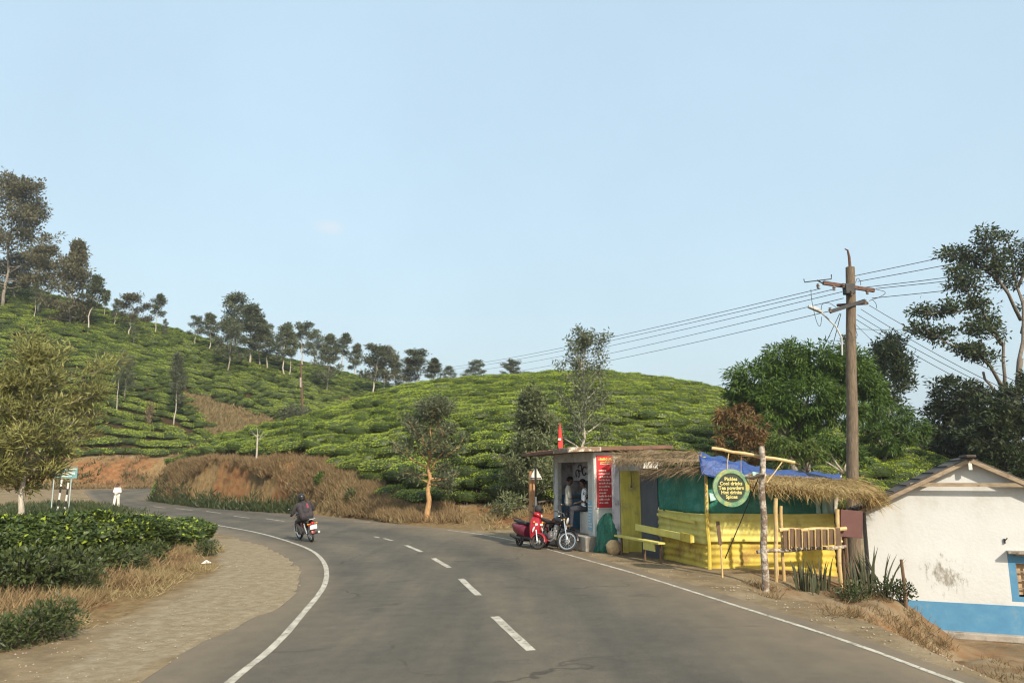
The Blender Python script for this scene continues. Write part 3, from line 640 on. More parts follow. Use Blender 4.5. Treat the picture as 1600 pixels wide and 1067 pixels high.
def curve_pts(p0, d0, length, n, up=0.0, wob=0.12, grav=0.0):
    P = [Vector(p0)]; d = Vector(d0).normalized(); st = length / n
    for i in range(n):
        d = (d + Vector((random.gauss(0, wob), random.gauss(0, wob), random.gauss(0, wob) + up - grav))).normalized()
        P.append(P[-1] + d * st)
    return P
def grow(seed, Ht, r0, cb, cw, limbs=22, prof=None, leaves=2500, L0=0.3, asp=0.45, clump=0.5, el=(10, 50), droop=0.0, bend=0.03, subs=2, up=0.05, flat=0.75, lean=(0, 0), leafm=None, bark=None, tipbright=False, hang=0.0, trunks=1, wind=None, outer=0.35):
    """a tree: tapered trunk with limbs and twigs (mesh 1), leaves clumped at the twig ends (mesh 2)"""
    global rng
    random.seed(seed); keep = rng; rng = np.random.default_rng(seed)
    b = MB(); cl = []
    prof = prof or (lambda t: math.sin(math.pi * (0.15 + 0.8 * t)) ** 0.8)
    for tk in range(trunks):
        P = [Vector((0, 0, -0.4))]; nseg = 10; ang = random.random() * 6.28
        for i in range(1, nseg + 1):
            t = i / nseg
            P.append(Vector((lean[0] * t * Ht + math.sin(t * 5 + ang) * bend * Ht * t + random.gauss(0, 0.010) * Ht, lean[1] * t * Ht + math.cos(t * 4 + ang) * bend * Ht * t + random.gauss(0, 0.010) * Ht, Ht * 0.96 * t)))
        if trunks > 1:
            for p in P: p.x += (tk - (trunks - 1) / 2) * 0.16 * p.z + (tk - .5) * 0.1
        rad = [r0 * (1.25 if i == 0 else (1 - 0.88 * (i / nseg) ** 0.85)) for i in range(nseg + 1)]
        b.tube(P, rad, 8)
        def tp(t):
            f = t * nseg; i = min(int(f), nseg - 1); return P[i].lerp(P[i + 1], f - i), rad[i] * (1 - (f - i)) + rad[i + 1] * (f - i)
        ga = random.random() * 6.28
        for i in range(limbs):
            t = cb + (0.985 - cb) * ((i + random.random() * 0.8) / limbs)
            p, rr = tp(t); ga += 2.399 + random.gauss(0, 0.35)
            tt = (t - cb) / (1 - cb); ln = cw * prof(tt) * random.uniform(0.62, 1.15)
            e = R(el[0] + (el[1] - el[0]) * tt + random.gauss(0, 10))
            d = Vector((math.cos(ga) * math.cos(e), math.sin(ga) * math.cos(e), math.sin(e)))
            C = curve_pts(p, d, ln, 5, up, 0.13, droop)
            r1 = min(rr * 0.6, 0.012 + 0.03 * ln)
            b.tube(C, [r1 * (1 - 0.8 * q / 5) for q in range(6)], 5)
            for q in (2, 3, 4, 5):
                if q / 5 >= outer: cl.append((C[q], 1.0 if q > 3 else 0.7))
            for sgn in range(subs):
                q = random.choice((2, 3, 4)); dd = (C[q] - C[q - 1]).normalized(); s = dd.cross(Vector((0, 0, 1))); s = s if s.length > .1 else Vector((1, 0, 0))
                d2 = dd + s.normalized() * random.choice((-1, 1)) * random.uniform(.5, 1.1) + Vector((0, 0, random.uniform(-.1, .5)))
                C2 = curve_pts(C[q], d2, ln * random.uniform(.3, .55), 3, up, 0.15, droop)
                b.tube(C2, [r1 * .5, r1 * .35, r1 * .25, r1 * .12], 4)
                cl.append((C2[3], 1.0)); cl.append((C2[2], 0.8))
        cl.append((P[-1], 1.0)); cl.append((P[-1] + Vector((0, 0, 0.25 * clump)), 0.8))
    cc = np.array([list(c[0]) for c in cl]); wt = np.array([c[1] for c in cl]) * rng.uniform(0.35, 1.3, len(cl)); wt /= wt.sum()
    idx = rng.choice(len(cl), leaves, p=wt); cs = rng.uniform(0.6, 1.25, len(cl))[idx][:, None]
    off = rng.normal(size=(leaves, 3)); off = off / np.maximum(np.linalg.norm(off, axis=1, keepdims=True), 1e-6) * (rng.random((leaves, 1)) ** 0.55) * clump * cs
    off[:, 2] *= flat
    C = cc[idx] + off
    D = nrmz(off + 1e-6) * 0.8 + rng.normal(size=(leaves, 3)) * 0.55 + np.array([0, 0, 0.25 - hang])
    if wind is not None: D = D + np.array(wind)
    Nn = rdir(leaves) * 0.9 + np.array([0, 0, 0.8])
    tint = np.clip(rng.random(leaves) * 0.75 + 0.25 * rng.random(len(cl))[idx], 0, 1)
    if tipbright: tint = np.clip(tint * 0.7 + 0.45 * (rng.random(len(cl))[idx] > 0.6), 0, 1)
    tm = b.mesh('trunk', bark or M_bark, True)
    lm = leafmesh('crown', C, D, Nn, L0 * rng.uniform(.65, 1.3, leaves), L0 * asp, leafm or M_oak, tint, 0.04)
    rng = keep
    return tm, lm
def tree(name, meshes, loc, label, cat='tree', s=1.0, rz=0.0, group=None, sxy=1.0):
    e = empty(name, loc, rz, label, cat, group); e.scale = (s * sxy, s * sxy, s)
    obj('trunk', meshes[0], e); obj('crown', meshes[1], e); return e
col_prof = lambda t: (0.55 + 0.45 * math.sin(math.pi * min(1, t * 1.3))) * (1 - 0.75 * t ** 2.2)
cone_prof = lambda t: 1.0 - 0.82 * t
dome_prof = lambda t: math.sqrt(max(0.02, 1 - (t * 0.98) ** 2)) * 0.9 + 0.1

def lobe_tree(name, base, lobes, dens, L0, asp, m, bark, label, stems, seed, hang=.7, inner=None, group=None, r0=.2):
    """dense round-headed tree: leaves shingled over overlapping lobes, limbs running into each lobe"""
    global rng
    keep = rng; rng = np.random.default_rng(seed); random.seed(seed); base = Vector(base); b = MB(); Cs = []; Ds = []; ts = []
    cen = [Vector(l[0]) - base for l in lobes]
    for k in range(stems):
        st0 = Vector((random.gauss(0, .15), random.gauss(0, .15), -.3)); mid = sum(cen, Vector()) / len(cen); fork = Vector((mid.x * .4 + random.gauss(0, .5), mid.y * .4, max(.5, min(c.z for c in cen) * .75)))
        b.tube(curve_pts(st0, fork - st0, (fork - st0).length, 5, 0, .08), [r0 * (1.2 - .12 * i) for i in range(6)], 8)
        for i, c in enumerate(cen):
            if i % stems == k:
                C = [fork]; 
                for t in (.35, .7, 1): C.append(fork.lerp(c, t) + Vector((random.gauss(0, .15), random.gauss(0, .15), random.gauss(0, .1))))
                b.tube(C, [r0 * .6, r0 * .42, r0 * .28, r0 * .1], 6)
                for _ in range(7): b.tube(curve_pts(C[2], rdir(1)[0] + [0, 0, .4], lobes[i][1] * .9, 4, 0, .2), [r0 * .16, r0 * .12, r0 * .09, r0 * .06, .01], 4)
    for (c0, r, fl), c in zip(lobes, cen):
        # a lobe is itself a cluster of leaf sprays
        ns = int(26 * (r / 1.2) ** 2) + 10; sp = rdir(ns); sp[:, 2] = sp[:, 2] * .9 + .12; sr = r * (.62 + .42 * rng.random(ns)); sc = sp * sr[:, None] * [1, 1, fl]; n = int(dens * r * r / ns) + 1
        for q in range(ns):
            cr = r * rng.uniform(.20, .36); o_ = nrmz(rng.normal(size=(n, 3))) * (rng.random((n, 1)) ** .5) * cr * [1, 1, .75]; Cs.append(o_ + sc[q] + np.array(c)); Ds.append(nrmz(o_ + 1e-6) * .7 + sp[q] * .45 + rng.normal(size=(n, 3)) * .4 + [0, 0, .15 - hang]); ts.append(np.clip(rng.random(n) * .55 + rng.random() * .45, 0, 1))
    C = np.concatenate(Cs); D = np.concatenate(Ds); n = len(C); e = empty(name, base, 0, label, 'tree', group)
    obj('trunk', b.mesh('trunk', bark, True), e); obj('crown', leafmesh('crown', C, D, rdir(n) * .7 + [0, 0, .9], L0 * rng.uniform(.65, 1.25, n), L0 * asp, m, np.concatenate(ts), .05), e); rng = keep; return e
# silver oaks: unit trees of 12 m, used along the ridges
oaks = [grow(300, 12, .15, .36, 2.5, 17, col_prof, 3450, .44, .42, .80, leafm=M_oak, bark=M_barkp, bend=.02),
        grow(301, 12, .14, .48, 2.0, 14, col_prof, 2400, .44, .42, .75, leafm=M_oakg, bark=M_barkp, bend=.035),
        grow(302, 12, .18, .28, 3.4, 20, dome_prof, 4800, .44, .42, .85, leafm=M_oak, bark=M_bark, bend=.03),
        grow(303, 12, .13, .46, 1.9, 13, col_prof, 2250, .44, .42, .72, leafm=M_oakg, bark=M_barkp, bend=.05, lean=(.05, 0)),
        grow(304, 12, .16, .24, 2.8, 22, cone_prof, 4050, .44, .42, .78, leafm=M_oak, bark=M_bark, bend=.02),
        grow(305, 12, .16, .34, 3.6, 18, dome_prof, 4500, .44, .42, .9, leafm=M_oakb, bark=M_barkp, bend=.04),
        grow(306, 12, .14, .40, 2.3, 15, lambda t: .6 + .5 * math.sin(6 * t) ** 2, 2850, .44, .42, .75, leafm=M_oakg, bark=M_barkp, bend=.04),
        grow(307, 12, .15, .30, 2.9, 19, lambda t: .55 + .45 * t - .6 * t ** 4, 3900, .44, .42, .8, leafm=M_oakb, bark=M_bark, bend=.03, lean=(-.03, 0)),
        grow(308, 12, .15, .42, 2.6, 14, dome_prof, 3000, .44, .42, .85, leafm=M_oak, bark=M_barkp, bend=.05)]
# photo column, base row, top row, type, width factor, what tells it apart
ridge = [(163, 500, 452, 1, .8, 'spindly bare-stemmed tree right of the big dark trees on the left skyline'),
         (200, 531, 462, 5, 1.15, 'broad brownish tree low on the left skyline beside a slim one'),
         (178, 515, 468, 3, .9, 'small thin tree between the spindly and the broad one on the left skyline'),
         (243, 526, 458, 1, 1.0, 'slim silver oak standing free on the bare left skyline'),
         (256, 530, 500, 2, .55, 'tiny dark tree at the foot of the slim skyline oak'),
         (303, 545, 494, 2, .95, 'short mop-headed tree at the left end of the long ridge row'),
         (326, 552, 489, 0, 1.25, 'second tree from the left in the long ridge row, pale and bushy'),
         (356, 588, 500, 2, .95, 'dark tree with two pale stems below the tall forked ridge tree'),
         (366, 560, 461, 3, 1.15, 'tallest ridge tree with a bent bare stem and a high tuft'),
         (390, 573, 474, 0, 1.35, 'tall full silver oak right of the bent ridge tree'),
         (404, 578, 498, 4, 1.0, 'dark conical oak close behind the tall full ridge oak'),
         (416, 582, 508, 5, .95, 'brownish oak with a long bare stem in mid ridge row'),
         (443, 593, 505, 0, 1.1, 'slim oak with a long pale stem left of the brown hillside pole'),
         (452, 593, 520, 1, .9, 'thin oak leaning close to the slim long-stemmed one'),
         (472, 577, 504, 5, 1.1, 'loose brownish oak on the ridge above the brown hillside pole'),
         (490, 574, 516, 2, 1.05, 'round dark oak just right of the brown hillside pole'),
         (511, 617, 524, 4, .95, 'dark oak with long pale stem standing lowest of the middle ridge trees'),
         (523, 580, 535, 2, .85, 'small dark oak in the gap before the slim high-topped oak'),
         (535, 584, 517, 1, 1.1, 'slim high-topped oak in front of the pale sky gap'),
         (555, 592, 534, 0, 1.1, 'leaning pale oak right of the pale sky gap'),
         (582, 630, 542, 2, 1.25, 'broad dark oak with twin white stems near the mound shoulder'),
         (601, 628, 548, 5, 1.0, 'brownish oak crowding the broad twin-stemmed one'),
         (618, 620, 556, 4, 1.05, 'pale conical oak half behind the mound shoulder'),
         (650, 612, 545, 0, 1.5, 'tall pointed oak above the left shoulder of the mound'),
         (640, 615, 560, 5, 1.1, 'loose oak left of the tall pointed one on the mound shoulder'),
         (679, 606, 557, 4, 1.35, 'narrow conical oak right of the tall pointed one'),
         (703, 606, 570, 3, 1.3, 'low leaning oak at the wire end above the mound'),
         (743, 603, 562, 2, 1.4, 'round oak standing alone behind the mound crest'),
         (800, 600, 561, 2, 1.5, 'second round oak behind the mound crest, nearest the top'),
         (824, 600, 578, 5, 1.2, 'lowest small tree behind the top of the mound')]
for n, (u, vb_, vt, ty, wf, lab) in enumerate(ridge):
    p = hit(u, vb_, 75, 175)
    if p is None or u > 630:
        D = 150.0 if u < 630 else 118.0
        p = px(u, vb_ + 3, D)
    ht = (vb_ - vt) / F * p.y * 1.02
    tree('ridge_tree', oaks[(ty, ty, 6 + n % 3)[n % 3]], p, lab, 'tree', ht / 12.0, n * 1.7, 'trees along the far ridge', wf * 1.18)
# trees standing in the tea of the far hill
for n, (u, vb_, vt, ty, wf, lab) in enumerate([(182, 645, 545, 1, .7, 'thin white-stemmed tree in the tea of the far left hill'),
                                               (194, 630, 560, 2, .8, 'dark-crowned tree right beside the thin white-stemmed one in the tea'),
                                               (271, 665, 553, 0, .75, 'tall thin tree in the tea above the dry slope'),
                                               (207, 545, 505, 3, .8, 'little tree in the upper tea below the broad brownish skyline tree'),
                                               (52, 505, 440, 1, .9, 'small stem under the big dark trees in the upper left tea')]):
    p = hit(u, vb_, 75, 175)
    tree('hillside_tree', oaks[ty], p, lab, 'tree', (vb_ - vt) / F * p.y / 12.0, n * 2.1, 'trees standing in the far tea', wf)
# big loose oaks at the left edge
bigA = grow(320, 19, .24, .12, 6.9, 40, dome_prof, 14500, .52, .40, 1.15, el=(0, 55), leafm=M_oakb, bark=M_bark, bend=.02, subs=3)
bigB = grow(321, 14.3, .18, .08, 4.1, 36, col_prof, 10500, .48, .40, 1.0, el=(5, 60), leafm=M_oakb, bark=M_bark, bend=.02, subs=3)
p = hit(5, 482, 75, 175); e = tree('oak_tree', bigA, p, 'tallest brownish oak cut by the left edge of the picture', 'tree', (482 - 262) / F * p.y / 20, 0.4)
p = hit(108, 512, 75, 175); tree('oak_tree', bigB, p, 'tall drooping brownish oak on the left hill, right of the tallest', 'tree', (512 - 362) / F * p.y / 15, 1.1)
p = hit(60, 492, 75, 175); tree('oak_tree', oaks[5], p, 'middling oak filling the gap between the two big left oaks', 'tree', (492 - 385) / F * p.y / 12, 0.2, sxy=1.25)
p = hit(138, 522, 75, 175); tree('oak_tree', oaks[3], p, 'thin pale oak on the right flank of the drooping brownish oak', 'tree', (522 - 425) / F * p.y / 12, 2.2, sxy=1.3)
p = hit(20, 470, 75, 175); tree('oak_tree', oaks[2], p, 'dark low oak under the tallest brownish one at the left edge', 'tree', (470 - 395) / F * p.y / 12, 3.2, sxy=1.5)
# feathery tree, left foreground, behind the tea hedge
p = px(30, 800, 33); p.z = 0.15
ft = grow(330, 6.9, .14, .27, 3.3, 40, lambda t: (.28 + 1.5 * t) if t < .45 else (.96 - .6 * (t - .45)), 15000, .34, .20, .62, el=(0, 38), leafm=M_feather, bark=M_barkp, bend=.015, subs=3, up=.06, wind=(.9, 0, .15), tipbright=True)
tree('feathery_tree', ft, p, 'wind-blown feathery tree with pale tips behind the left tea hedge', 'tree', 1.0, 2.0)
# three trees at the foot of the mound
p = gp(668, 818); e = tree('dusty_tree', grow(331, 5.6, .17, .33, 1.75, 28, lambda t: .75 + .5 * math.sin(math.pi * t) - .4 * t, 7000, .20, .38, .40, el=(5, 60), leafm=M_oak, bark=M_barkr, bend=.015, subs=3), p, 'small tree with a thick ochre trunk beside the road', 'tree', 1.0, .5)
p = px(832, 770, 37.5); p.z = Hs(p.x, p.y); e = tree('dense_oak', grow(332, 5.9, .12, .03, 2.3, 44, lambda t: .95 - .74 * t, 13000, .21, .38, .44, el=(10, 60), leafm=M_oakg, bark=M_barkd, bend=.01, subs=3), p, 'dense dark bushy young oak just left of the kiosk', 'tree', 1.0, 1.5)
p = px(914, 700, 42); p.z = Hs(p.x, p.y); hh = px(920, 520, 42).z - p.z
e = tree('open_oak', grow(333, hh, .10, .10, 2.3, 34, lambda t: (.95 if t < .82 else .5) * (1 - .45 * t ** 3), 6000, .19, .40, .38, el=(25, 60), leafm=M_oak, bark=M_barkp, bend=.012, subs=3), p, 'slender open-crowned oak behind the kiosk, reaching above the mound', 'tree', 1.0, .9)
# mango and neighbours, right
def place(u, v, D, z=None):
    q = px(u, v, D); q.z = Hs(q.x, q.y) if z is None else z; return q
def LB(D, L): return [(px(u, v, D + dd), r / F * D, fl) for u, v, r, dd, fl in L]
lobe_tree('mango_tree', place(1255, 745, 41), LB(41, [(1182, 600, 44, 0, .9), (1228, 580, 46, .6, .9), (1278, 576, 46, -.3, .9), (1326, 590, 44, .3, .9), (1205, 640, 40, -1.2, .8), (1262, 625, 44, -1.4, .8), (1345, 625, 38, -.6, .9), (1310, 640, 36, -1.5, .8), (1165, 625, 30, .3, .9), (1250, 665, 28, -1.0, .8)]), 1900, .30, .27, M_mango, M_bark, 'big round mango tree with drooping glossy leaves left of the utility pole', 2, 340, .8)
lobe_tree('drooping_tree', place(1380, 745, 46), LB(46, [(1350, 668, 30, 0, .8), (1385, 655, 34, .5, .8), (1415, 675, 30, 0, .8), (1390, 690, 30, -.6, .7)]), 1500, .30, .26, M_mango, M_barkp, 'lower drooping green tree right of the utility pole', 1, 341, .8, r0=.13)
lobe_tree('bronze_tree', place(1157, 745, 33), LB(33, [(1150, 658, 30, 0, 1), (1172, 672, 26, -.3, 1), (1138, 690, 24, 0, 1), (1168, 700, 28, -.4, 1)]), 1500, .25, .27, M_bronze, M_barkd, 'small bronze-leaved bushy tree behind the thatched stall', 1, 342, .8, r0=.09)
lobe_tree('pale_sapling', place(1240, 745, 31), LB(31, [(1222, 698, 20, 0, .9), (1248, 692, 22, .2, .9), (1268, 706, 18, -.2, .9), (1236, 712, 20, -.2, .9)]), 1500, .25, .26, M_mangol, M_barkd, 'pale green bushy sapling behind the blue tarpaulin', 1, 343, .8, r0=.06)
lobe_tree('dark_bush', place(1195, 742, 35), LB(35, [(1190, 678, 22, 0, 1), (1206, 698, 22, 0, 1), (1180, 704, 20, .2, 1)]), 1400, .26, .27, M_mango, M_barkd, 'dark leafy bush between the bronze tree and the mango', 1, 344, .8, r0=.08)
lobe_tree('spreading_bush', place(1300, 745, 37), LB(37, [(1290, 690, 22, 0, .8), (1320, 702, 24, .2, .8), (1340, 715, 20, 0, .8), (1275, 712, 20, -.2, .8)]), 1400, .27, .27, M_mango, M_barkp, 'leafy bush at the foot of the mango, behind the utility pole', 1, 347, .8, r0=.1)
q = place(1402, 735, 62); tree('twisted_tree', grow(345, px(1400, 545, 62).z - q.z, .28, .46, 2.9, 16, dome_prof, 7500, .36, .42, .9, el=(10, 70), leafm=M_forest, bark=M_barkp, bend=.05, subs=3), q, 'round-headed grey tree with twisted pale stems behind the mango', 'tree', 1.0, .7)
q = place(1345, 735, 68); tree('twisted_tree', grow(346, px(1345, 520, 68).z - q.z, .2, .5, 1.7, 14, col_prof, 2000, .34, .4, .6, leafm=M_oak, bark=M_barkp, subs=2), q, 'thin-crowned tree showing just right behind the utility pole', 'tree', 1.0, 1.7)
for n, (u, D, L, lab) in enumerate([(1500, 52, [(1490, 622, 34, 0, 1), (1468, 655, 26, .5, 1), (1520, 640, 34, -.5, 1), (1485, 690, 34, -.8, 1), (1525, 690, 36, -1, 1)], 'dark rounded forest tree left of the tall gaunt tree'), (1565, 44, [(1560, 650, 34, 0, 1), (1590, 630, 30, .5, 1), (1545, 690, 34, -.5, 1), (1595, 690, 38, -.7, 1), (1575, 730, 34, -1, 1)], 'dark forest tree low behind the white house roof'), (1640, 46, [(1625, 610, 34, 0, 1), (1660, 630, 40, 0, 1), (1640, 680, 44, -.5, 1)], 'dark forest tree cut by the right edge of the picture'), (1462, 60, [(1460, 690, 20, 0, 1), (1472, 712, 22, -.4, 1), (1458, 730, 20, -.4, 1)], 'small dark forest tree beside the thin far pole'), (1790, 47, [(1760, 640, 44, 0, 1), (1810, 610, 46, 0, 1), (1850, 650, 44, 0, 1), (1800, 690, 44, -.5, 1)], 'dark forest tree standing beyond the right edge of the picture'), (1960, 50, [(1920, 650, 46, 0, 1), (1980, 630, 46, 0, 1), (1950, 690, 44, 0, 1)], 'farthest dark forest tree beyond the right edge')]):
    lobe_tree('forest_tree', place(u, 760, D), LB(D, L), 1000, .34, .42, M_forest, M_barkd, lab, 1, 350 + n, .25, None, 'dark trees behind the white house')
# tall gaunt tree at the right edge
def gaunt():
    global rng
    random.seed(77); b = MB(); cl = []; keep = rng; rng = np.random.default_rng(77)
    def P(u, v, d=0.0): q = px(u, v, 55 + d * 1.3); return q
    base = P(1592, 745)
    def limb(pts, r0, r1, leafy=0.5):
        pts = [p - base for p in pts]; Q = [pts[0]]
        for a, c in zip(pts[:-1], pts[1:]):
            for t in (.33, .66, 1): Q.append(a.lerp(c, t) + Vector((random.gauss(0, .06), random.gauss(0, .12), random.gauss(0, .06))))
        n = len(Q); b.tube(Q, [r0 + (r1 - r0) * i / (n - 1) for i in range(n)], 7)
        for i in range(int(n * leafy), n):
            if r1 > .07: continue
            for _ in range(3):
                d = Vector((random.gauss(0, 1), random.gauss(0, 1), random.uniform(-.2, .9))); C = curve_pts(Q[i], d, random.uniform(.4, 1.2), 3, .05, .2); b.tube(C, [.03, .022, .015, .008], 4); cl.append(C[3]); cl.append(C[2])
    limb([P(1592, 775), P(1588, 640), P(1590, 560)], .25, .18)
    limb([P(1590, 600), P(1600, 500, 1), P(1585, 430, 1.5), P(1575, 372, 1.5)], .17, .04, .5)
    limb([P(1588, 640), P(1560, 595, -1), P(1535, 560, -1.5), P(1500, 545, -2), P(1440, 512, -2.2)], .17, .03, .45)
    limb([P(1570, 610, -.5), P(1566, 540, -.5), P(1530, 480, -1), P(1480, 490, -1.5), P(1442, 490, -2)], .13, .03, .45)
    limb([P(1595, 500, 1), P(1560, 440, 0), P(1525, 408, 0), P(1482, 398, -.5)], .14, .03, .45)
    limb([P(1590, 450, 1.5), P(1610, 400, 1), P(1630, 370, 1)], .13, .03, .4)
    limb([P(1597, 520, 1), P(1620, 460, 2), P(1650, 420, 2)], .15, .03, .4)
    limb([P(1560, 440, 0), P(1548, 395, -.5), P(1535, 372, -1)], .08, .025, .4)
    limb([P(1530, 480, -1), P(1510, 450, -1.5), P(1500, 425, -1.5)], .07, .025, .4)
    limb([P(1566, 540, -.5), P(1545, 515, -1.5), P(1520, 520, -2)], .07, .025, .4)
    limb([P(1575, 660, -.8), P(1555, 615, -1), P(1534, 580, -1)], .10, .09, 1)
    cc = np.array([list(c) for c in cl]); n = 12500; wt = rng.uniform(.1, 1.3, len(cl)); idx = rng.choice(len(cl), n, p=wt / wt.sum())
    off = nrmz(rng.normal(size=(n, 3))) * (rng.random((n, 1)) ** .5) * .74; off[:, 2] *= .6
    lm = leafmesh('crown', cc[idx] + off, off + rng.normal(size=(n, 3)) * .4, rdir(n) + [0, 0, .8], .31 * rng.uniform(.6, 1.3, n), .14, M_forest, rng.random(n), .04)
    e = empty('gaunt_tree', base, 0, 'tall gaunt tree with bare limbs and layered leaf clumps at the right edge', 'tree')
    obj('trunk', b.mesh('trunk', M_barkm, True), e); obj('crown', lm, e); rng = keep
gaunt()
# shrubs on and below the dry slope
def shrub(name, loc, w, h, n, L0, m, label, asp=.4, cat='shrub', stems=6, hang=0.0, group=None):
    e = empty(name, loc, 0, label, cat, group); b = MB()
    for i in range(stems):
        a = i * 6.283 / stems + random.random(); b.tube([(0, 0, -.1), (w * .2 * math.cos(a), w * .2 * math.sin(a), h * .4), (w * .45 * math.cos(a), w * .45 * math.sin(a), h * .8)], [.03 * h, .02 * h, .008 * h], 5)
    obj('stem', b.mesh('stem', M_barkd), e)
    off = nrmz(rng.normal(size=(n, 3))) * (rng.random((n, 1)) ** .45); lump = 1 + .28 * np.sin(off[:, :1] * 7 + off[:, 1:2] * 5) * np.cos(off[:, 2:] * 6)
    C = off * lump * [w * .5, w * .5, h * .5] + [0, 0, h * .52]
    obj('foliage', leafmesh('foliage', C, off * .8 + rng.normal(size=(n, 3)) * .5 + [0, 0, .2 - hang], rdir(n) + [0, 0, .7], L0 * rng.uniform(.6, 1.3, n), L0 * asp, m), e); return e
p = hit(458, 672, 70, 175) or px(458, 672, 96); shrub('roundish_shrub', p, 4.6, 3.6, 2200, .4, M_oak, 'dark rounded shrub where the dry slope meets the mound')
p = hit(485, 665, 70, 175) or px(485, 665, 98); shrub('roundish_shrub', p, 3.2, 2.4, 1100, .4, M_oak, 'smaller dark shrub at the foot of the brown hillside pole')
p = hit(548, 640, 70, 175) or px(548, 640, 100); shrub('dry_reeds', p, 4.5, 1.8, 900, .5, M_grassd, 'pale dry reeds behind the shoulder of the mound', .12)
p = hit(232, 668, 75, 175); shrub('dry_sapling', p, 1.0, 3.4, 360, .35, M_grassd, 'thin dry straw-coloured sapling in the far tea')
p = hit(502, 768, 30, 60) or gp(502, 790); shrub('small_green_plant', p, .85, .8, 260, .22, M_weedg, 'single bright green plant on the dry road bank')
p = hit(551, 792, 30, 60) or gp(551, 800); shrub('small_green_plant', p, .9, .8, 240, .22, M_weed, 'dull green weed low on the dry bank, left of the ochre-trunked tree')
# dead sapling on the bank
b = MB(); p = hit(399, 735, 40, 70); hh = px(399, 678, p.y).z - p.z; b.tube([(0, 0, -.2), (.03, 0, hh * .5), (0, 0, hh)], [.07, .06, .05], 7)
for a in range(7): b.tube(curve_pts((0, 0, hh * random.uniform(.75, 1)), (math.cos(a), math.sin(a), .9), .9, 4, 0, .2), [.02, .016, .012, .008, .004], 4)
o = b.build('dead_sapling', M_barkp, None, True); o.location = p; tag(o, 'bare pale dead sapling on top of the cut bank', 'tree')

# dry grass on the cut bank, the dry slope and the left verge: uncountable
def grass(name, xs, ys_, zs, hgt, wid, m, label, lean=.5, per=7, spread=.12):
    n = len(xs); C = np.repeat(np.c_[xs, ys_, zs], per, 0) + rng.normal(size=(n * per, 3)) * [spread, spread, 0]
    D = rng.normal(size=(n * per, 3)) * [lean, lean, .1] + [0, 0, 1]
    L_ = np.repeat(np.broadcast_to(hgt, (n,)), per) * rng.uniform(.45, 1.2, n * per)
    o = obj(name, leafmesh(name, C, D, rdir(n * per) * [1, 1, .2], L_, wid, m, np.clip(np.repeat(rng.random(n), per) * .6 + rng.random(n * per) * .4, 0, 1), -.06)); tag(o, label, 'grass', kind='stuff'); return o
gy_ = np.gradient(Z, axis=0) / np.gradient(ys)[:, None]; gx_ = np.gradient(Z, axis=1) / np.maximum(np.abs(np.gradient(X, axis=1)), 1e-3); STEEP = np.clip(np.sqrt(1 + gx_ ** 2 + gy_ ** 2), 1, 5)
def sample_mask(mask, n, lim=None):
    wgt = mask * (Y + 42) * np.gradient(ys)[:, None] * STEEP; wgt = np.clip(wgt, 0, None).ravel(); i = rng.choice(wgt.size, n, p=wgt / wgt.sum())
    sy = np.gradient(ys)[i // nj]; sx = (avs[1] - avs[0]) * (Y.ravel()[i] + 42)
    x = X.ravel()[i] + (rng.random(n) - .5) * sx; y = Y.ravel()[i] + (rng.random(n) - .5) * sy
    return x, y, H(x, y) - 0.03
clump_f = ss(.36, .58, fbm(X, Y, 2.2, 141))
x, y, z = sample_mask(bankA * (a_ < az(720)) * (hg > .05) * (.2 + clump_f) * (1 - .85 * ss(.47, .56, n1)), 11000); grass('bank_grass', x, y, z, .5, .035, M_grassb, 'brown dry grass hanging over the cut bank', .6)
x, y, z = sample_mask((bankA & (a_ > az(500)) & (a_ < az(870))) * (hg > .0) * clump_f, 2600); grass('bank_grass', x, y, z, .38, .03, M_grassd, 'straw coloured grass at the foot of the near mound', .7)
x, y, z = sample_mask(wedge * 1.0 * (.4 + clump_f), 2600); grass('slope_grass', x, y, z, .85, .10, M_grassd, 'straw and brown grass on the dry wedge of the far slope', .6, 6, .25)
x, y, z = sample_mask(wedge * ss(.5, .6, n1), 1200); grass('slope_grass', x, y, z, .8, .11, M_grassb, 'brown grass patches on the dry wedge of the far slope', .6, 6, .25)
x, y, z = sample_mask(bankB * (X < 0) * clump_f * (.3 + clump_f) * (1 - .6 * ss(.45, .58, n1)), 8500); grass('bank_grass', x, y, z, .6, .06, M_grassb, 'brown scrub on the red bank beyond the far bend', .6)
x, y, z = sample_mask(bankB * (X < 0) * ss(.46, .56, fbm(X, Y, 3.0, 191)), 1500); grass('bank_weeds', x, y, z, .6, .08, M_weed, 'dull green scrub scattered over the red bank beyond the far bend', .6, 7, .2)
toe = ((Y > DbA - .6) & (Y < DbA + .9) & (a_ > az(242)) & (a_ < az(470)))
x, y, z = sample_mask(toe * 1.0, 700); grass('verge_weeds', x, y, z, .6, .07, M_weed, 'dull green weeds along the foot of the cut bank', .6, 8, .2)
left = ((X < xl + .25) & (X > xl - 5.5) & (Y > 9.5) & (Y < 30)) * (.25 + clump_f)
x, y, z = sample_mask(left * (X > xl - 3.2) * ss(.40, .56, fbm(X, Y, 1.5, 151)), 3000); grass('verge_grass', x, y, z, .26, .014, M_grassd, 'dry golden grass on the verge below the tea hedge', .8, 9, .10)
x, y, z = sample_mask(left * (X < xl - .4) * ss(.38, .55, fbm(X, Y, 1.2, 161)), 2200); grass('verge_grass', x, y, z, .40, .02, M_grassb, 'brown withered grass under the tea hedge', .7, 8, .12)
farv = ((X > -38) & (X < -15) & (Y > 38) & (Y < 62) & ~inr & (Y < DbA) & (a_ < az(260)))
x, y, z = sample_mask(farv * clump_f, 900); grass('verge_weeds', x, y, z, .5, .05, M_weed, 'weeds along the roadside behind the tea hedge', .6, 8, .2)
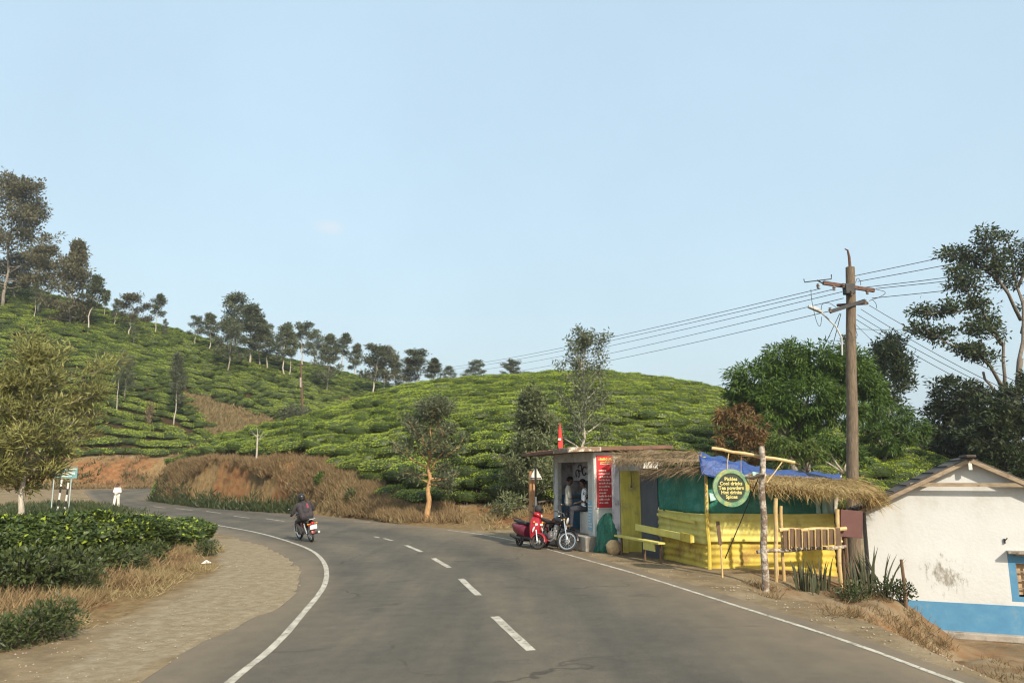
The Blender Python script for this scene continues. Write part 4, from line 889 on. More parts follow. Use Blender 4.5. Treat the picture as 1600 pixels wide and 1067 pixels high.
x, y, z = sample_mask(((X > 4.9) & (X < 8.4) & (Y > 12.2) & (Y < 17)) * (hg > -2) * ~inr * ss(.45, .6, fbm(X, Y, .9, 181)), 700); grass('verge_grass', x, y, z, .20, .014, M_grassb, 'withered grass on the soil bank below the stall', .8, 7, .08)
# weeds in the left foreground
for i, (u, v, D, w_, h_, n, m, lab) in enumerate([(72, 1000, 0, .85, .55, 700, M_weed, 'large grey-green weed at the lower left, nearest the camera'), (14, 1012, 0, .7, .45, 500, M_weed, 'weed clump cut by the left edge at the lower left'), (205, 893, 0, .85, .6, 600, M_weed, 'dark weed clump under the middle of the tea hedge'), (40, 925, 0, 1.3, .7, 800, M_weed, 'dark weed mass under the left end of the tea hedge'), (130, 925, 0, .7, .55, 450, M_weed, 'narrow weed between the two dark clumps under the hedge'), (322, 868, 0, .7, .45, 350, M_weed, 'low weed tuft at the hedge corner by the white litter')]):
    q = gp(u, v); shrub('verge_weed', q, w_, h_, int(n * 2.2), .10, m, lab, .24, 'weed', 9, group='weeds on the left verge')
# tea hedge, left foreground: bush by bush, dense large leaves
hedge = [bush_mesh('hedge_bush_mesh', 400 + i, 2300, 2400, 0.12, sx=1.05, sy=.95, h=1.0, flush=(.14, .10, .26)[i]) for i in range(3)]
def hedge_bush(x, y, s, h, lab, i):
    o = obj('tea_bush', hedge[i % 3]); o.location = (x, y, Gs(x, y) - .05); o.scale = (s * random.uniform(.9, 1.1), s, h * random.uniform(.9, 1.1)); o.rotation_euler = (random.gauss(0, .09), random.gauss(0, .09), i * 1.9)
    tag(o, lab, 'tea bush', 'tea bushes of the foreground hedge')
fr = [(-11.7, 26.8), (-11.6, 25.4), (-11.3, 24.0), (-11.0, 22.6), (-10.9, 21.1), (-10.9, 19.7), (-10.9, 18.3), (-11.2, 16.9), (-11.7, 15.4)]
ordn = ['at the clipped right end of the foreground hedge', 'second from the clipped right end of the foreground hedge', 'third from the clipped right end of the foreground hedge', 'fourth from the clipped right end of the foreground hedge', 'fifth from the clipped right end of the foreground hedge', 'sixth from the right end of the foreground hedge', 'seventh from the right end of the foreground hedge', 'last but one in the foreground hedge at the left edge', 'just outside the left edge']
hts = [.84, .84, .88, .94, 1.04, 1.14, 1.20, 1.22, 1.22]
for i, (x, y) in enumerate(fr): hedge_bush(x, y, rng.uniform(.95, 1.1), hts[i], 'dark leafy tea bush ' + ordn[i], i)
M_teadk = leafmat('tea_leaf_dark', (0.030, 0.044, 0.012), (0.085, 0.105, 0.030), .2)
for i, (u_, v_, w_, h_, n_, lb) in enumerate([(30, 930, 1.5, .85, 1900, 'straggling dark tea bush at the left edge, below the hedge'), (100, 915, 1.2, .75, 1500, 'loose low tea bush in front of the left half of the foreground hedge'), (168, 898, .95, .62, 1000, 'small straggling bush in front of the middle of the foreground hedge'), (235, 880, .8, .55, 800, 'little dark bush by the dry grass under the right half of the hedge')]):
    q = gp(u_, v_); e_ = shrub('straggling_bush', q, w_, h_, n_, .12, M_teadk, lb, .45, 'bush', 11)
k = 0
for r_ in range(1, 5):
    for i, (x, y) in enumerate(fr[:-1]):
        hedge_bush(x - r_ * 1.45 + rng.normal() * .1, y + .35 * r_ + rng.normal() * .15, rng.uniform(.95, 1.1), hts[i] * rng.uniform(.80, .88), 'tea bush showing only its top behind the front of the foreground hedge', i + r_)
# ------------------------------------------------------------------ buildings and street furniture
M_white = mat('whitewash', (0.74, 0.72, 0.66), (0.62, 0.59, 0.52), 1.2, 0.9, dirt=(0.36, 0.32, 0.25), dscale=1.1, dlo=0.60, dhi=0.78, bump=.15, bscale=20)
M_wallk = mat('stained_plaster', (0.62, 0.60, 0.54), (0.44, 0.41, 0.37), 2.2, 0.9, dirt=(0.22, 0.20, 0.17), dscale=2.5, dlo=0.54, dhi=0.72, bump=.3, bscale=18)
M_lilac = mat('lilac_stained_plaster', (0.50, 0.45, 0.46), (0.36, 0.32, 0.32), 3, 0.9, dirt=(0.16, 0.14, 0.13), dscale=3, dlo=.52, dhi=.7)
M_blue = mat('blue_wall_paint', (0.075, 0.22, 0.37), (0.10, 0.27, 0.42), 3, 0.7, dirt=(0.22, 0.26, 0.28), dscale=3, dlo=.58, dhi=.75)
M_bluelt = mat('pale_blue_paint', (0.24, 0.40, 0.50), (0.33, 0.48, 0.56), 3, .7)
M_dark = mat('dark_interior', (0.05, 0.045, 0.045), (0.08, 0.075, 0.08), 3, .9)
M_rust = mat('rusty_sheet', (0.14, 0.075, 0.05), (0.22, 0.12, 0.075), 2.5, .85, dirt=(.07, .05, .045), dscale=3)
M_conc = mat('old_concrete', (0.30, 0.26, 0.21), (0.42, 0.37, 0.31), 3, .95, dirt=(.12, .09, .065), dscale=2, bump=.3)
M_peel = mat('peeling_white_edge', (0.52, 0.48, 0.40), (0.22, 0.14, 0.09), 6, .9, lo=.42, hi=.52)
M_red = mat('red_board', (0.62, 0.035, 0.040), (0.54, 0.03, 0.035), 2, .55)
M_cream = mat('cream_lettering', (0.80, 0.70, 0.62), None, rough=.7)
M_yel = mat('yellow_lettering', (0.82, 0.60, 0.12), None, rough=.7)
M_yellow = mat('yellow_paint', (0.58, 0.49, 0.12), (0.68, 0.60, 0.20), 3, .9, spec=.12, dirt=(.38, .29, .10), dscale=2.2, dlo=.55, dhi=.75)
M_yellowd = mat('weathered_yellow_paint', (0.56, 0.41, 0.07), (0.64, 0.50, 0.11), 2.5, .9, spec=.12, dirt=(.30, .17, .06), dscale=2, dlo=.5, dhi=.7)
M_door = mat('mustard_door', (0.42, 0.34, 0.045), (0.55, 0.46, 0.09), 2.5, .7, stretch=(6, 6, .7), dirt=(.27, .22, .07), dscale=3, dlo=.5, dhi=.7)
M_slate = mat('slate_grey_sheet', (0.075, 0.08, 0.095), (0.10, 0.105, 0.12), 2, .7)
M_green = mat('green_tarpaulin', (0.012, 0.13, 0.090), (0.026, 0.21, 0.145), 2.5, .45, bump=.9, bscale=4, dirt=(.09, .25, .19), dscale=2.5, dlo=.52, dhi=.75)
M_greenl = mat('faded_green_tarpaulin', (0.30, 0.52, 0.46), (0.45, 0.62, 0.58), 5, .5)
M_net = mat('green_shade_net', (0.016, 0.10, 0.066), (0.035, 0.16, 0.105), 14, .8, bump=.8, bscale=40, stretch=(1, 1, .3))
M_tarp = mat('blue_tarpaulin', (0.012, 0.036, 0.15), (0.04, 0.09, 0.27), 5, .5, bump=1.0, bscale=7, dirt=(.12, .16, .26), dscale=4, dlo=.55, dhi=.75)
M_straw = leafmat('thatch_straw', (0.30, 0.205, 0.085), (0.56, 0.42, 0.20), .2, rough=.85, spec=.1)
M_straws = leafmat('thatch_grey_straw', (0.15, 0.105, 0.06), (0.34, 0.25, 0.145), .15, rough=.85, spec=.1)
M_thatchb = mat('thatch_body', (0.16, 0.11, 0.055), (0.30, 0.21, 0.10), 12, .95, bump=.8)
M_bamboo = mat('bamboo', (0.50, 0.33, 0.13), (0.62, 0.46, 0.22), 5, .6, dirt=(.25, .17, .08), dscale=5, stretch=(1, 1, .4))
M_post = mat('lichen_post', (0.17, 0.12, 0.085), (0.50, 0.44, 0.36), 7, .95, lo=.45, hi=.6, bump=.5)
M_brownw = mat('brown_board', (0.11, 0.066, 0.036), (0.17, 0.105, 0.06), 5, .8, stretch=(6, 6, 1))
M_maroon = mat('maroon_sheet', (0.105, 0.042, 0.034), (0.13, 0.055, 0.045), 3, .6)
M_pole = mat('weathered_pole', (0.10, 0.072, 0.046), (0.22, 0.165, 0.11), 6, .9, stretch=(5, 5, .6), bump=.4)
M_iron = mat('rusty_iron', (0.10, 0.055, 0.04), (0.17, 0.09, 0.06), 9, .8, metal=.2)
M_black = mat('black_iron', (0.02, 0.02, 0.02), (0.04, 0.038, 0.035), 9, .6)
M_porc = mat('insulator', (0.10, 0.06, 0.04), (0.3, .26, .22), 9, .3)
M_lamp = mat('lamp_grey', (0.42, 0.42, 0.40), (0.5, .5, .48), 6, .5)
M_glass = mat('window_glass', (0.05, 0.055, 0.05), None, rough=.1, spec=.6)
M_curt = mat('striped_curtain', (0.42, 0.23, 0.10), (0.62, 0.48, 0.32), 10, .9, stretch=(5, 5, .25))
M_wood = mat('weathered_wood', (0.24, 0.175, 0.11), (0.40, 0.31, 0.21), 4, .9, stretch=(1, 1, 4), dirt=(.13, .09, .06), dscale=4)
M_roofb = mat('dark_roof_sheet', (0.06, 0.05, 0.042), (0.12, 0.10, 0.08), 4, .9)
M_stripeW = mat('stripe_white', (0.75, 0.72, 0.64), (.6, .57, .5), 6, .7)
M_stripeK = mat('stripe_black', (0.025, 0.022, 0.02), None, rough=.7)
M_teal = mat('teal_sign', (0.13, 0.28, 0.29), (0.20, 0.36, 0.36), 4, .6)
M_tealb = mat('bright_teal_patch', (0.14, 0.50, 0.50), (.2, .56, .55), 4, .6)
M_signg = mat('grey_sign_metal', (0.36, 0.42, 0.41), (.44, .5, .49), 4, .6)
M_stone = mat('ochre_stone', (0.42, 0.28, 0.14), (0.55, 0.42, 0.25), 4, .95, bump=.6)
M_orangep = mat('ochre_post', (0.40, 0.19, 0.075), (0.52, 0.29, 0.13), 5, .85)
M_flag = mat('red_cloth', (0.62, 0.05, 0.04), (.5, .04, .03), 6, .8)

def P3(o, *p): return o.matrix_basis @ Vector(p)
# ---- roadside kiosk; local x = into the building, local y = along its open front, away from the camera
KZ = 0.20; KA = math.atan2(.362, .932)
kio = empty('roadside_kiosk', (2.43, 22.3, KZ), KA, 'small whitewashed tea kiosk with a flat roof and open front', 'kiosk')
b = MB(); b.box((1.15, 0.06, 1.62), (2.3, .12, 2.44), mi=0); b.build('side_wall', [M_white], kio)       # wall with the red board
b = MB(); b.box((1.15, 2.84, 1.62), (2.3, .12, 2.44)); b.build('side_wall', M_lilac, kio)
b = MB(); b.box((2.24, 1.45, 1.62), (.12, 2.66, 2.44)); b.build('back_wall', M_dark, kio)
b = MB(); b.box((.07, .26, 1.62), (.14, .28, 2.44)); b.build('front_pillar', M_wallk, kio)
b = MB(); b.box((.07, 2.68, 1.62), (.14, .20, 2.44)); b.build('front_pillar', M_wallk, kio)
b = MB(); b.box((.07, 1.49, 2.70), (.14, 2.18, .28)); b.build('lintel', M_wallk, kio)
b = MB(); b.box((1.02, 1.45, .19), (2.76, 3.1, .42)); b.build('plinth', M_conc, kio, bevel=.02)
b = MB(); b.box((.22, .72, .74), (.4, .62, .66)); b.build('low_counter', M_wallk, kio, bevel=.015)
b = MB(); b.box((-.012, .262, .98), (.02, .26, .86)); o = b.build('painted_notice', M_bluelt, kio); o['label'] = 'pale blue painted notice with white lines on the front pillar'
for i in range(9):
    b = MB(); yy = .36; n = random.randint(2, 4)
    for q in range(n): ln = random.uniform(.03, .07); b.box((-.025, yy - ln / 2, 1.34 - i * .085), (.006, ln, .028)); yy -= ln + .015
    b.build('notice_line', M_cream, o)
b = MB(); b.box((1.1, 2.771, .98), (2.0, .02, 1.1)); b.build('blue_dado', M_blue, kio)
b = MB(); b.box((.62, 1.45, 2.28), (.04, 2.5, .60)); o = b.build('valance_panel', M_lilac, kio)
def scroll(c, r, a0, a1, n=14, x=.58):
    return [(x, c[0] + r * (1 - .035 * i) * math.cos(a0 + (a1 - a0) * i / n), c[1] + r * (1 - .035 * i) * math.sin(a0 + (a1 - a0) * i / n)) for i in range(n + 1)]
for c, r, a0, a1 in [((2.3, 2.20), .16, 4.0, -1.5), ((2.08, 2.36), .15, 0.3, 5.6), ((1.78, 2.26), .17, 2.2, -3.0), ((1.5, 2.34), .17, 5.4, .4), ((1.22, 2.22), .14, 3.2, -2.2), ((.95, 2.3), .17, 6.0, 1.0), ((.7, 2.25), .14, 2.0, -3.4)]:
    MB().tube(scroll(c, r, a0, a1), .018, 5).build('painted_scroll', M_black, o)
b = MB(); b.box((1.9, 1.45, 1.45), (.5, 2.5, .04)); b.box((1.9, 1.45, .9), (.5, 2.5, .04)); b.build('shelf', M_brownw, kio)
b = MB(); b.box((1.2, 1.2, .62), (.5, 1.8, .44)); b.build('serving_table', M_brownw, kio)
# flat roof, tipped a little, with a peeling white edge
def roofpt(x, y, z): return (x, y, z + .035 * x - .02 * y)
def slab(x0, x1, y0, y1, z0, z1, name, m, parent):
    b = MB(); c = [(x0, y0), (x1, y0), (x1, y1), (x0, y1)]
    b.add([roofpt(x, y, z0) for x, y in c] + [roofpt(x, y, z1) for x, y in c], [(3, 2, 1, 0), (4, 5, 6, 7), (0, 1, 5, 4), (1, 2, 6, 5), (2, 3, 7, 6), (3, 0, 4, 7)]); return b.build(name, m, parent)
rf = slab(-.95, 2.6, -.28, 3.45, 2.87, 2.96, 'roof', M_rust, kio)
slab(-.975, -.953, -.28, .75, 2.84, 2.985, 'peeling_edge', M_peel, rf)
slab(-.95, .1, -.305, -.283, 2.85, 2.985, 'peeling_edge', M_peel, rf)
for i in range(8): slab(-.94, 2.58, -.15 + i * .45, -.10 + i * .45, 2.963, 2.985, 'roof_seam', M_rust, rf)
# red price board on the lit side wall: heading and eleven lines (too blurred to read in the photograph)
bd = empty('price_board', P3(kio, 0, 0, 0), KA, 'tall red price board with pale lines on the kiosk side wall', 'sign')
b = MB(); b.box((.36, -.018, 1.98), (.54, .03, 1.52)); pn = b.build('board_panel', M_red, bd)
b = MB(); b.box((.045, -.012, 1.98), (.03, .02, 1.6)); b.box((.36, -.012, 1.195), (.66, .02, .03)); b.build('board_margin', M_white, bd)
def wordline(y0, z, width, h, m, nm):
    b = MB(); x = y0; random.seed(int(z * 1000))
    while x < y0 + width:
        w_ = random.uniform(.012, .028); hh = h * random.choice((1, .75, .75, .7, 1.15)); b.box((x + w_ / 2, -.036, z + (hh - h) / 2), (w_, .004, hh)); x += w_ + random.choice((.006, .006, .006, .022))
    b.build(nm, m, bd)
wordline(.15, 2.63, .42, .075, M_yel, 'heading_line'); wordline(.20, 2.545, .32, .04, M_yel, 'heading_line'); wordline(.2, 2.49, .3, .03, M_cream, 'heading_line')
for i, w_ in enumerate([.22, .36, .40, .35, .42, .36, .28, .22, .40, .34, .28]): wordline(.15, 2.30 - i * .094, w_, .045, M_cream, 'text_line')
# folded red flag on the roof
q = px(874.5, 706, 25.2); b = MB(); b.tube([(0, 0, -.1), (0, 0, 1.0)], .012, 6)
fl = empty('red_flag', q, 0, 'furled red flag standing on the kiosk roof', 'flag'); b.build('staff', M_brownw, fl)
b = MB(); rings = []
for i, (z, w_) in enumerate([(.05, .075), (.25, .08), (.45, .062), (.65, .055), (.85, .03), (.98, .012)]): rings.append([(w_ * (1 + .25 * math.sin(j * 2.1 + i)) * math.cos(j * math.pi / 5) + .02, w_ * .6 * (1 + .25 * math.cos(j * 1.7 + i)) * math.sin(j * math.pi / 5), z) for j in range(10)])
b.loft(rings); b.build('cloth', M_flag, fl, True)
b = MB(); b.box((.0, -.075, .42), (.09, .012, .07)); b.build('white_mark', M_cream, fl)
# ochre post and triangular road sign beside the kiosk
q = gp(831, 846); q = px(831, 800, 27.5); q.z = Gs(q.x, q.y)
b = MB(); b.tube([(0, 0, -.2), (.01, 0, 1), (0, 0, 2.35)], [.125, .118, .112], 12); o = b.build('ochre_post', M_orangep, None, True); o.location = q; tag(o, 'thick ochre wooden post left of the kiosk', 'post')
sg = empty('road_sign', (q.x + .14, q.y - .35, Gs(q.x, q.y)), 0, 'triangular road sign on a striped post left of the kiosk', 'road sign')
pm = MB()
for i in range(7): pm = MB(); pm.tube([(0, 0, i * .36), (0, 0, (i + 1) * .36)], .032, 8); pm.build('post_band', M_stripeW if i in (3, 1) else M_stripeK, sg)
b = MB(); M = Matrix.Translation((0, .06, 2.06)) @ Matrix.Rotation(R(90), 4, 'X'); b.prism([(-.24, 0), (.24, 0), (0, .44)], .02, M); tri = b.build('sign_plate', M_stripeW, sg)
b = MB(); b.beam((-.2, .034, 2.10), (.2, .034, 2.10), .03, .03); b.build('stiffener', M_iron, tri)
# net-covered heap and stone
q = px(953, 858, 21.9); q.z = Gs(q.x, q.y); b = MB(); rings = []; random.seed(31)
for i in range(15):
    t_ = i / 14; z = 1.06 * t_; w_ = (.47 - .10 * t_) * (1 - t_ ** 5 * .85)
    rings.append([((w_ + .045 * math.sin(j * 1.9 + 2 * math.sin(t_ * 4)) * (1 - t_) + .03 * math.sin(j * .55 + t_ * 7) + random.gauss(0, .008)) * math.cos(j * math.pi / 20) + .05 * math.sin(t_ * 4), (w_ * .8 + .04 * math.sin(j * 2.1 + t_ * 3) * (1 - t_) + random.gauss(0, .008)) * math.sin(j * math.pi / 20), z + .03 * math.sin(j * .9)) for j in range(40)])
b.loft(rings); o = b.build('netted_heap', M_net, None, True, angle=None); o.location = q; o.rotation_euler = (0, 0, .4); tag(o, 'heap under dark green shade net against the kiosk corner', 'heap')
def rock(loc, s, label, m=M_stone, nm='stone', grp=None):
    b = MB(); n = 10; rings = []
    for i in range(6):
        th = math.pi * (i + .4) / 6.2; rings.append([(s[0] * math.sin(th) ** .7 * (1 + random.gauss(0, .07)) * math.cos(j * 6.283 / n), s[1] * math.sin(th) ** .7 * (1 + random.gauss(0, .07)) * math.sin(j * 6.283 / n), s[2] * (1 + math.cos(th)) * .5) for j in range(n)])
    b.loft(rings[::-1]); o = b.build(nm, m, None, True); o.location = loc; tag(o, label, 'stone', grp); return o
q = px(959, 861, 21.3); q.z = Gs(q.x, q.y) - .03; rock(q, (.22, .18, .42), 'pale ochre stone leaning against the green netted heap')
# ---- stall with corrugated yellow walls
K = Vector((4.65, 18.0, Gs(4.6, 17.8))); Lp = Vector((3.9, 20.2, K.z)); Rp = Vector((7.75, 18.25, K.z)); DL = Vector((3.64, 21.35, K.z)); DR = Vector((3.08, 21.45, K.z))
st = empty('stall', K, 0, 'makeshift stall of yellow corrugated sheets, green tarpaulin and thatch', 'stall')
def corr(p, q, z0, z1, name, m, amp=.012, wl=.165, out=(0, 0), lean=0.0):
    """sheet with horizontal corrugations between two ground points"""
    p = Vector(p) - K; q = Vector(q) - K; n = int((z1 - z0) / wl * 8); d = (q - p); nn = Vector((d.y, -d.x, 0)).normalized()
    V = []; Fc = []; NS = 7
    for i in range(n + 1):
        z = z0 + (z1 - z0) * i / n; off = amp * math.sin(2 * math.pi * (z - z0) / wl)
        for j in range(NS + 1):
            t = j / NS; V.append(p + d * t + nn * (off + lean * (z1 - z) + .012 * math.sin(j * 2.3 + z * 2)) + Vector((0, 0, z + .012 * math.sin(t * 5 + z))))
    for i in range(n):
        for j in range(NS): a = i * (NS + 1) + j; Fc.append((a, a + 1, a + NS + 2, a + NS + 1))
    b = MB(); b.add(V, Fc); o = b.build(name, m, st, True, angle=None); s = o.modifiers.new('thick', 'SOLIDIFY'); s.thickness = .006; return o
corr(K, Rp, .60, 1.26, 'corrugated_sheet', M_yellow, lean=.02); corr(K + Vector((.03, .06, 0)), Rp + Vector((0, .06, 0)), -.38, .63, 'corrugated_sheet', M_yellowd)
corr(Lp, K + Vector((-.02, .03, 0)), .55, 1.26, 'corrugated_sheet', M_yellow); corr(Lp + Vector((.1, .03, 0)), K + Vector((0, .08, 0)), -.2, .56, 'corrugated_sheet', M_yellowd)
def cloth(p, q, z0, z1, name, m, amp=.03, k=3, back=0.0, par=None):
    p = Vector(p) - K; q = Vector(q) - K; d = q - p; nn = Vector((d.y, -d.x, 0)).normalized(); V = []; Fc = []; NX, NZ = 26, 12
    for i in range(NZ + 1):
        for j in range(NX + 1):
            t = j / NX; s_ = i / NZ
            za = z0[0] + (z0[1] - z0[0]) * t; zb_ = z1[0] + (z1[1] - z1[0]) * t
            V.append(p + d * t + nn * (amp * math.sin(t * k * 6.28 + s_ * 2.2) * (1 - .5 * s_) + amp * .5 * math.sin(s_ * 5 + t * 4) - back) + Vector((0, 0, za + (zb_ - za) * s_)))
    for i in range(NZ):
        for j in range(NX): a = i * (NX + 1) + j; Fc.append((a, a + 1, a + NX + 2, a + NX + 1))
    b = MB(); b.add(V, Fc); o = b.build(name, m, par or st, True, angle=None); s = o.modifiers.new('thick', 'SOLIDIFY'); s.thickness = .004; return o
gf = cloth(K + Vector((.03, .02, 0)), Rp + Vector((-.25, 0, 0)), (1.24, 1.20), (2.14, 1.97), 'green_tarpaulin', M_green, .025, 2, .04)
cloth(Lp + Vector((0, .02, 0)), K + Vector((-.03, .02, 0)), (1.24, 1.24), (2.42, 2.42), 'green_tarpaulin', M_green, .03, 2, .03)
cloth(Rp + Vector((-.42, .02, 0)), Rp + Vector((.02, .02, 0)), (1.22, 1.22), (2.1, 2.0), 'pale_blue_cloth', M_greenl, .03, 2, .02)
cloth(Rp + Vector((.02, .0, 0)), Rp + Vector((.3, 3.0, 0)), (0, 0), (2.1, 2.3), 'side_sheet', M_slate, .01, 1, 0)
for dx, w_, z in ((.18, .26, 1.95), (.05, .18, 1.55), (1.1, .2, 2.05)):
    cloth(K + Vector((dx, -.055, 0)), K + Vector((dx + w_, -.055, 0)), (z, z + .05), (z + .2, z + .16), 'torn_patch', M_greenl, .015, 1, 0, gf)
b = MB()
for p in (K + Vector((-.03, -.05, 0)),): b.tube([p - K + Vector((0, 0, z + .0)) + Vector((.02 * math.sin(z * 4), 0, 0)) for z in (0, .5, 1, 1.6, 2.2, 2.6)], [.05, .045, .05, .045, .04, .04], 8)
b.build('corner_post', M_yellowd, st, True)
b = MB()
for i in range(9): b.beam(Vector((-.055, -.075, 1.3 + i * .13)), Vector((-.02, -.08, 1.42 + i * .13)), .07, .02)
b.build('flaking_batten', M_peel, st)
# slate panel, mustard door
def panel(p, q, z0, z1, th, name, m, par=st, org=None):
    org = K if org is None else org; p = Vector(p) - org; q = Vector(q) - org; d = q - p; b = MB()
    b.box((p + q) / 2 + Vector((0, 0, (z0 + z1) / 2)), (d.length, th, z1 - z0), math.atan2(d.y, d.x)); return b.build(name, m, par, bevel=.004)
panel(DL, Lp, -.02, 2.35, .03, 'slate_panel', M_slate)
dr = panel(DR, DL, .05, 2.28, .04, 'door', M_door)
b = MB(); q = (DR + DL) / 2 - K; b.tube([q + Vector((.02, -.06, 2.24)), q + Vector((.03, -.05, 2.0)), q + Vector((.02, -.04, 1.86))], .008, 5); b.ball(q + Vector((.02, -.05, 1.84)), .03, 8); b.build('hanging_latch', M_brownw, dr)
b = MB(); b.box(q + Vector((-.18, -.027, .25)), (.16, .012, .45)); b.build('door_patch', M_yellow, dr)
panel(DR + Vector((-.2, .25, 0)), DR + Vector((-.0, .1, 0)), 0, 2.5, .04, 'filler_wall', M_lilac)
# benches and boards along the shaded side
sd_ = (K - Lp).normalized(); no = Vector((sd_.y, -sd_.x, 0))
if no.x > 0: no = -no
def along(t, out, z): return Lp - K + sd_ * t + no * out + Vector((0, 0, z))
for nm, a, c, w_, h_, m in (('bench_plank', along(-.55, .38, .78), along(2.0, .22, .66), .06, .17, M_yellow), ('bench_plank', along(-1.35, .55, .50), along(1.2, .62, .50), .20, .05, M_yellow), ('bench_plank', along(.05, .06, 1.14), along(1.9, .1, 1.05), .04, .07, M_yellow), ('seat_edge', along(.35, .66, .40), along(.95, .68, .40), .04, .22, M_yellow)):
    b = MB(); b.beam(a, c, w_, h_); b.build(nm, m, st, bevel=.006)
b = MB(); b.beam(along(1.55, .27, .69), along(1.98, .25, .67), .07, .20); b.build('plank_patch', M_yellowd, st)
for t in (-1.1, .2, 1.0): b = MB(); b.tube([along(t, .55, -.05), along(t, .55, .5)], .03, 6); b.build('bench_leg', M_brownw, st)
# roof: blue tarpaulin over poles, thatch along the shaded eave, thatch awning to the front
def sheet(c, NX, NY, amp, name, m, par, k=4, th=.004, seed=0):
    c = [Vector(q) - K for q in c]; V = []; Fc = []
    for i in range(NY + 1):
        for j in range(NX + 1):
            t = j / NX; s_ = i / NY; p = c[0].lerp(c[1], t).lerp(c[3].lerp(c[2], t), s_)
            V.append(p + Vector((0, 0, amp * (math.sin(t * k * 5 + seed) * math.cos(s_ * k * 3 + seed) + .5 * math.sin(t * 17 + s_ * 9)))))
    for i in range(NY):
        for j in range(NX): a = i * (NX + 1) + j; Fc.append((a, a + 1, a + NX + 2, a + NX + 1))
    b = MB(); b.add(V, Fc); o = b.build(name, m, par, True, angle=None); s = o.modifiers.new('thick', 'SOLIDIFY'); s.thickness = th; return o
T = lambda u, v, D: px(u, v, D)
tarp = sheet([T(1098, 740, 17.75), T(1185, 748, 17.9), T(1190, 729, 20.5), T(1092, 706, 20.5)], 16, 12, .05, 'blue_tarpaulin', M_tarp, st)
sheet([T(1184, 748, 18.1), T(1320, 755, 18.4), T(1312, 741, 21.5), T(1188, 731, 20.6)], 16, 10, .04, 'blue_tarpaulin', M_tarp, st, seed=3)
sheet([T(1096, 742, 17.7), T(1165, 752, 17.65), T(1160, 726, 17.85), T(1092, 712, 17.9)], 12, 6, .03, 'tarpaulin_flap', M_tarp, tarp, 6, seed=2)
sheet([T(962, 717, 21.6), T(1096, 722, 18.0), T(1096, 707, 20.8), T(985, 702, 23.2)], 16, 8, .02, 'eave_backing', M_thatchb, st, 3, .05)
def thatch(name, a, c, down, n, ln, wd, m, par, th=.10, spread=.25, lift=.0, org=K):
    """straw laid along the line a-c, hanging in direction down"""
    a = np.array(a) - np.array(org); c = np.array(c) - np.array(org); t = rng.random((n, 1)); dn = np.array(down, float)
    C = a + (c - a) * t + rng.normal(size=(n, 3)) * [.04, .04, th * .5] - dn * rng.random((n, 1)) * 0.3 * lift
    D = nrmz(dn)[None] + rng.normal(size=(n, 3)) * spread
    L_ = ln * rng.uniform(.45, 1.15, n); me = leafmesh(name, C, D, rdir(n), L_, wd, m, rng.random(n), -.05)
    o = obj(name, me, par); o['kind'] = 'stuff'; return o
thatch('thatch_eave', T(955, 714, 21.7), T(1092, 719, 18.1), (-.35, -.5, -.55), 800, .42, .013, M_straws, st, .08, .35)
thatch('thatch_eave', T(962, 708, 22.2), T(1095, 706, 19.2), (-.5, -.5, -.2), 700, .45, .013, M_straws, st, .05, .35)
thatch('thatch_eave', T(1012, 735, 19.9), T(1104, 728, 17.8), (-.8, -.25, -.45), 420, .5, .014, M_straws, st, .04, .25)
# awning: sloping thatch mat on posts
a0_, a1_, b0_, b1_ = T(1172, 741, 18.3), T(1330, 750, 18.6), T(1152, 752, 17.0), T(1362, 771, 17.3)
aw = empty('thatch_awning', (b0_.x, b0_.y, Gs(b0_.x, b0_.y)), 0, 'straw thatch awning on bamboo posts in front of the yellow stall', 'awning'); AO = Vector(aw.location)
c4 = [b0_ - AO, b1_ - AO, a1_ - AO, a0_ - AO]
b = MB(); lo = [p - Vector((0, 0, .05)) for p in c4]; b.add(c4 + lo, [(0, 1, 2, 3), (7, 6, 5, 4), (0, 4, 5, 1), (1, 5, 6, 2), (2, 6, 7, 3), (3, 7, 4, 0)]); b.build('thatch_mat', M_thatchb, aw)
n = 6500; t = rng.random(n); s_ = rng.random(n) ** .8
A0, A1, B0, B1 = [np.array(q) for q in (c4[3], c4[2], c4[0], c4[1])]
C = (A0 + (A1 - A0) * t[:, None]) * (1 - s_[:, None]) + (B0 + (B1 - B0) * t[:, None]) * s_[:, None] + np.c_[rng.normal(size=(n, 2)) * .02, rng.random(n) * .07]
dn = nrmz((B0 + B1 - A0 - A1) / 2)[None]
D = dn + rng.normal(size=(n, 3)) * [.30, .18, .12] + np.c_[np.zeros(n) + .25 * (t - .4), np.zeros(n), -.25 * s_]
o = obj('straw', leafmesh('straw', C, D, rdir(n) * .5 + [0, 0, 1], .42 * rng.uniform(.5, 1.2, n), .013, M_straw, rng.random(n), -.04), aw); o['kind'] = 'stuff'
n = 1500; t = rng.random(n); C = B0 + (B1 - B0) * t[:, None] + np.c_[rng.normal(size=(n, 2)) * .08, rng.normal(size=n) * .05 - .03]
o = obj('straw_fringe', leafmesh('straw_fringe', C, np.array([.12, -.45, -.8])[None] + rng.normal(size=(n, 3)) * .42, rdir(n), .34 * rng.random(n) ** 2 + .08, .011, M_straw, rng.random(n), -.05), aw); o['kind'] = 'stuff'
n = 1100; t = rng.random(n); C = B1 + (A1 - B1) * t[:, None] + np.c_[rng.normal(size=(n, 2)) * .08, rng.normal(size=n) * .06 - .02]
o = obj('straw_fringe', leafmesh('straw_fringe', C, np.array([.75, -.2, -.65])[None] + rng.normal(size=(n, 3)) * .3, rdir(n), .5 * rng.uniform(.4, 1.2, n), .015, M_straw, rng.random(n), -.05), aw); o['kind'] = 'stuff'
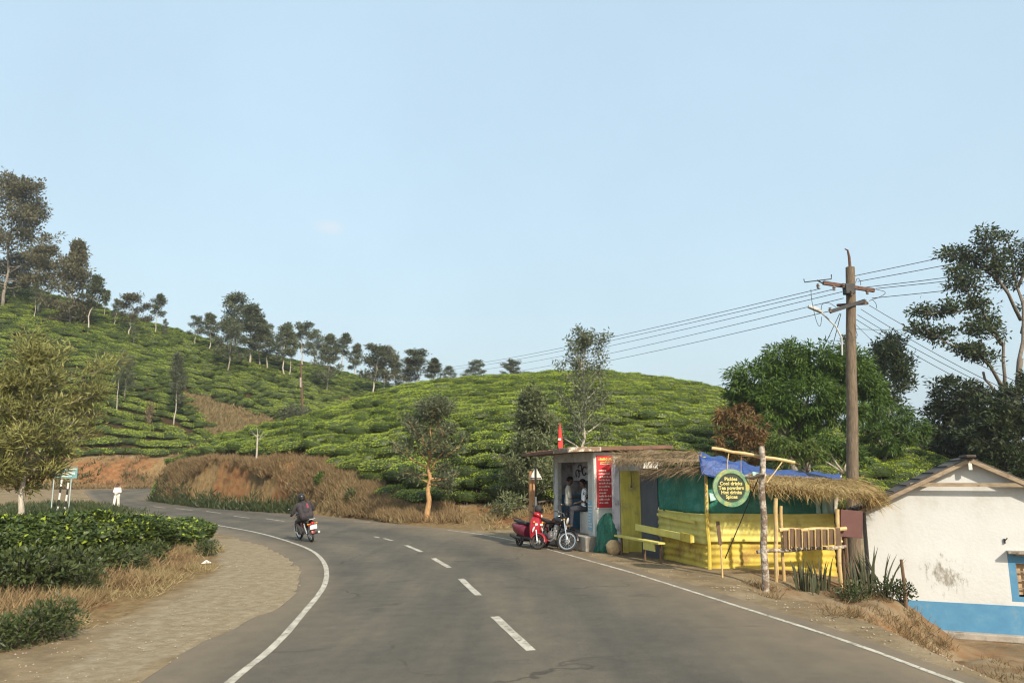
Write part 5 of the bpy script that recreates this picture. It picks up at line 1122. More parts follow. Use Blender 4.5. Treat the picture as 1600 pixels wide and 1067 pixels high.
def gpost(u, vt, vb2, D, r, m, name, par, bow=.02, r2=None, n=9):
    p = px(u[0], vb2, D); p.z = Gs(p.x, p.y) - .12; q = px(u[1], vt, D); b = MB(); d = q - p; k = 9
    b.tube([p - AO + d * (i / k) + Vector((bow * math.sin(i * 1.4), bow * math.cos(i * 1.1), 0)) for i in range(k + 1)], [(r + ((r2 or r) - r) * i / k) * (1 + .05 * math.sin(i * 3.3)) for i in range(k + 1)], n); return b.build(name, m, par, True)
gpost((1213, 1212), 778, 918, 16.75, .046, M_bamboo, 'bamboo_post', aw, .012); gpost((1224, 1220), 790, 900, 16.95, .036, M_bamboo, 'bamboo_post', aw, .012); gpost((1312, 1308), 795, 905, 17.15, .045, M_bamboo, 'bamboo_post', aw, .015)
gpost((1318, 1319), 800, 905, 17.3, .05, M_brownw, 'dark_post', aw, .01)
def rod(a, c, r, name, m, par, org, k=6, bow=.015, n=8):
    a = Vector(a) - org; c = Vector(c) - org; b = MB(); b.tube([a.lerp(c, i / k) + Vector((0, 0, bow * math.sin(i * 2.2))) for i in range(k + 1)], [r * (1 + .06 * math.sin(i * 2.7)) for i in range(k + 1)], n); return b.build(name, m, par, True)
rod(T(1217, 828, 16.8), T(1322, 826, 17.1), .045, 'rail', M_bamboo, aw, AO); rod(T(1183, 862, 16.6), T(1322, 854, 17.2), .04, 'rail', M_post, aw, AO); rod(T(1218, 858, 16.9), T(1316, 846, 17.2), .03, 'rail', M_bamboo, aw, AO)
for i in range(9):
    u = 1228 + i * 10.2; b = MB(); p = T(u, 841, 16.65) - AO; hgt = .38 * random.uniform(.86, 1.05); b.box(p + Vector((0, 0, random.gauss(0, .012) + .01 * i * .2)), (.115, .02, hgt), random.gauss(0, .05)); b.build('fence_board', M_brownw, aw, bevel=.004)
for i in range(8):
    u = 1233 + i * 10.2; rod(T(u, 826, 16.6), T(u + .5, 858, 16.6), .011, 'lashing', M_bamboo, aw, AO, 3, 0, 5)
# tall lichen-spotted post with bamboo beam
bp_ = px(1196, 930, 15.8); bp_.z = Gs(bp_.x, bp_.y)
mp_ = empty('mottled_post', bp_, 0, 'tall lichen-mottled post beside the road in front of the awning', 'post')
d = px(1190, 697, 15.8) - bp_
b = MB(); b.tube([d * (i / 10) + Vector((.018 * math.sin(i * 1.6), .01 * math.cos(i), -.15 if i == 0 else 0)) for i in range(11)], [.078 - .0018 * i for i in range(11)], 10); b.build('shaft', M_post, mp_, True)
rod(T(1112, 700, 16.05), T(1242, 722, 15.85), .034, 'beam', M_bamboo, mp_, bp_, 8, .01); rod(T(1198, 754, 15.7), T(1222, 722, 15.8), .012, 'brace', M_bamboo, mp_, bp_, 4, .005)
rod(T(1158, 712, 16.2), T(1250, 724, 16.5), .012, 'loose_stick', M_straws if False else M_brownw, mp_, bp_, 5, .02); rod(T(1196, 742, 15.65), T(1150, 748, 16.2), .04, 'side_branch', M_post, mp_, bp_, 5, .03)
# hanging round sign: Pickles / Cool drinks / Tea powders / Hot drinks / Spices
sc_ = T(1142, 762, 16.0); rs = empty('round_sign', sc_, R(4), 'round green and black hanging sign listing pickles, drinks and spices', 'sign')
FX = Matrix.Rotation(R(90), 4, 'X')
M_rim = mat('scuffed_green_rim', (0.085, 0.21, 0.12), (0.25, 0.33, 0.16), 7, .6, lo=.4, hi=.62, dirt=(.42, .37, .10), dscale=5, dlo=.52, dhi=.62)
M_disc = mat('dark_disc', (0.022, 0.032, 0.020), (0.035, 0.05, 0.03), 5, .5); M_letter = mat('sign_yellow_letters', (0.66, 0.57, 0.20), (0.50, .42, .14), 30, .7)
rs.scale = (1.09, 1.09, 1.09)
b = MB(); b.lathe([(.362, .03), (.362, -.03), (.335, -.045), (.285, -.03), (.27, 0), (.285, .03)], 40, FX, closed=True); b.build('rim', M_rim, rs, True)
b = MB(); b.lathe([(0.0001, .012), (.275, .012), (.275, -.012), (0.0001, -.012)], 40, FX); dsk = b.build('disc', M_disc, rs)
for i, tx in enumerate(['Pickles', 'Cool drinks', 'Tea powders', 'Hot drinks', 'Spices']):
    text_mesh(tx, .094, M_letter, dsk, Matrix.Translation((0, -.018, .168 - i * .085)) @ FX @ Matrix.Scale(1.0, 4), 'lettering', .0032, .003)
for dx, u in ((-.05, 1139), (.22, 1159)):
    top = (T(u, 706.5 if dx < 0 else 709, 16.02) - sc_) / 1.09; b = MB(); b.tube([(dx, 0, .345 if dx < 0 else .27), (dx + .01, 0, .5), top], .009 if dx < 0 else .005, 5); b.build('cord', M_bamboo, rs)
# stake and slanting stick in front of the yellow wall
q = px(1129, 905, 16.6); q.z = Gs(q.x, q.y); sk = empty('wooden_stake', q, 0, 'short dark stake standing in front of the yellow corrugated wall', 'stake')
b = MB(); b.tube([(0, 0, -.1), (.0, 0, .5), (-.03, 0, 1.15)], [.022, .02, .016], 6); b.build('shaft', M_bamboo, sk, True); b = MB(); b.box((-.035, -.02, .93), (.075, .03, .5), M=Matrix.Rotation(R(-4), 4, 'Y')); b.build('board', M_brownw, sk)
a = px(1186, 744, 15.9); c = px(1133, 872, 16.7); o = MB().tube([Vector((0, 0, 0)), (a - c) * .5 + Vector((.01, 0, 0)), a - c], [.014, .012, .010], 6).build('leaning_stick', M_black, None, True); o.location = c; tag(o, 'thin dark stick slanting up past the round sign', 'stick')
# agave-like spiky plants on the soil bank
M_spike = leafmat('spiky_leaf', (0.055, 0.060, 0.028), (0.16, 0.155, 0.075), .15)
def spiky(u, v, D, n, hgt, lab, lean=.2):
    q = px(u, v, D); q.z = Gs(q.x, q.y) - .03; e = empty('spiky_plant', q, 0, lab, 'plant', 'spiky plants on the soil bank')
    for i in range(n):
        a = random.random() * 6.28; r = random.random() * .16; h = hgt * random.uniform(.5, 1.1); dx, dy = math.cos(a) * lean * random.uniform(.2, 1.3) * h, math.sin(a) * lean * random.uniform(.1, .8) * h
        p0 = Vector((math.cos(a) * r, math.sin(a) * r, -.05)); b = MB(); w_ = random.uniform(.013, .024); V = []; k = 6
        for j in range(k + 1):
            t = j / k; c = p0 + Vector((dx * t * t, dy * t * t, h * t)); ww = w_ * (.55 + .9 * t) * (1 - t ** 3) + .002; V += [c + Vector((-ww, 0, 0)), c + Vector((0, ww * .45, 0)), c + Vector((ww, 0, 0)), c + Vector((0, -ww * .3, 0))]
        b.loft([V[4 * j:4 * j + 4] for j in range(k + 1)]); b.build('leaf', M_spike, e, True)
spiky(1252, 900, 16.2, 16, .75, 'spiky plant in front of the brown fence boards, leftmost'); spiky(1282, 893, 16.4, 16, .85, 'spiky plant under the right half of the brown fence boards'); spiky(1270, 908, 16.0, 8, .55, 'short spiky plant nearest the road under the awning')
spiky(1352, 880, 16.2, 20, 1.05, 'tall spiky plant before the corner of the white house'); spiky(1376, 880, 16.3, 13, .95, 'spiky plant with one long leaf slanting right before the white wall', .45); spiky(1335, 885, 15.9, 13, .9, 'spiky plant between the awning post and the tall spiky one')
for (u, v, D, w_, lab) in ((1385, 900, 16.0, .8, 'low green creeper at the edge of the soil bank'), (1408, 912, 16.1, .55, 'wiry weed overhanging the end of the soil bank'), (1330, 905, 15.6, .7, 'leafy weed beneath the spiky plants')):
    q = px(u, v, D); q.z = Gs(q.x, q.y); shrub('bank_weed', q, w_, .42, 420, .07, M_weed, lab, .5, 'weed', 7)
b = MB(); q = px(1417, 965, 15.9); q.z = Gs(q.x, q.y); b.tube([(0, 0, -.2), (.01, 0, .5), (-.01, 0, .95)], [.04, .036, .03], 7); o = b.build('wooden_stake', M_brownw, None, True); o.location = q; tag(o, 'short dark stake at the corner of the white house', 'stake')
# maroon sheet
q = px(1330, 818, 17.2); o = MB().box((0, 0, 0), (.50, .05, .60), M=Matrix.Rotation(R(5), 4, 'Y')).build('maroon_sheet', M_maroon, None, bevel=.006); o.location = q; tag(o, 'maroon metal sheet hanging between the awning and the white house', 'sheet')
b = MB(); p2 = px(1325, 900, 17.2); b.tube([(-.14, .05, -1.5), (-.13, .05, .3)], .04, 7); b.build('post', M_brownw, o)
# ---- white house, gable towards the camera
HL = px(1352, 795, 17.9); HP = px(1512, 720, 17.1); hz0 = -1.12
th = math.atan2(HP.y - HL.y, HP.x - HL.x); hw = math.hypot(HP.x - HL.x, HP.y - HL.y)
ho = empty('white_house', (HL.x, HL.y, hz0), th, 'whitewashed gabled house with a blue base at the right edge', 'house')
eh = HL.z - hz0; ph_ = HP.z - hz0; DEP = 1.5; dado = px(1421, 938, 17.55).z - hz0
wx0, wx1 = (px(1568, 900, 17.1).x - HL.x) / math.cos(th), (px(1568, 900, 17.1).x - HL.x) / math.cos(th) + 1.05
wz0, wz1 = px(1570, 937, 17.1).z - hz0, px(1565, 858, 17.1).z - hz0
def wall_with_window():
    b = MB(); t_ = .18
    def pr(o): b.prism(o, t_, Matrix.Translation((0, t_, 0)) @ Matrix.Rotation(R(90), 4, 'X'))
    zr = lambda x: eh + (ph_ - eh) * (1 - abs(x - hw) / hw)
    pr([(0, dado), (wx0, dado), (wx0, zr(wx0)), (hw, ph_), (0, eh)] if wx0 > hw else [(0, dado), (wx0, dado), (wx0, zr(wx0)), (0, eh)])
    pr([(wx0, wz1), (wx1, wz1), (wx1, zr(wx1)), (wx0, zr(wx0))]); pr([(wx1, dado), (2 * hw, dado), (2 * hw, eh), (wx1, zr(wx1))])
    if wz0 > dado + .02: pr([(wx0, dado), (wx1, dado), (wx1, wz0), (wx0, wz0)])
    return b
M_wall = mat('house_whitewash', (0.62, 0.62, 0.595), (0.555, 0.55, 0.52), .9, .92, dirt=(0.46, 0.43, 0.36), dscale=.9, dlo=.56, dhi=.80, bump=.12, bscale=14)
gw = wall_with_window().build('gable_wall', M_wall, ho)
M_stain = mat('damp_stain', (0.76, 0.735, 0.67), (0.40, 0.36, 0.29), 3.2, .95, stretch=(1.6, 1, .5), lo=.5, hi=.85, dirt=(.22, .19, .15), dscale=6, dlo=.66, dhi=.78)
# weathered patch of plaster, feathered by its own noise
b = MB()
b.prism([(1.0, .12 + dado), (1.25, .04 + dado), (1.75, .06 + dado), (2.05, .3 + dado), (2.1, .8 + dado), (1.9, 1.15 + dado), (1.5, 1.25 + dado), (1.1, 1.0 + dado), (.95, .6 + dado)], .002, Matrix.Translation((0, -.0005, 0)) @ FX)
def stain_mat():
    m, t, bs = newmat('damp_plaster_patch'); N = t.nodes.new; L = t.links.new; tc = N('ShaderNodeTexCoord'); mp = N('ShaderNodeMapping'); L(tc.outputs['Object'], mp.inputs[0]); mp.inputs['Scale'].default_value = (2.6, 1, 1.1)
    n = N('ShaderNodeTexNoise'); n.inputs['Scale'].default_value = 2.2; n.inputs['Detail'].default_value = 9; n.inputs['Roughness'].default_value = .72; L(mp.outputs[0], n.inputs[0])
    g_ = N('ShaderNodeVectorMath'); g_.operation = 'DISTANCE'; L(tc.outputs['Object'], g_.inputs[0]); g_.inputs[1].default_value = (1.55, 0, .58 + dado)
    mr = N('ShaderNodeMapRange'); mr.inputs[1].default_value = .6; mr.inputs[2].default_value = .1; mr.inputs[3].default_value = 0; mr.inputs[4].default_value = .22; L(g_.outputs['Value'], mr.inputs[0])
    ad = N('ShaderNodeMath'); L(n.outputs[0], ad.inputs[0]); L(mr.outputs[0], ad.inputs[1])
    r = N('ShaderNodeMapRange'); r.inputs[1].default_value = .62; r.inputs[2].default_value = .80; r.inputs[4].default_value = .45; L(ad.outputs[0], r.inputs[0])
    bs.inputs['Base Color'].default_value = (.33, .29, .22, 1); bs.inputs['Roughness'].default_value = .95; tr = N('ShaderNodeBsdfTransparent'); mi = N('ShaderNodeMixShader')
    L(r.outputs[0], mi.inputs[0]); L(tr.outputs[0], mi.inputs[1]); L(bs.outputs[0], mi.inputs[2]); L(mi.outputs[0], t.nodes['Material Output'].inputs[0]); return m
b.build('damp_patch', stain_mat(), gw)
b = MB(); b.box((hw, .085, dado / 2 - .05), (2 * hw + .02, .20, dado + .1)); b.build('blue_base', M_blue, ho)
b = MB(); b.box((.09, DEP / 2 + .1, eh / 2), (.18, DEP - .2, eh)); b.build('side_wall', M_wall, ho); b = MB(); b.box((2 * hw - .09, DEP / 2 + .1, eh / 2), (.18, DEP - .2, eh)); b.build('side_wall', M_wall, ho)
b = MB(); b.box((hw, DEP, eh / 2), (2 * hw - .01, .15, eh)); b.build('back_wall', M_wall, ho)
slope = math.atan2(ph_ - eh, hw); rl_ = hw / math.cos(slope) + .40
for sgn in (-1, 1):
    b = MB(); ux = Vector((sgn * math.cos(slope), 0, -math.sin(slope))); top = Vector((hw, 0, ph_ + .05))
    b.beam(top + ux * (rl_ / 2) - ux * rl_ / 2 + Vector((0, DEP / 2 - .02, .02)), top + ux * rl_ + Vector((0, DEP / 2 - .02, .02)), DEP + .40, .035); r_ = b.build('roof_slope', M_roofb, ho)
    b = MB(); b.beam(top + Vector((sgn * .02, -.23, -.05)), top + ux * rl_ + Vector((0, -.23, -.05)), .025, .085); b.build('barge_board', M_wood, r_)
    for i in range(9):
        pp = top + ux * (rl_ * (i + .5) / 9) + Vector((0, DEP / 2 - .02, .045)); b = MB(); b.beam(pp - Vector((0, DEP / 2 + .19, 0)), pp + Vector((0, DEP / 2 + .19, 0)), .06, .02); b.build('roof_rib', M_roofb, r_)
b = MB(); b.beam((hw * .44, -.20, eh + (ph_ - eh) * .52), (hw * 1.56, -.20, eh + (ph_ - eh) * .52), .04, .085); b.build('tie_beam', M_wood, ho)
b = MB(); b.box((hw, -.21, ph_ - .10), (.07, .05, .20)); b.build('king_post', M_white, ho); b = MB(); b.box((hw, .0, ph_ + .10), (.20, .9, .06)); b.ball((hw, -.22, ph_ + .06), (.09, .06, .07), 10); b.build('ridge_cap', M_roofb, ho, bevel=.02)
wn = MB(); fx0, fx1 = wx0 + .002, wx1 - .002
for bx in (((fx0 + .07), .05, (wz0 + wz1) / 2, .14, .10, wz1 - wz0), ((fx1 - .07), .05, (wz0 + wz1) / 2, .14, .10, wz1 - wz0)): wn.box(bx[:3], bx[3:])
wn.box(((fx0 + fx1) / 2, .05, wz1 - .19), (fx1 - fx0 - .28, .098, .16)); wn.box(((fx0 + fx1) / 2, .05, wz0 + .05), (fx1 - fx0 - .28, .098, .10))
win = wn.build('window', M_blue, ho)
b = MB(); b.box(((fx0 + fx1) / 2, -.10, wz1 - .03), (fx1 - fx0 + .02, .22, .05)); b.box(((fx0 + fx1) / 2, .02, wz1 - .085), (fx1 - fx0 - .29, .1, .05)); b.build('window_hood', M_conc, win)
b = MB(); b.box(((fx0 + fx1) / 2, .13, (wz0 + wz1) / 2 - .04), (fx1 - fx0 - .27, .02, wz1 - wz0 - .36)); b.build('curtain', M_curt, win)
b = MB(); b.box(((fx0 + fx1) / 2, .09, (wz0 + wz1) / 2 - .04), (fx1 - fx0 - .27, .004, wz1 - wz0 - .36)); 
for i in range(5): xx = fx0 + .14 + (fx1 - fx0 - .28) * i / 4; b2 = MB(); b2.box((xx, .06, (wz0 + wz1) / 2 - .04), (.022 if i % 2 else .035, .03, wz1 - wz0 - .36)); b2.build('grille_bar', M_wood, win)
for i in range(1, 4): b2 = MB(); zz = wz0 + .1 + (wz1 - wz0 - .37) * i / 4; b2.box(((fx0 + fx1) / 2, .055, zz), (fx1 - fx0 - .28, .02, .024)); b2.build('grille_bar', M_wood, win)
b = MB(); b.box((wx0 - .02, -.02, wz1 + .2), (.03, .03, .10)); b.tube([(wx0 - .02, -.03, wz1 + .2), (wx0 + .03, -.06, wz1 + .27)], .012, 5); b.build('wall_hook', M_black, gw)
# path edge stones below the house: low concrete strip
b = MB(); b.box((hw, -.12, .02), (2 * hw + .1, .22, .14)); b.build('plinth_step', M_conc, ho, bevel=.02)
# ---- utility pole, lamp, wires
UP = px(1322, 745, 23.5); UP.z = Gs(UP.x, UP.y); top = px(1328.5, 418, 23.5)
up = empty('utility_pole', UP, 0, 'tall weathered wooden utility pole with two crossarms and a street lamp', 'utility pole')
def lp(u, v, D=23.5): return px(u, v, D) - UP
d = top - UP; b = MB(); b.tube([Vector((0, 0, -.3))] + [d * (i / 8) + Vector((.012 * math.sin(i * 2), 0, 0)) for i in range(1, 9)], [.20 - .0075 * i for i in range(9)], 14); b.build('shaft', M_pole, up, True)
b = MB(); b.tube([lp(1328.5, 420), lp(1327, 402), lp(1324.5, 391), lp(1320, 389)], [.05, .045, .03, .02], 7); b.build('top_spike', M_iron, up, True)
b = MB(); b.beam(lp(1286, 442, 23.2), lp(1366, 454, 23.4), .10, .12); a1m = b.build('crossarm', M_iron, up, bevel=.01)
b = MB(); b.beam(lp(1297, 487, 23.2), lp(1351, 470, 23.4), .10, .12); a2m = b.build('crossarm', M_black, up, bevel=.01); b = MB(); b.beam(lp(1308, 477, 23.8), lp(1356, 474, 23.85), .08, .08); b.build('crossarm', M_iron, up)
b = MB(); b.tube([lp(1256, 436, 23.1), lp(1257, 441, 23.1), lp(1299, 436, 23.1), lp(1299, 429, 23.1)], .018, 5); b.tube([lp(1277, 438, 23.1), lp(1288, 444, 23.2)], .025, 5); b.build('bracket', M_black, up)
for (u, v) in ((1278, 447), (1303, 450), (1318, 446), (1355, 456), (1297, 484), (1352, 472), (1331, 458)):
    b = MB(); b.lathe([(.01, -.09), (.05, -.07), (.03, -.03), (.06, 0), (.03, .03), (.05, .06), (.01, .08)], 10, Matrix.Translation(lp(u, v, 23.15))); b.build('insulator', M_porc, up, True)
b = MB(); b.box(lp(1326, 452, 23.3), (.30, .26, .34)); b.build('clamp', M_black, up, bevel=.02)
b = MB(); b.tube([lp(1316, 555), lp(1315, 528), lp(1306, 510), lp(1282, 487)], .028, 7); lampm = b.build('lamp_arm', M_lamp, up, True)
b = MB(); c = lp(1274, 483); M = Matrix.Rotation(R(24), 4, 'Y'); b.box(c, (.42, .17, .10), M=M); b.box(c + Vector((-.20, 0, .085)), (.06, .14, .09), M=M); b.build('lamp_head', M_lamp, lampm, bevel=.02)
def wire(a, c, sag, label, r=.011, grp='wires on the utility pole', k=16):
    a = Vector(a); c = Vector(c); b = MB(); b.tube([a.lerp(c, i / k) - a - Vector((0, 0, sag * 4 * (i / k) * (1 - i / k))) for i in range(k + 1)], r, 4); o = b.build('overhead_wire', M_black, None, True); o.location = a; return tag(o, label, 'wire', grp)
nm = ['topmost', 'second', 'third', 'fourth', 'lowest']
for i, ((u, v), (u2, v2)) in enumerate(zip([(1282, 451), (1303, 452), (1316, 456), (1318, 466), (1297, 486)], [(655, 578), (665, 580.5), (690, 584), (720, 590), (760, 590)])):
    wire(px(u, v, 23.2), px(u2, v2, 95), .5, nm[i] + ' wire running left from the pole to beyond the mound')
for i, ((u, v), (u2, v2)) in enumerate(zip([(1336, 431), (1340, 440), (1352, 449), (1368, 451), (1362, 466)], [(1640, 345), (1640, 362), (1640, 392), (1640, 400), (1640, 415)])):
    wa, wb_ = px(u, v, 23.4), px(u2, v2, 21); wire(wa, wa + (wb_ - wa) * 5, .6, nm[i] + ' wire rising right from the pole out of the picture')
for i, ((u, v), (u2, v2)) in enumerate(zip([(1358, 477), (1345, 483), (1340, 492), (1336, 498)], [(1700, 615), (1700, 640), (1700, 645), (1700, 660)])):
    wa, wb_ = px(u, v, 23.5), px(u2, v2, 19); wire(wa, wa + (wb_ - wa) * 1.6, .5, nm[i] + ' of the service wires sloping down right in front of the tall tree', .009, 'service wires')
wire(px(1332, 514, 23.5), px(1440, 513, 40), .05, 'level stay wire running right from mid pole', .009); wire(px(1332, 502, 23.5), px(1382, 552, 30), .0, 'short guy wire slanting down right behind the mango', .009)
wire(px(1312, 490, 23.4), px(1286, 545, 25), 0, 'left of two guy wires slanting down left from the lower crossarm', .012); wire(px(1314, 490, 23.4), px(1300, 545, 25), 0, 'right of two guy wires slanting down left from the lower crossarm', .012)
wire(px(1140, 598, 40), px(1062, 610, 70), .1, 'short wire between the mango and the mound skyline', .012)
for (pts, lab) in (([(1267, 452), (1268, 470), (1276, 505), (1282, 512), (1284, 495)], 'slack loop of cable hanging under the street lamp'), ([(1368, 452), (1386, 456), (1378, 463), (1358, 470)], 'curled jumper cable at the right end of the crossarm'), ([(1283, 485), (1284, 474), (1296, 473), (1306, 480)], 'curled jumper cable at the left of the lower crossarm'), ([(1337, 442), (1339, 434), (1344, 437), (1345, 446)], 'small cable loop above the right half of the upper crossarm'), ([(1334, 505), (1338, 518), (1340, 525), (1336, 527)], 'short dangling cable end right of the shaft'), ([(1363, 468), (1369, 474), (1370, 482)], 'short cable loop below the right insulator')):
    q = [px(u, v, 23.2) for u, v in pts]; q = chaikin(q, 2); b = MB(); b.tube([p - q[0] for p in q], .009, 4); o = b.build('loose_cable', M_black, None, True); o.location = q[0]; tag(o, lab, 'cable')
# pole on the far hillside, with its wire
p = hit(473, 655, 75, 175) or px(473, 655, 96); tp_ = px(470, 566, p.y); e = empty('hillside_pole', p, 0, 'brown iron pole with a crossarm standing in the far tea', 'utility pole'); d = tp_ - p
b = MB(); b.tube([Vector((0, 0, -.3)), d * .5, d], [.20, .17, .12], 8); b.build('shaft', M_iron, e, True); b = MB(); b.beam(d * .95 + Vector((-.7, 0, 0)), d * .95 + Vector((.9, 0, 0)), .1, .1); b.build('crossarm', M_black, e); b = MB(); b.tube([d * .55 + Vector((-.12, -.1, 0)), d * .72 + Vector((-.1, -.1, 0))], .16, 7); b.build('wrapped_band', M_conc, e, True)
wire(px(469, 570, p.y - .3), px(330, 625, 100), .2, 'pale wire slanting left down from the brown hillside pole', .02)
# thin far pole and small far building, right
q = place(1447, 760, 52); o = MB().tube([(0, 0, -.3), (0, 0, px(1447, 664, 52).z - q.z)], [.10, .08], 8).build('thin_pole', M_pole, None, True); o.location = q; tag(o, 'thin bare pole against the dark trees behind the white house', 'pole')
q = place(1440, 735, 57); e = empty('distant_shed', q, .3, 'tiny pale shed half hidden behind the tea and thin pole', 'building'); zz = px(1440, 716, 57).z - q.z
b = MB(); b.box((0, 0, zz / 2), (3.4, 2.4, zz)); b.build('wall', M_white, e); b = MB(); b.box((0, 0, zz + .06), (3.9, 2.9, .12)); b.build('roof', M_conc, e); b = MB(); b.box((.6, -1.22, zz * .55), (.8, .04, zz * .4)); b.build('door', M_bluelt, e)
# sign board and striped guard posts at the far bend
q = px(100, 786, 50); q.z = Hs(q.x, q.y); e = empty('direction_board', q, R(-6), 'teal and white direction board on thin legs at the far left bend', 'sign')
def sp_(u, v): return px(u, v, 50) - q
b = MB(); c = (sp_(90, 730) + sp_(121, 747)) / 2; c = (sp_(90, 730) + sp_(121, 747)) * .5; wd = sp_(121, 747).x - sp_(90, 730).x; hd = sp_(90, 730).z - sp_(121, 747).z; b.box(c, (wd, .05, hd)); main = b.build('board_panel', M_teal, e)
b = MB(); c2 = (sp_(77, 725) + sp_(91, 745)) * .5; b.box(c2 + Vector((0, .03, 0)), (sp_(91, 745).x - sp_(77, 725).x, .05, sp_(77, 725).z - sp_(91, 745).z)); b.build('board_panel', M_signg, e)
b = MB(); b.box(c2 + Vector((.06, -.01, -.25)), (.36, .03, .30)); b.build('teal_patch', M_tealb, e)
for i in range(4): b = MB(); b.beam(c2 + Vector((-.15 + i * .1, -.02, .02)), c2 + Vector((.0 + i * .08, -.02, .36)), .02, .05); b.build('painted_stroke', M_stripeW, e)
random.seed(5)
for zoff, h_, x0, x1 in ((hd * .30, .16, -.46, .46), (-hd * .05, .15, -.48, .40), (-hd * .30, .07, -.25, .25)):
    x = x0
    while x < x1:
        w_ = random.uniform(.05, .11) * (h_ / .16); b = MB(); b.box(c + Vector(((x + w_ / 2) * wd, -.035, zoff)), (w_ * wd, .012, h_ * random.uniform(.8, 1.05))); b.build('letter_block', M_stripeW, main); x += w_ + random.choice((.012, .012, .03))
for u in (83, 112): b = MB(); b.tube([Vector((sp_(u, 747).x, .05, -.2)), sp_(u, 738) + Vector((0, .05, 0))], .035, 7); b.build('leg', M_signg, e)
for (u, vt, vb2, lab) in ((91.5, 749, 781, 'black and white striped guard post under the direction board'), (102, 754, 787, 'second striped guard post, right of the one under the board')):
    q2 = px(u, vb2, 47); q2.z = Hs(q2.x, q2.y); e2 = empty('guard_post', q2, 0, lab, 'post', 'striped guard posts at the far bend'); hh = px(u, vt, 47).z - q2.z; e2.rotation_euler = (0, R(2), 0)
    for i in range(5): b = MB(); b.tube([(0, 0, hh * i / 5 - (.2 if i == 0 else 0)), (0, 0, hh * (i + 1) / 5)], .055, 8); b.build('post_band', M_stripeW if i % 2 == 0 else M_stripeK, e2)
# litter and stones on the shoulders
q = gp(322, 880); b = MB(); b.add([(-.12, -.05, 0), (.1, -.08, .02), (.14, .06, .01), (-.08, .09, .05), (0, 0, .10)], [(0, 1, 4), (1, 2, 4), (2, 3, 4), (3, 0, 4), (3, 2, 1, 0)]); o = b.build('litter', M_stripeW, None); o.location = q; tag(o, 'crumpled white litter at the edge of the dirt by the hedge', 'litter')
n = 2600; x = rng.uniform(-8, -2.5, n); y = rng.uniform(8, 30, n); ok = inpoly(x, y, gpoly) | ((x < -3.2) & (y < 13)); ok &= ~inpoly(x, y, road_poly); x, y = x[ok], y[ok]
b = MB()
for i in range(len(x)):
    s = random.uniform(.004, .016); p = Vector((x[i], y[i], Gs(x[i], y[i]))); b.add([p + Vector((-s, -s, 0)), p + Vector((s, -s * .8, 0)), p + Vector((s * .7, s, 0)), p + Vector((-s, s * .7, 0)), p + Vector((random.gauss(0, s * .3), 0, s * 1.1))], [(0, 1, 4), (1, 2, 4), (2, 3, 4), (3, 0, 4)])
o = b.build('gravel', mat('gravel_stone', (.20, .155, .10), (.34, .28, .20), 9, .95), None); tag(o, 'loose pale gravel on the left shoulder', 'gravel', kind='stuff')
n = 500; t = rng.integers(20, 120, n); e_ = RI[t] + (RI[t] - RO[t]) / np.linalg.norm(RI[t] - RO[t], axis=1, keepdims=True) * rng.uniform(.05, 1.3, (n, 1)); b = MB()
for i in range(n):
    s = random.uniform(.005, .02); p = Vector((e_[i, 0], e_[i, 1], Gs(e_[i, 0], e_[i, 1]) - .002)); b.add([p + Vector((-s, -s, 0)), p + Vector((s, -s * .8, 0)), p + Vector((s * .7, s, 0)), p + Vector((-s, s * .7, 0)), p + Vector((random.gauss(0, s * .3), 0, s * 1.1))], [(0, 1, 4), (1, 2, 4), (2, 3, 4), (3, 0, 4)])
o = b.build('gravel', bpy.data.materials['gravel_stone'], None); tag(o, 'loose grit along the right edge of the road', 'gravel', kind='stuff')
# ------------------------------------------------------------------ two-wheelers
M_tyre = mat('tyre_rubber', (0.022, 0.021, 0.020), (0.06, 0.054, 0.045), 12, .85)
M_chrome = mat('chrome', (0.62, 0.61, 0.58), None, rough=.22, metal=.9)
M_alu = mat('dull_alloy', (0.42, 0.41, 0.39), (0.30, .29, .27), 9, .45, metal=.6)
M_bblack = mat('black_gloss', (0.014, 0.013, 0.013), None, rough=.25, spec=.6)
M_bmat = mat('black_matt', (0.025, 0.024, 0.023), (0.045, .042, .04), 9, .75)
M_maroonp = mat('maroon_paint', (0.20, 0.018, 0.02), None, rough=.3, spec=.6)
M_scoot = mat('red_scooter_paint', (0.34, 0.012, 0.022), None, rough=.28, spec=.6)
M_scootd = mat('dark_red_scooter_paint', (0.20, 0.012, 0.03), None, rough=.3, spec=.6)
M_redl = mat('red_lens', (0.62, 0.02, 0.015), None, rough=.2)
M_orl = mat('amber_lens', (0.75, 0.30, 0.02), None, rough=.2)
M_clear = mat('headlamp_glass', (0.78, 0.78, 0.72), None, rough=.12, metal=.3)
M_plate = mat('number_plate', (0.80, 0.79, 0.74), None, rough=.5)
M_gbag = mat('dark_green_pannier', (0.035, 0.06, 0.045), (.05, .08, .06), 6, .7)
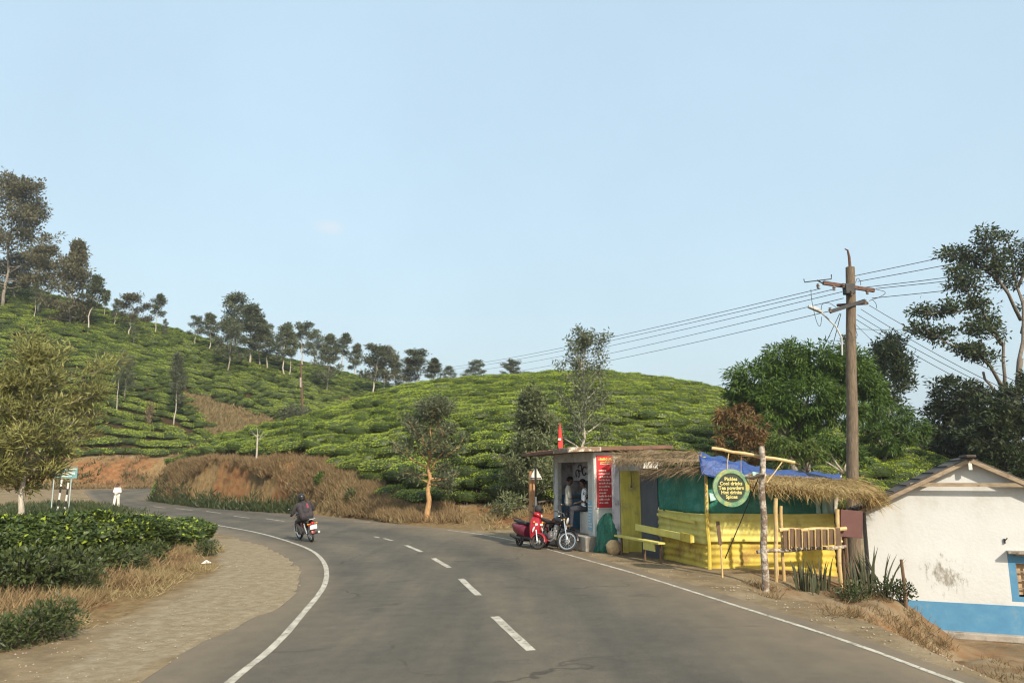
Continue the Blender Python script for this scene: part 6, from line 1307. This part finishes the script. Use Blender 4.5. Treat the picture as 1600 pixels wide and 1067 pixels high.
def wheelset(par, name, c, r, w, rimm, spokes=18, tw=None, M=None, disc=False):
    tw = tw or w; Mx = (M or Matrix()) @ Matrix.Translation(c) @ Matrix.Rotation(R(90), 4, 'X'); rr = r * .76
    b = MB(); n = 12; b.lathe([(r - tw * .45 + tw * .45 * math.cos(a), tw * .5 * math.sin(a)) for a in [2 * math.pi * i / n for i in range(n)]], 36, Mx, closed=True); t = b.build(name, M_tyre, par, True)
    b = MB(); b.lathe([(rr + .02, w * .34), (rr - .012, w * .30), (rr - .022, 0), (rr - .012, -w * .30), (rr + .02, -w * .34)], 36, Mx); b.build('rim', rimm, t, True)
    b = MB(); b.lathe([(.0001, w * .75), (.045, w * .75), (.05, .02), (.075, .015), (.075, -.015), (.05, -.02), (.045, -w * .75), (.0001, -w * .75)], 16, Mx); b.build('hub', M_alu, t, True)
    b = MB()
    for i in range(spokes):
        a = 6.283 * i / spokes; s = 1 if i % 2 else -1; b.tube([Mx @ Vector((.04 * math.cos(a + .5 * s), .04 * math.sin(a + .5 * s), s * w * .55)), Mx @ Vector((rr * math.cos(a), rr * math.sin(a), 0))], .004 if spokes > 8 else .018, 4)
    b.build('spokes', M_chrome if spokes > 8 else rimm, t)
    return t
def oval(x, y, z, ry, rz, n=14, p=2.4, rx=0):
    out = []
    for j in range(n):
        a = 6.283 * j / n; c, s = math.cos(a), math.sin(a); out.append((x, y + ry * abs(c) ** (2 / p) * (1 if c > 0 else -1), z + rz * abs(s) ** (2 / p) * (1 if s > 0 else -1)))
    return out
def fender(c, r, a0, a1, w, M=None, n=12):
    M = M or Matrix(); rings = []
    for i in range(n + 1):
        a = a0 + (a1 - a0) * i / n; d = Vector((math.cos(a), 0, math.sin(a))); rings.append([M @ (Vector(c) + d * (r + h) + Vector((0, y, 0))) for y, h in ((-w, -.03), (-w * .7, .012), (0, .024), (w * .7, .012), (w, -.03), (w * .7, .004), (0, .014), (-w * .7, .004))])
    return MB().loft(rings)
def motorcycle(loc, yaw, roll, steer, paint, label, pannier=False, guard=False, plate_front=False):
    e = empty('motorcycle', loc, yaw, label, 'motorcycle'); e.rotation_euler = (roll, 0, yaw)
    hd = Vector((1.02, 0, .86)); ax = Vector((-.45, 0, .89)).normalized(); Ms = Matrix.Translation(hd) @ Matrix.Rotation(steer, 4, ax) @ Matrix.Translation(-hd)
    wheelset(e, 'rear_wheel', (0, 0, .305), .305, .09, M_chrome); wheelset(e, 'front_wheel', (1.34, 0, .305), .305, .075, M_chrome, M=Ms)
    b = MB()
    for s in (-1, 1): b.tube([Ms @ Vector((1.34, s * .085, .305)), Ms @ Vector((1.04, s * .085, .90))], [.027, .022], 10)
    b.build('fork', M_chrome, e, True)
    fender((1.34, 0, .305), .335, R(15), R(150), .065, Ms).build('front_fender', paint, e, True); fender((0, 0, .305), .35, R(30), R(175), .085).build('rear_fender', paint, e, True)
    b = MB(); b.tube([(1.0, 0, .84), (.72, 0, .34), (.3, 0, .30), (.25, 0, .62), (.98, 0, .78)], .026, 8); b.tube([(.6, .1, .72), (-.28, .1, .72)], .018, 6); b.tube([(.6, -.1, .72), (-.28, -.1, .72)], .018, 6); b.tube([(.3, .1, .33), (0, .1, .305)], .022, 6); b.tube([(.3, -.1, .33), (0, -.1, .305)], .022, 6); b.build('frame', M_bblack, e, True)
    rings = [oval(x, 0, z, ry, rz) for x, z, ry, rz in ((.42, .80, .07, .05), (.50, .83, .115, .095), (.66, .86, .15, .13), (.82, .87, .145, .125), (.94, .86, .09, .09), (.98, .85, .04, .05))]; tk = MB().loft(rings).build('fuel_tank', paint, e, True)
    b = MB(); b.lathe([(.001, .02), (.035, .02), (.04, 0)], 12, Matrix.Translation((.70, 0, .985))); b.build('filler_cap', M_chrome, tk)
    rings = [oval(x, 0, z, ry, rz, p=3) for x, z, ry, rz in ((.46, .79, .09, .03), (.38, .79, .125, .045), (.15, .785, .14, .055), (-.05, .82, .13, .05), (-.30, .845, .11, .045), (-.36, .845, .07, .025))]; MB().loft(rings).build('seat', M_bmat, e, True)
    b = MB(); b.box((.55, 0, .40), (.36, .22, .26)); b.lathe([(.085, -.02), (.09, .05), (.085, .06), (.1, .07), (.085, .08), (.1, .10), (.085, .11), (.1, .13), (.085, .14), (.09, .2), (.07, .24)], 12, Matrix.Translation((.62, 0, .50)) @ Matrix.Rotation(R(12), 4, 'Y')); b.lathe([(.001, -.15), (.11, -.15), (.11, .15), (.001, .15)], 14, Matrix.Translation((.50, 0, .40)) @ Matrix.Rotation(R(90), 4, 'X')); b.build('engine', M_alu, e, bevel=.01)
    for s in (-1, 1): b = MB(); b.prism([(.18, .5), (.45, .52), (.42, .72), (.16, .70)], .03, Matrix.Translation((0, s * .13, 0)) @ FX); b.build('side_panel', paint, e, bevel=.008)
    b = MB(); b.tube([(.70, -.06, .50), (.80, -.10, .36), (.66, -.14, .24), (.2, -.16, .25), (-.1, -.17, .30), (-.45, -.17, .36)], [.02, .022, .024, .03, .045, .042], 10); b.build('exhaust', M_chrome, e, True)
    b = MB(); b.tube([Ms @ Vector(p) for p in ((.80, .36, .98), (.90, .33, 1.0), (1.0, .14, 1.04), (1.02, 0, .98), (1.0, -.14, 1.04), (.90, -.33, 1.0), (.80, -.36, .98))], .014, 8); hb = b.build('handlebar', M_chrome, e, True)
    for s in (-1, 1):
        b = MB(); b.tube([Ms @ Vector((.88, s * .335, .997)), Ms @ Vector((.78, s * .365, .975))], .019, 8); b.build('grip', M_bmat, hb)
        b = MB(); b.tube([Ms @ Vector((.93, s * .27, 1.02)), Ms @ Vector((.95, s * .34, 1.18))], .007, 5); b.ball(Ms @ Vector((.95, s * .37, 1.21)), (.025, .065, .045), 10); b.build('mirror', M_bblack, hb, True)
        b = MB(); b.ball(Ms @ Vector((1.08, s * .17, .86)), (.035, .03, .03), 8); b.build('indicator', M_orl, e, True); b = MB(); b.ball((-.36, s * .16, .68), (.035, .03, .03), 8); b.tube([(-.34, 0, .69), (-.36, s * .15, .68)], .01, 5); b.build('indicator', M_orl, e, True)
    b = MB(); b.lathe([(.03, -.13), (.075, -.08), (.095, 0), (.1, .02)], 18, Ms @ Matrix.Translation((1.12, 0, .90)) @ Matrix.Rotation(R(90), 4, 'Y')); hl = b.build('headlamp', M_bblack, e, True); b = MB(); b.lathe([(.1, .02), (.08, .035), (.0001, .045)], 18, Ms @ Matrix.Translation((1.12, 0, .90)) @ Matrix.Rotation(R(90), 4, 'Y')); b.build('lens', M_clear, hl, True)
    b = MB(); b.ball((-.40, 0, .70), (.05, .06, .05), 10); b.build('tail_lamp', M_redl, e, True)
    b = MB(); b.box((-.455, 0, .565), (.012, .25, .15), M=Matrix.Rotation(R(-12), 4, 'Y')); b.build('number_plate', M_plate, e, bevel=.004)
    b = MB(); b.tube([(-.30, .12, .80), (-.42, .10, .84), (-.42, -.10, .84), (-.30, -.12, .80)], .012, 6); b.build('grab_rail', M_chrome, e, True)
    for s in (-1, 1): b = MB(); b.tube([(.0, s * .13, .32), (.12, s * .15, .68)], .02, 8); b.tube([(.02, s * .13, .38), (.10, s * .145, .60)], .033, 8); b.build('shock_absorber', M_chrome, e, True); b = MB(); b.tube([(.42, s * .12, .33), (.42, s * .27, .33)], .014, 6); b.build('footpeg', M_bmat, e)
    if roll: b = MB(); b.tube([(.45, .10, .30), (.38, .28, .03)], .012, 6); b.build('side_stand', M_bblack, e)
    if guard: b = MB(); b.tube([(.86, .0, .62), (.86, .28, .60), (.82, .30, .36), (.74, .05, .28), (.74, -.05, .28), (.82, -.30, .36), (.86, -.28, .60), (.86, 0, .62)], .013, 7); b.build('crash_guard', M_chrome, e, True)
    if pannier:
        for s in (-1, 1): b = MB(); b.box((-.10, s * .25, .60), (.38, .16, .30)); b.build('pannier', M_gbag, e, bevel=.025)
    return e
def ground_pt(u, v, D): q = px(u, v, D); q.z = Gs(q.x, q.y); return q
bike_yaw = R(90 + 33); bq = gp(487, 846.5)
motorcycle(bq, bike_yaw, R(-11), R(4), M_maroonp, 'dark motorcycle being ridden away on the bend', guard=True)
pk = ground_pt(850, 850, 23.6); motorcycle(pk, R(-64), R(-8), R(46), M_bblack, 'black parked motorcycle with chrome forks in front of the kiosk', pannier=True, guard=True)
# red scooter
def scooter(loc, yaw, roll, steer):
    e = empty('scooter', loc, yaw, 'red scooter parked left of the black motorcycle', 'scooter'); e.rotation_euler = (roll, 0, yaw)
    hd = Vector((1.02, 0, .86)); ax = Vector((-.42, 0, .9)).normalized(); Ms = Matrix.Translation(hd) @ Matrix.Rotation(steer, 4, ax) @ Matrix.Translation(-hd)
    wheelset(e, 'rear_wheel', (0, 0, .225), .225, .09, M_bmat, 6); wheelset(e, 'front_wheel', (1.24, 0, .225), .225, .085, M_bmat, 6, M=Ms)
    fender((1.24, 0, .225), .255, R(5), R(165), .075, Ms).build('front_fender', M_scoot, e, True)
    b = MB()
    for s in (-1, 1): b.tube([Ms @ Vector((1.24, s * .08, .225)), Ms @ Vector((1.10, s * .07, .55))], .022, 8)
    b.build('fork', M_chrome, e, True)
    def sh(z, x, w, d, bow): return [(x + d * .5, -w * .55, z), (x + d * .5 + bow, 0, z), (x + d * .5, w * .55, z), (x - d * .2, w, z), (x - d * .6, w * .97, z), (x - d * .4, 0, z), (x - d * .6, -w * .97, z), (x - d * .2, -w, z)]
    ap = MB().loft([sh(.30, 1.00, .15, .10, .03), sh(.42, 1.02, .20, .12, .05), sh(.60, 1.03, .225, .14, .07), sh(.78, 1.02, .215, .15, .08), sh(.90, 1.0, .16, .14, .06), sh(.96, .98, .10, .10, .03)]).build('front_apron', M_scoot, e, True)
    b = MB(); b.box((1.135, 0, .74), (.02, .26, .06), M=Matrix.Rotation(R(8), 4, 'Y')); b.build('number_plate', M_plate, ap)
    for s in (-1, 1): b = MB(); b.tube([(1.10, s * .13, .66), (1.10, s * .16, .58), (1.08, s * .175, .50)], [.012, .03, .012], 7); b.build('apron_flash', M_clear, ap, True)
    b = MB(); b.box((.72, 0, .29), (.52, .34, .07)); b.build('floorboard', M_bmat, e, bevel=.015)
    MB().loft([oval(x, 0, z, ry, rz, p=2.8) for x, z, ry, rz in ((.50, .46, .14, .16), (.38, .50, .17, .20), (.1, .52, .19, .19), (-.2, .56, .17, .15), (-.38, .62, .12, .09), (-.46, .64, .06, .05))]).build('rear_body', M_scootd, e, True)
    MB().loft([oval(x, 0, z, ry, rz, p=3) for x, z, ry, rz in ((.48, .72, .09, .03), (.40, .735, .13, .05), (.1, .745, .15, .055), (-.25, .78, .13, .05), (-.38, .79, .08, .03))]).build('seat', M_bmat, e, True)
    b = MB(); b.tube([(.35, .12, .25), (0, .14, .225)], .05, 8); b.box((.25, 0, .28), (.4, .22, .18)); b.build('engine', M_bmat, e, bevel=.02); b = MB(); b.tube([(.3, -.14, .26), (.0, -.17, .27), (-.3, -.17, .32)], [.03, .05, .05], 8); b.build('exhaust', M_bmat, e, True)
    MB().loft([[Ms @ Vector(p) for p in oval(x, 0, z, ry, rz, p=2.3)] for x, z, ry, rz in ((.86, 1.00, .10, .05), (.94, 1.02, .17, .075), (1.03, 1.02, .15, .085), (1.10, 1.0, .09, .06), (1.13, .99, .04, .03))]).build('handlebar_cowl', M_scoot, e, True)
    b = MB(); b.ball(Ms @ Vector((1.085, 0, 1.0)), (.06, .085, .055), 12); b.build('headlamp', M_clear, e, True)
    for s in (-1, 1):
        b = MB(); b.tube([Ms @ Vector((.94, s * .15, 1.02)), Ms @ Vector((.88, s * .34, 1.02))], .018, 8); b.build('grip', M_bmat, e)
        b = MB(); b.tube([Ms @ Vector((.93, s * .22, 1.03)), Ms @ Vector((.93, s * .28, 1.20))], .007, 5); b.ball(Ms @ Vector((.93, s * .31, 1.23)), (.022, .065, .045), 10); b.build('mirror', M_bmat, e, True)
        b = MB(); b.ball((1.09, s * .15, .80), (.02, .035, .03), 8); b.build('indicator', M_orl, e, True)
    b = MB(); b.ball((-.45, 0, .60), (.03, .08, .05), 10); b.build('tail_lamp', M_redl, e, True); b = MB(); b.tube([(-.25, .14, .82), (-.44, .10, .86), (-.44, -.10, .86), (-.25, -.14, .82)], .013, 6); b.build('grab_rail', M_bmat, e, True)
    b = MB(); b.tube([(.40, .10, .28), (.36, .24, .03)], .012, 6); b.build('side_stand', M_bmat, e); return e
sq = ground_pt(811, 846, 24.3); sco = scooter(sq, R(-62), R(-6), R(35))
# black helmet hung on the scooter's handlebar
q = sco.matrix_basis @ Vector((.86, .10, 1.20)); b = MB(); b.ball((0, 0, 0), (.125, .135, .135), 16); hm = b.build('helmet', M_bmat, None, True); hm.location = q; tag(hm, 'black helmet perched on the handlebar of the red scooter', 'helmet')
b = MB(); b.ball((.06, 0, -.01), (.09, .105, .055), 12); b.build('visor', M_bblack, hm, True)

# ------------------------------------------------------------------ people: one continuous remeshed body each
M_skin = mat('skin_brown', (0.11, 0.058, 0.036), (0.14, .075, .048), 8, .55)
M_hair = mat('black_hair', (0.010, 0.008, 0.007), None, rough=.9, spec=.05)
M_wcloth = mat('white_cotton', (0.80, 0.76, 0.66), (0.72, 0.68, 0.58), 6, .9, bump=.3, bscale=12)
M_cream2 = mat('cream_shirt', (0.52, 0.48, 0.40), (0.44, 0.40, 0.33), 6, .9, bump=.3, bscale=12)
M_trous = mat('dark_trousers', (0.030, 0.032, 0.042), (0.05, .05, .06), 6, .9)
M_jean = mat('black_jeans', (0.028, 0.026, 0.028), (0.05, .046, .048), 6, .9)
M_jack = mat('charcoal_jacket', (0.030, 0.024, 0.026), (0.052, .042, .045), 5, .85, bump=.4, bscale=9)
M_jackr = mat('maroon_collar', (0.22, 0.04, 0.06), None, rough=.85)
M_shoe = mat('dark_shoe', (0.03, 0.025, 0.02), None, rough=.7)
M_sandal = mat('sandal', (0.12, .07, .04), None, rough=.8)
M_pat = mat('black_white_shirt', (0.74, 0.74, 0.74), (0.05, 0.05, 0.055), 7, .85, lo=.52, hi=.55, detail=2)
def hull_pts(p0, p1, r0, r1):
    b = bmesh.new()
    for p, r in ((p0, r0), (p1, r1)):
        bmesh.ops.create_icosphere(b, subdivisions=2, radius=1.0, matrix=Matrix.Translation(p) @ Matrix.Scale(r, 4))
    res = bmesh.ops.convex_hull(b, input=b.verts[:])
    bmesh.ops.delete(b, geom=[g for g in set(res['geom_interior'] + res['geom_unused']) if isinstance(g, bmesh.types.BMVert)], context='VERTS')
    me = bpy.data.meshes.new('h'); b.to_mesh(me); b.free()
    V = [v.co.copy() for v in me.vertices]; Fc = [tuple(p.vertices) for p in me.polygons]; bpy.data.meshes.remove(me); return V, Fc
def figure(parent, prims, mats, voxel=.011, name='body'):
    mb = MB()
    for p0, p1, r0, r1, mi in prims: V, Fc = hull_pts(Vector(p0), Vector(p1), r0, r1); mb.add(V, Fc)
    tmp = bpy.data.objects.new('tmp', mb.mesh('tmp', mats)); COL.objects.link(tmp)
    md = tmp.modifiers.new('r', 'REMESH'); md.mode = 'VOXEL'; md.voxel_size = voxel
    sm = tmp.modifiers.new('s', 'SMOOTH'); sm.iterations = 3; sm.factor = .5
    dg = bpy.context.evaluated_depsgraph_get(); me = bpy.data.meshes.new_from_object(tmp.evaluated_get(dg)); bpy.data.objects.remove(tmp)
    me.materials.clear()
    for m in mats: me.materials.append(m)
    nf = len(me.polygons); C = np.zeros(nf * 3, np.float32); me.polygons.foreach_get('center', C); C = C.reshape(-1, 3); best = np.full(nf, 1e9); mi_ = np.zeros(nf, np.int32)
    for p0, p1, r0, r1, mi in prims:
        a = np.array(p0); d = np.array(p1) - a; L2 = max((d * d).sum(), 1e-9); t = np.clip(((C - a) @ d) / L2, 0, 1); dist = np.linalg.norm(C - a - t[:, None] * d, axis=1) - (r0 + (r1 - r0) * t); k = dist < best; best[k] = dist[k]; mi_[k] = mi
    me.polygons.foreach_set('material_index', mi_); me.polygons.foreach_set('use_smooth', np.ones(nf, bool)); me.update()
    return obj(name, me, parent)
def hand(w, d, up, mi, side, curl=.5):
    """palm, four fingers and a thumb; w wrist, d direction of the hand, up the back of the hand"""
    w = Vector(w); d = Vector(d).normalized(); up = (Vector(up) - d * Vector(up).dot(d)).normalized(); s = d.cross(up).normalized() * side; out = [(w, w + d * .075, .026, .034, mi)]
    for i, ln in enumerate((.065, .075, .07, .055)):
        a = w + d * .085 + s * (.032 - i * .0215); k = (d - up * curl * .6).normalized(); m = a + k * ln * .55; e_ = m + (d * .6 - up * curl).normalized() * ln * .5; out += [(a, m, .0105, .0095, mi), (m, e_, .0095, .008, mi)]
    a = w + d * .03 + s * .03; m = a + (d * .6 + s * .7).normalized() * .04; out += [(a, m, .013, .011, mi), (m, m + (d + s * .1 - up * .2).normalized() * .035, .011, .009, mi)]
    return out
def headset(parent, c, fwd, up=(0, 0, 1), hair=True, r=.098):
    c = Vector(c); f = Vector(fwd).normalized(); u = (Vector(up) - f * f.dot(Vector(up))).normalized(); s = f.cross(u); M = Matrix((s, f, u)).transposed().to_4x4()
    if hair:
        b = MB(); n = 16; rings = []
        for i in range(7):
            th = math.pi * .62 * i / 6; rr = math.sin(th) + .001
            rings.append([c + M.to_3x3() @ Vector((.094 * rr * math.cos(6.283 * j / n), .112 * rr * math.sin(6.283 * j / n) - .012 - (.05 * max(0, math.sin(6.283 * j / n)) * (i / 6) ** 2), .128 * math.cos(th) + .022 + (.055 * max(0, math.sin(6.283 * j / n)) * (i / 6)))) for j in range(n)])
        b.loft(rings); b.build('hair', M_hair, parent, True)
    for k in (-1, 1): b = MB(); b.ball(c + s * .034 * k + f * .088 + u * .012, (.012, .012, .010), 8); b.build('eye', M_hair, parent, True)
    b = MB(); b.ball(c + f * .086 - u * .058, (.024, .012, .007), 8, M=M.to_3x3()); b.build('mouth', M_jackr, parent, True)
    return [(c - u * .035 + f * .01, c + u * .04, .078, .094, 0), (c + f * .09 - u * .005, c + f * .104 - u * .028, .012, .016, 0), (c - u * .06 + f * .045, c - u * .075 + f * .055, .04, .035, 0), (c + s * .088, c + s * .092 - u * .03, .016, .012, 0), (c - s * .088, c - s * .092 - u * .03, .016, .012, 0)]
# walking man in white on the far bend
q = gp(181, 792.5); wm = empty('person', q, R(184), 'man in a white shirt and white trousers walking on the far bend', 'person'); J = lambda x, y, z: Vector((x, y, z))
pr = headset(wm, (0, .03, 1.56), (0, 1, -.05))
pr += [(J(0, .0, 1.36), J(0, .02, 1.48), .055, .052, 0), (J(-.10, 0, .96), J(-.13, 0, 1.32), .115, .10, 1), (J(.10, 0, .96), J(.13, 0, 1.32), .115, .10, 1), (J(0, 0, .88), J(0, 0, 1.36), .13, .09, 1), (J(-.10, 0, .84), J(.10, 0, .84), .125, .125, 1)]
for s in (-1, 1):
    el, wr_ = J(s * .25, .0, 1.10), J(s * .15, .20, 1.0); pr += [(J(s * .19, 0, 1.36), el, .064, .058, 1), (el, el.lerp(wr_, .3), .05, .042, 1), (el, wr_, .040, .028, 0)] + hand(wr_, (-s * .75, .35, -.1), (0, .5, 1), 0, s, .8)
    st_ = .14 * s; pr += [(J(s * .09, 0, .86), J(s * .10, st_ * .6, .48), .108, .088, 2), (J(s * .10, st_ * .6, .48), J(s * .10, st_, .10), .088, .082, 2), (J(s * .10, st_, .07), J(s * .105, st_, .05), .045, .04, 0), (J(s * .10, st_ - .03, .035), J(s * .11, st_ + .15, .03), .042, .036, 3)]
figure(wm, pr, [M_skin, M_wcloth, M_wcloth, M_sandal], .012)
# rider
rd = empty('person', bq, bike_yaw, 'rider in a charcoal jacket and black helmet on the moving motorcycle', 'person'); rd.rotation_euler = (R(-11), 0, bike_yaw)
J = lambda x, y, z: Vector((x, y, z))
pr = [(J(.42, 0, 1.38), J(.47, 0, 1.50), .06, .06, 3), (J(.47, 0, 1.52), J(.48, 0, 1.56), .09, .09, 0), (J(.16, -.11, .93), J(.38, -.15, 1.32), .145, .12, 1), (J(.16, .11, .93), J(.38, .15, 1.32), .145, .12, 1), (J(.14, 0, .92), J(.38, 0, 1.36), .155, .11, 1), (J(.20, 0, 1.10), J(.34, 0, 1.28), .17, .14, 1)]
for s in (-1, 1):
    sh_, el, wr_ = J(.40, s * .22, 1.33), J(.52, s * .38, 1.08), J(.74, s * .35, 1.01); pr += [(sh_, el, .085, .075, 1), (el, wr_, .072, .05, 1)] + hand(wr_, (.9, 0, -.1), (.1, 0, 1), 0, -s, 1.0)
    hp, kn, ak = J(.16, s * .12, .88), J(.60, s * .24, .74), J(.42, s * .22, .40); pr += [(hp, kn, .115, .085, 2), (kn, ak, .082, .058, 2), (J(.38, s * .22, .34), J(.58, s * .24, .33), .05, .042, 4)]
figure(rd, pr, [M_skin, M_jack, M_jean, M_jackr, M_shoe], .012)
b = MB(); b.ball((.48, 0, 1.585), (.145, .130, .140), 18); b.ball((.47, 0, 1.53), (.135, .125, .10), 18); hl = b.build('helmet', M_bblack, rd, True); b = MB(); b.ball((.55, 0, 1.57), (.09, .11, .05), 12); b.build('visor', M_bmat, hl, True)
b = MB(); b.prism([(-.02, -.09), (.06, -.05), (.05, .13), (-.01, .12)], .01, Matrix.Translation((.125, -.05, 1.25)) @ Matrix.Rotation(R(-90), 4, 'Z') @ Matrix.Rotation(R(62), 4, 'X')); b.build('jacket_patch', M_jackr, rd)
# two men at the kiosk (kiosk frame: local x inwards, y along the front)
def kpt(x, y, z): return P3(kio, x, y, z)
q = kpt(-.02, 1.72, .40); ma = empty('person', q, KA - R(112), 'standing man in a cream shirt and dark trousers at the kiosk', 'person')
pr = headset(ma, (0, .05, 1.57), (.1, 1, -.35))
pr += [(J(0, .0, 1.36), J(0, .04, 1.50), .055, .05, 0), (J(-.09, 0, .98), J(-.12, 0, 1.32), .115, .095, 1), (J(.09, 0, .98), J(.12, 0, 1.32), .115, .095, 1), (J(0, 0, .92), J(0, 0, 1.36), .13, .09, 1), (J(-.09, 0, .90), J(.09, 0, .90), .12, .12, 1)]
for s in (-1, 1):
    el, wr_ = J(s * .22, .03, 1.08), J(s * .08, .26, 1.06); pr += [(J(s * .18, 0, 1.35), el, .062, .056, 1), (el, wr_, .042, .028, 0)] + hand(wr_, (-s * .4, .9, .1), (0, 0, 1), 0, s, .8)
    pr += [(J(s * .085, 0, .86), J(s * .09, .04 * s, .47), .095, .07, 2), (J(s * .09, .04 * s, .47), J(s * .09, .0, .08), .07, .055, 2), (J(s * .09, -.03, .04), J(s * .10, .16, .035), .045, .038, 3)]
figure(ma, pr, [M_skin, M_cream2, M_trous, M_sandal], .011)
b = MB(); b.tube([(.165, .02, .86), (.158, .05, .5), (.148, .02, .12)], .012, 5); b.build('trouser_stripe', M_wcloth, ma, True)
q = kpt(.12, .86, .40); mb_ = empty('person', q, KA + R(65), 'man in a black and white patterned shirt sitting on the kiosk counter', 'person')
pr = headset(mb_, (0, .05, 1.50), (.2, 1, -.3))
pr += [(J(0, .0, 1.29), J(0, .04, 1.42), .055, .05, 0), (J(-.09, 0, .86), J(-.13, 0, 1.25), .12, .10, 1), (J(.09, 0, .86), J(.13, 0, 1.25), .12, .10, 1), (J(0, 0, .80), J(0, 0, 1.29), .13, .09, 1)]
for s in (-1, 1):
    el, wr_ = J(s * .24, .04, 1.0), J(s * .10, .24, .92); pr += [(J(s * .19, 0, 1.28), el, .064, .058, 1), (el, wr_, .042, .028, 0)] + hand(wr_, (-s * .4, .9, -.2), (0, 0, 1), 0, s, .8)
    pr += [(J(s * .10, 0, .78), J(s * .13, .40, .74), .11, .085, 2), (J(s * .13, .40, .74), J(s * .13, .44, .30), .08, .055, 2), (J(s * .13, .42, .26), J(s * .14, .60, .22), .042, .036, 3)]
figure(mb_, pr, [M_skin, M_pat, M_trous, M_sandal], .011)

# ------------------------------------------------------------------ warm evening haze over the valley
b = MB(); b.box((0, 560, 28), (1500, 1300, 64)); hzo = b.build('haze', None); hzo.data.materials.clear()
m = bpy.data.materials.new('haze_air'); m.use_nodes = True; t = m.node_tree; t.nodes.remove(t.nodes['Principled BSDF']); pv = t.nodes.new('ShaderNodeVolumePrincipled')
pv.inputs['Color'].default_value = (.93, .95, 1, 1); pv.inputs['Density'].default_value = .00035; pv.inputs['Anisotropy'].default_value = .2; t.links.new(pv.outputs[0], t.nodes['Material Output'].inputs['Volume'])
hzo.data.materials.append(m); tag(hzo, 'thin pale haze over the tea hills', 'haze', kind='stuff')
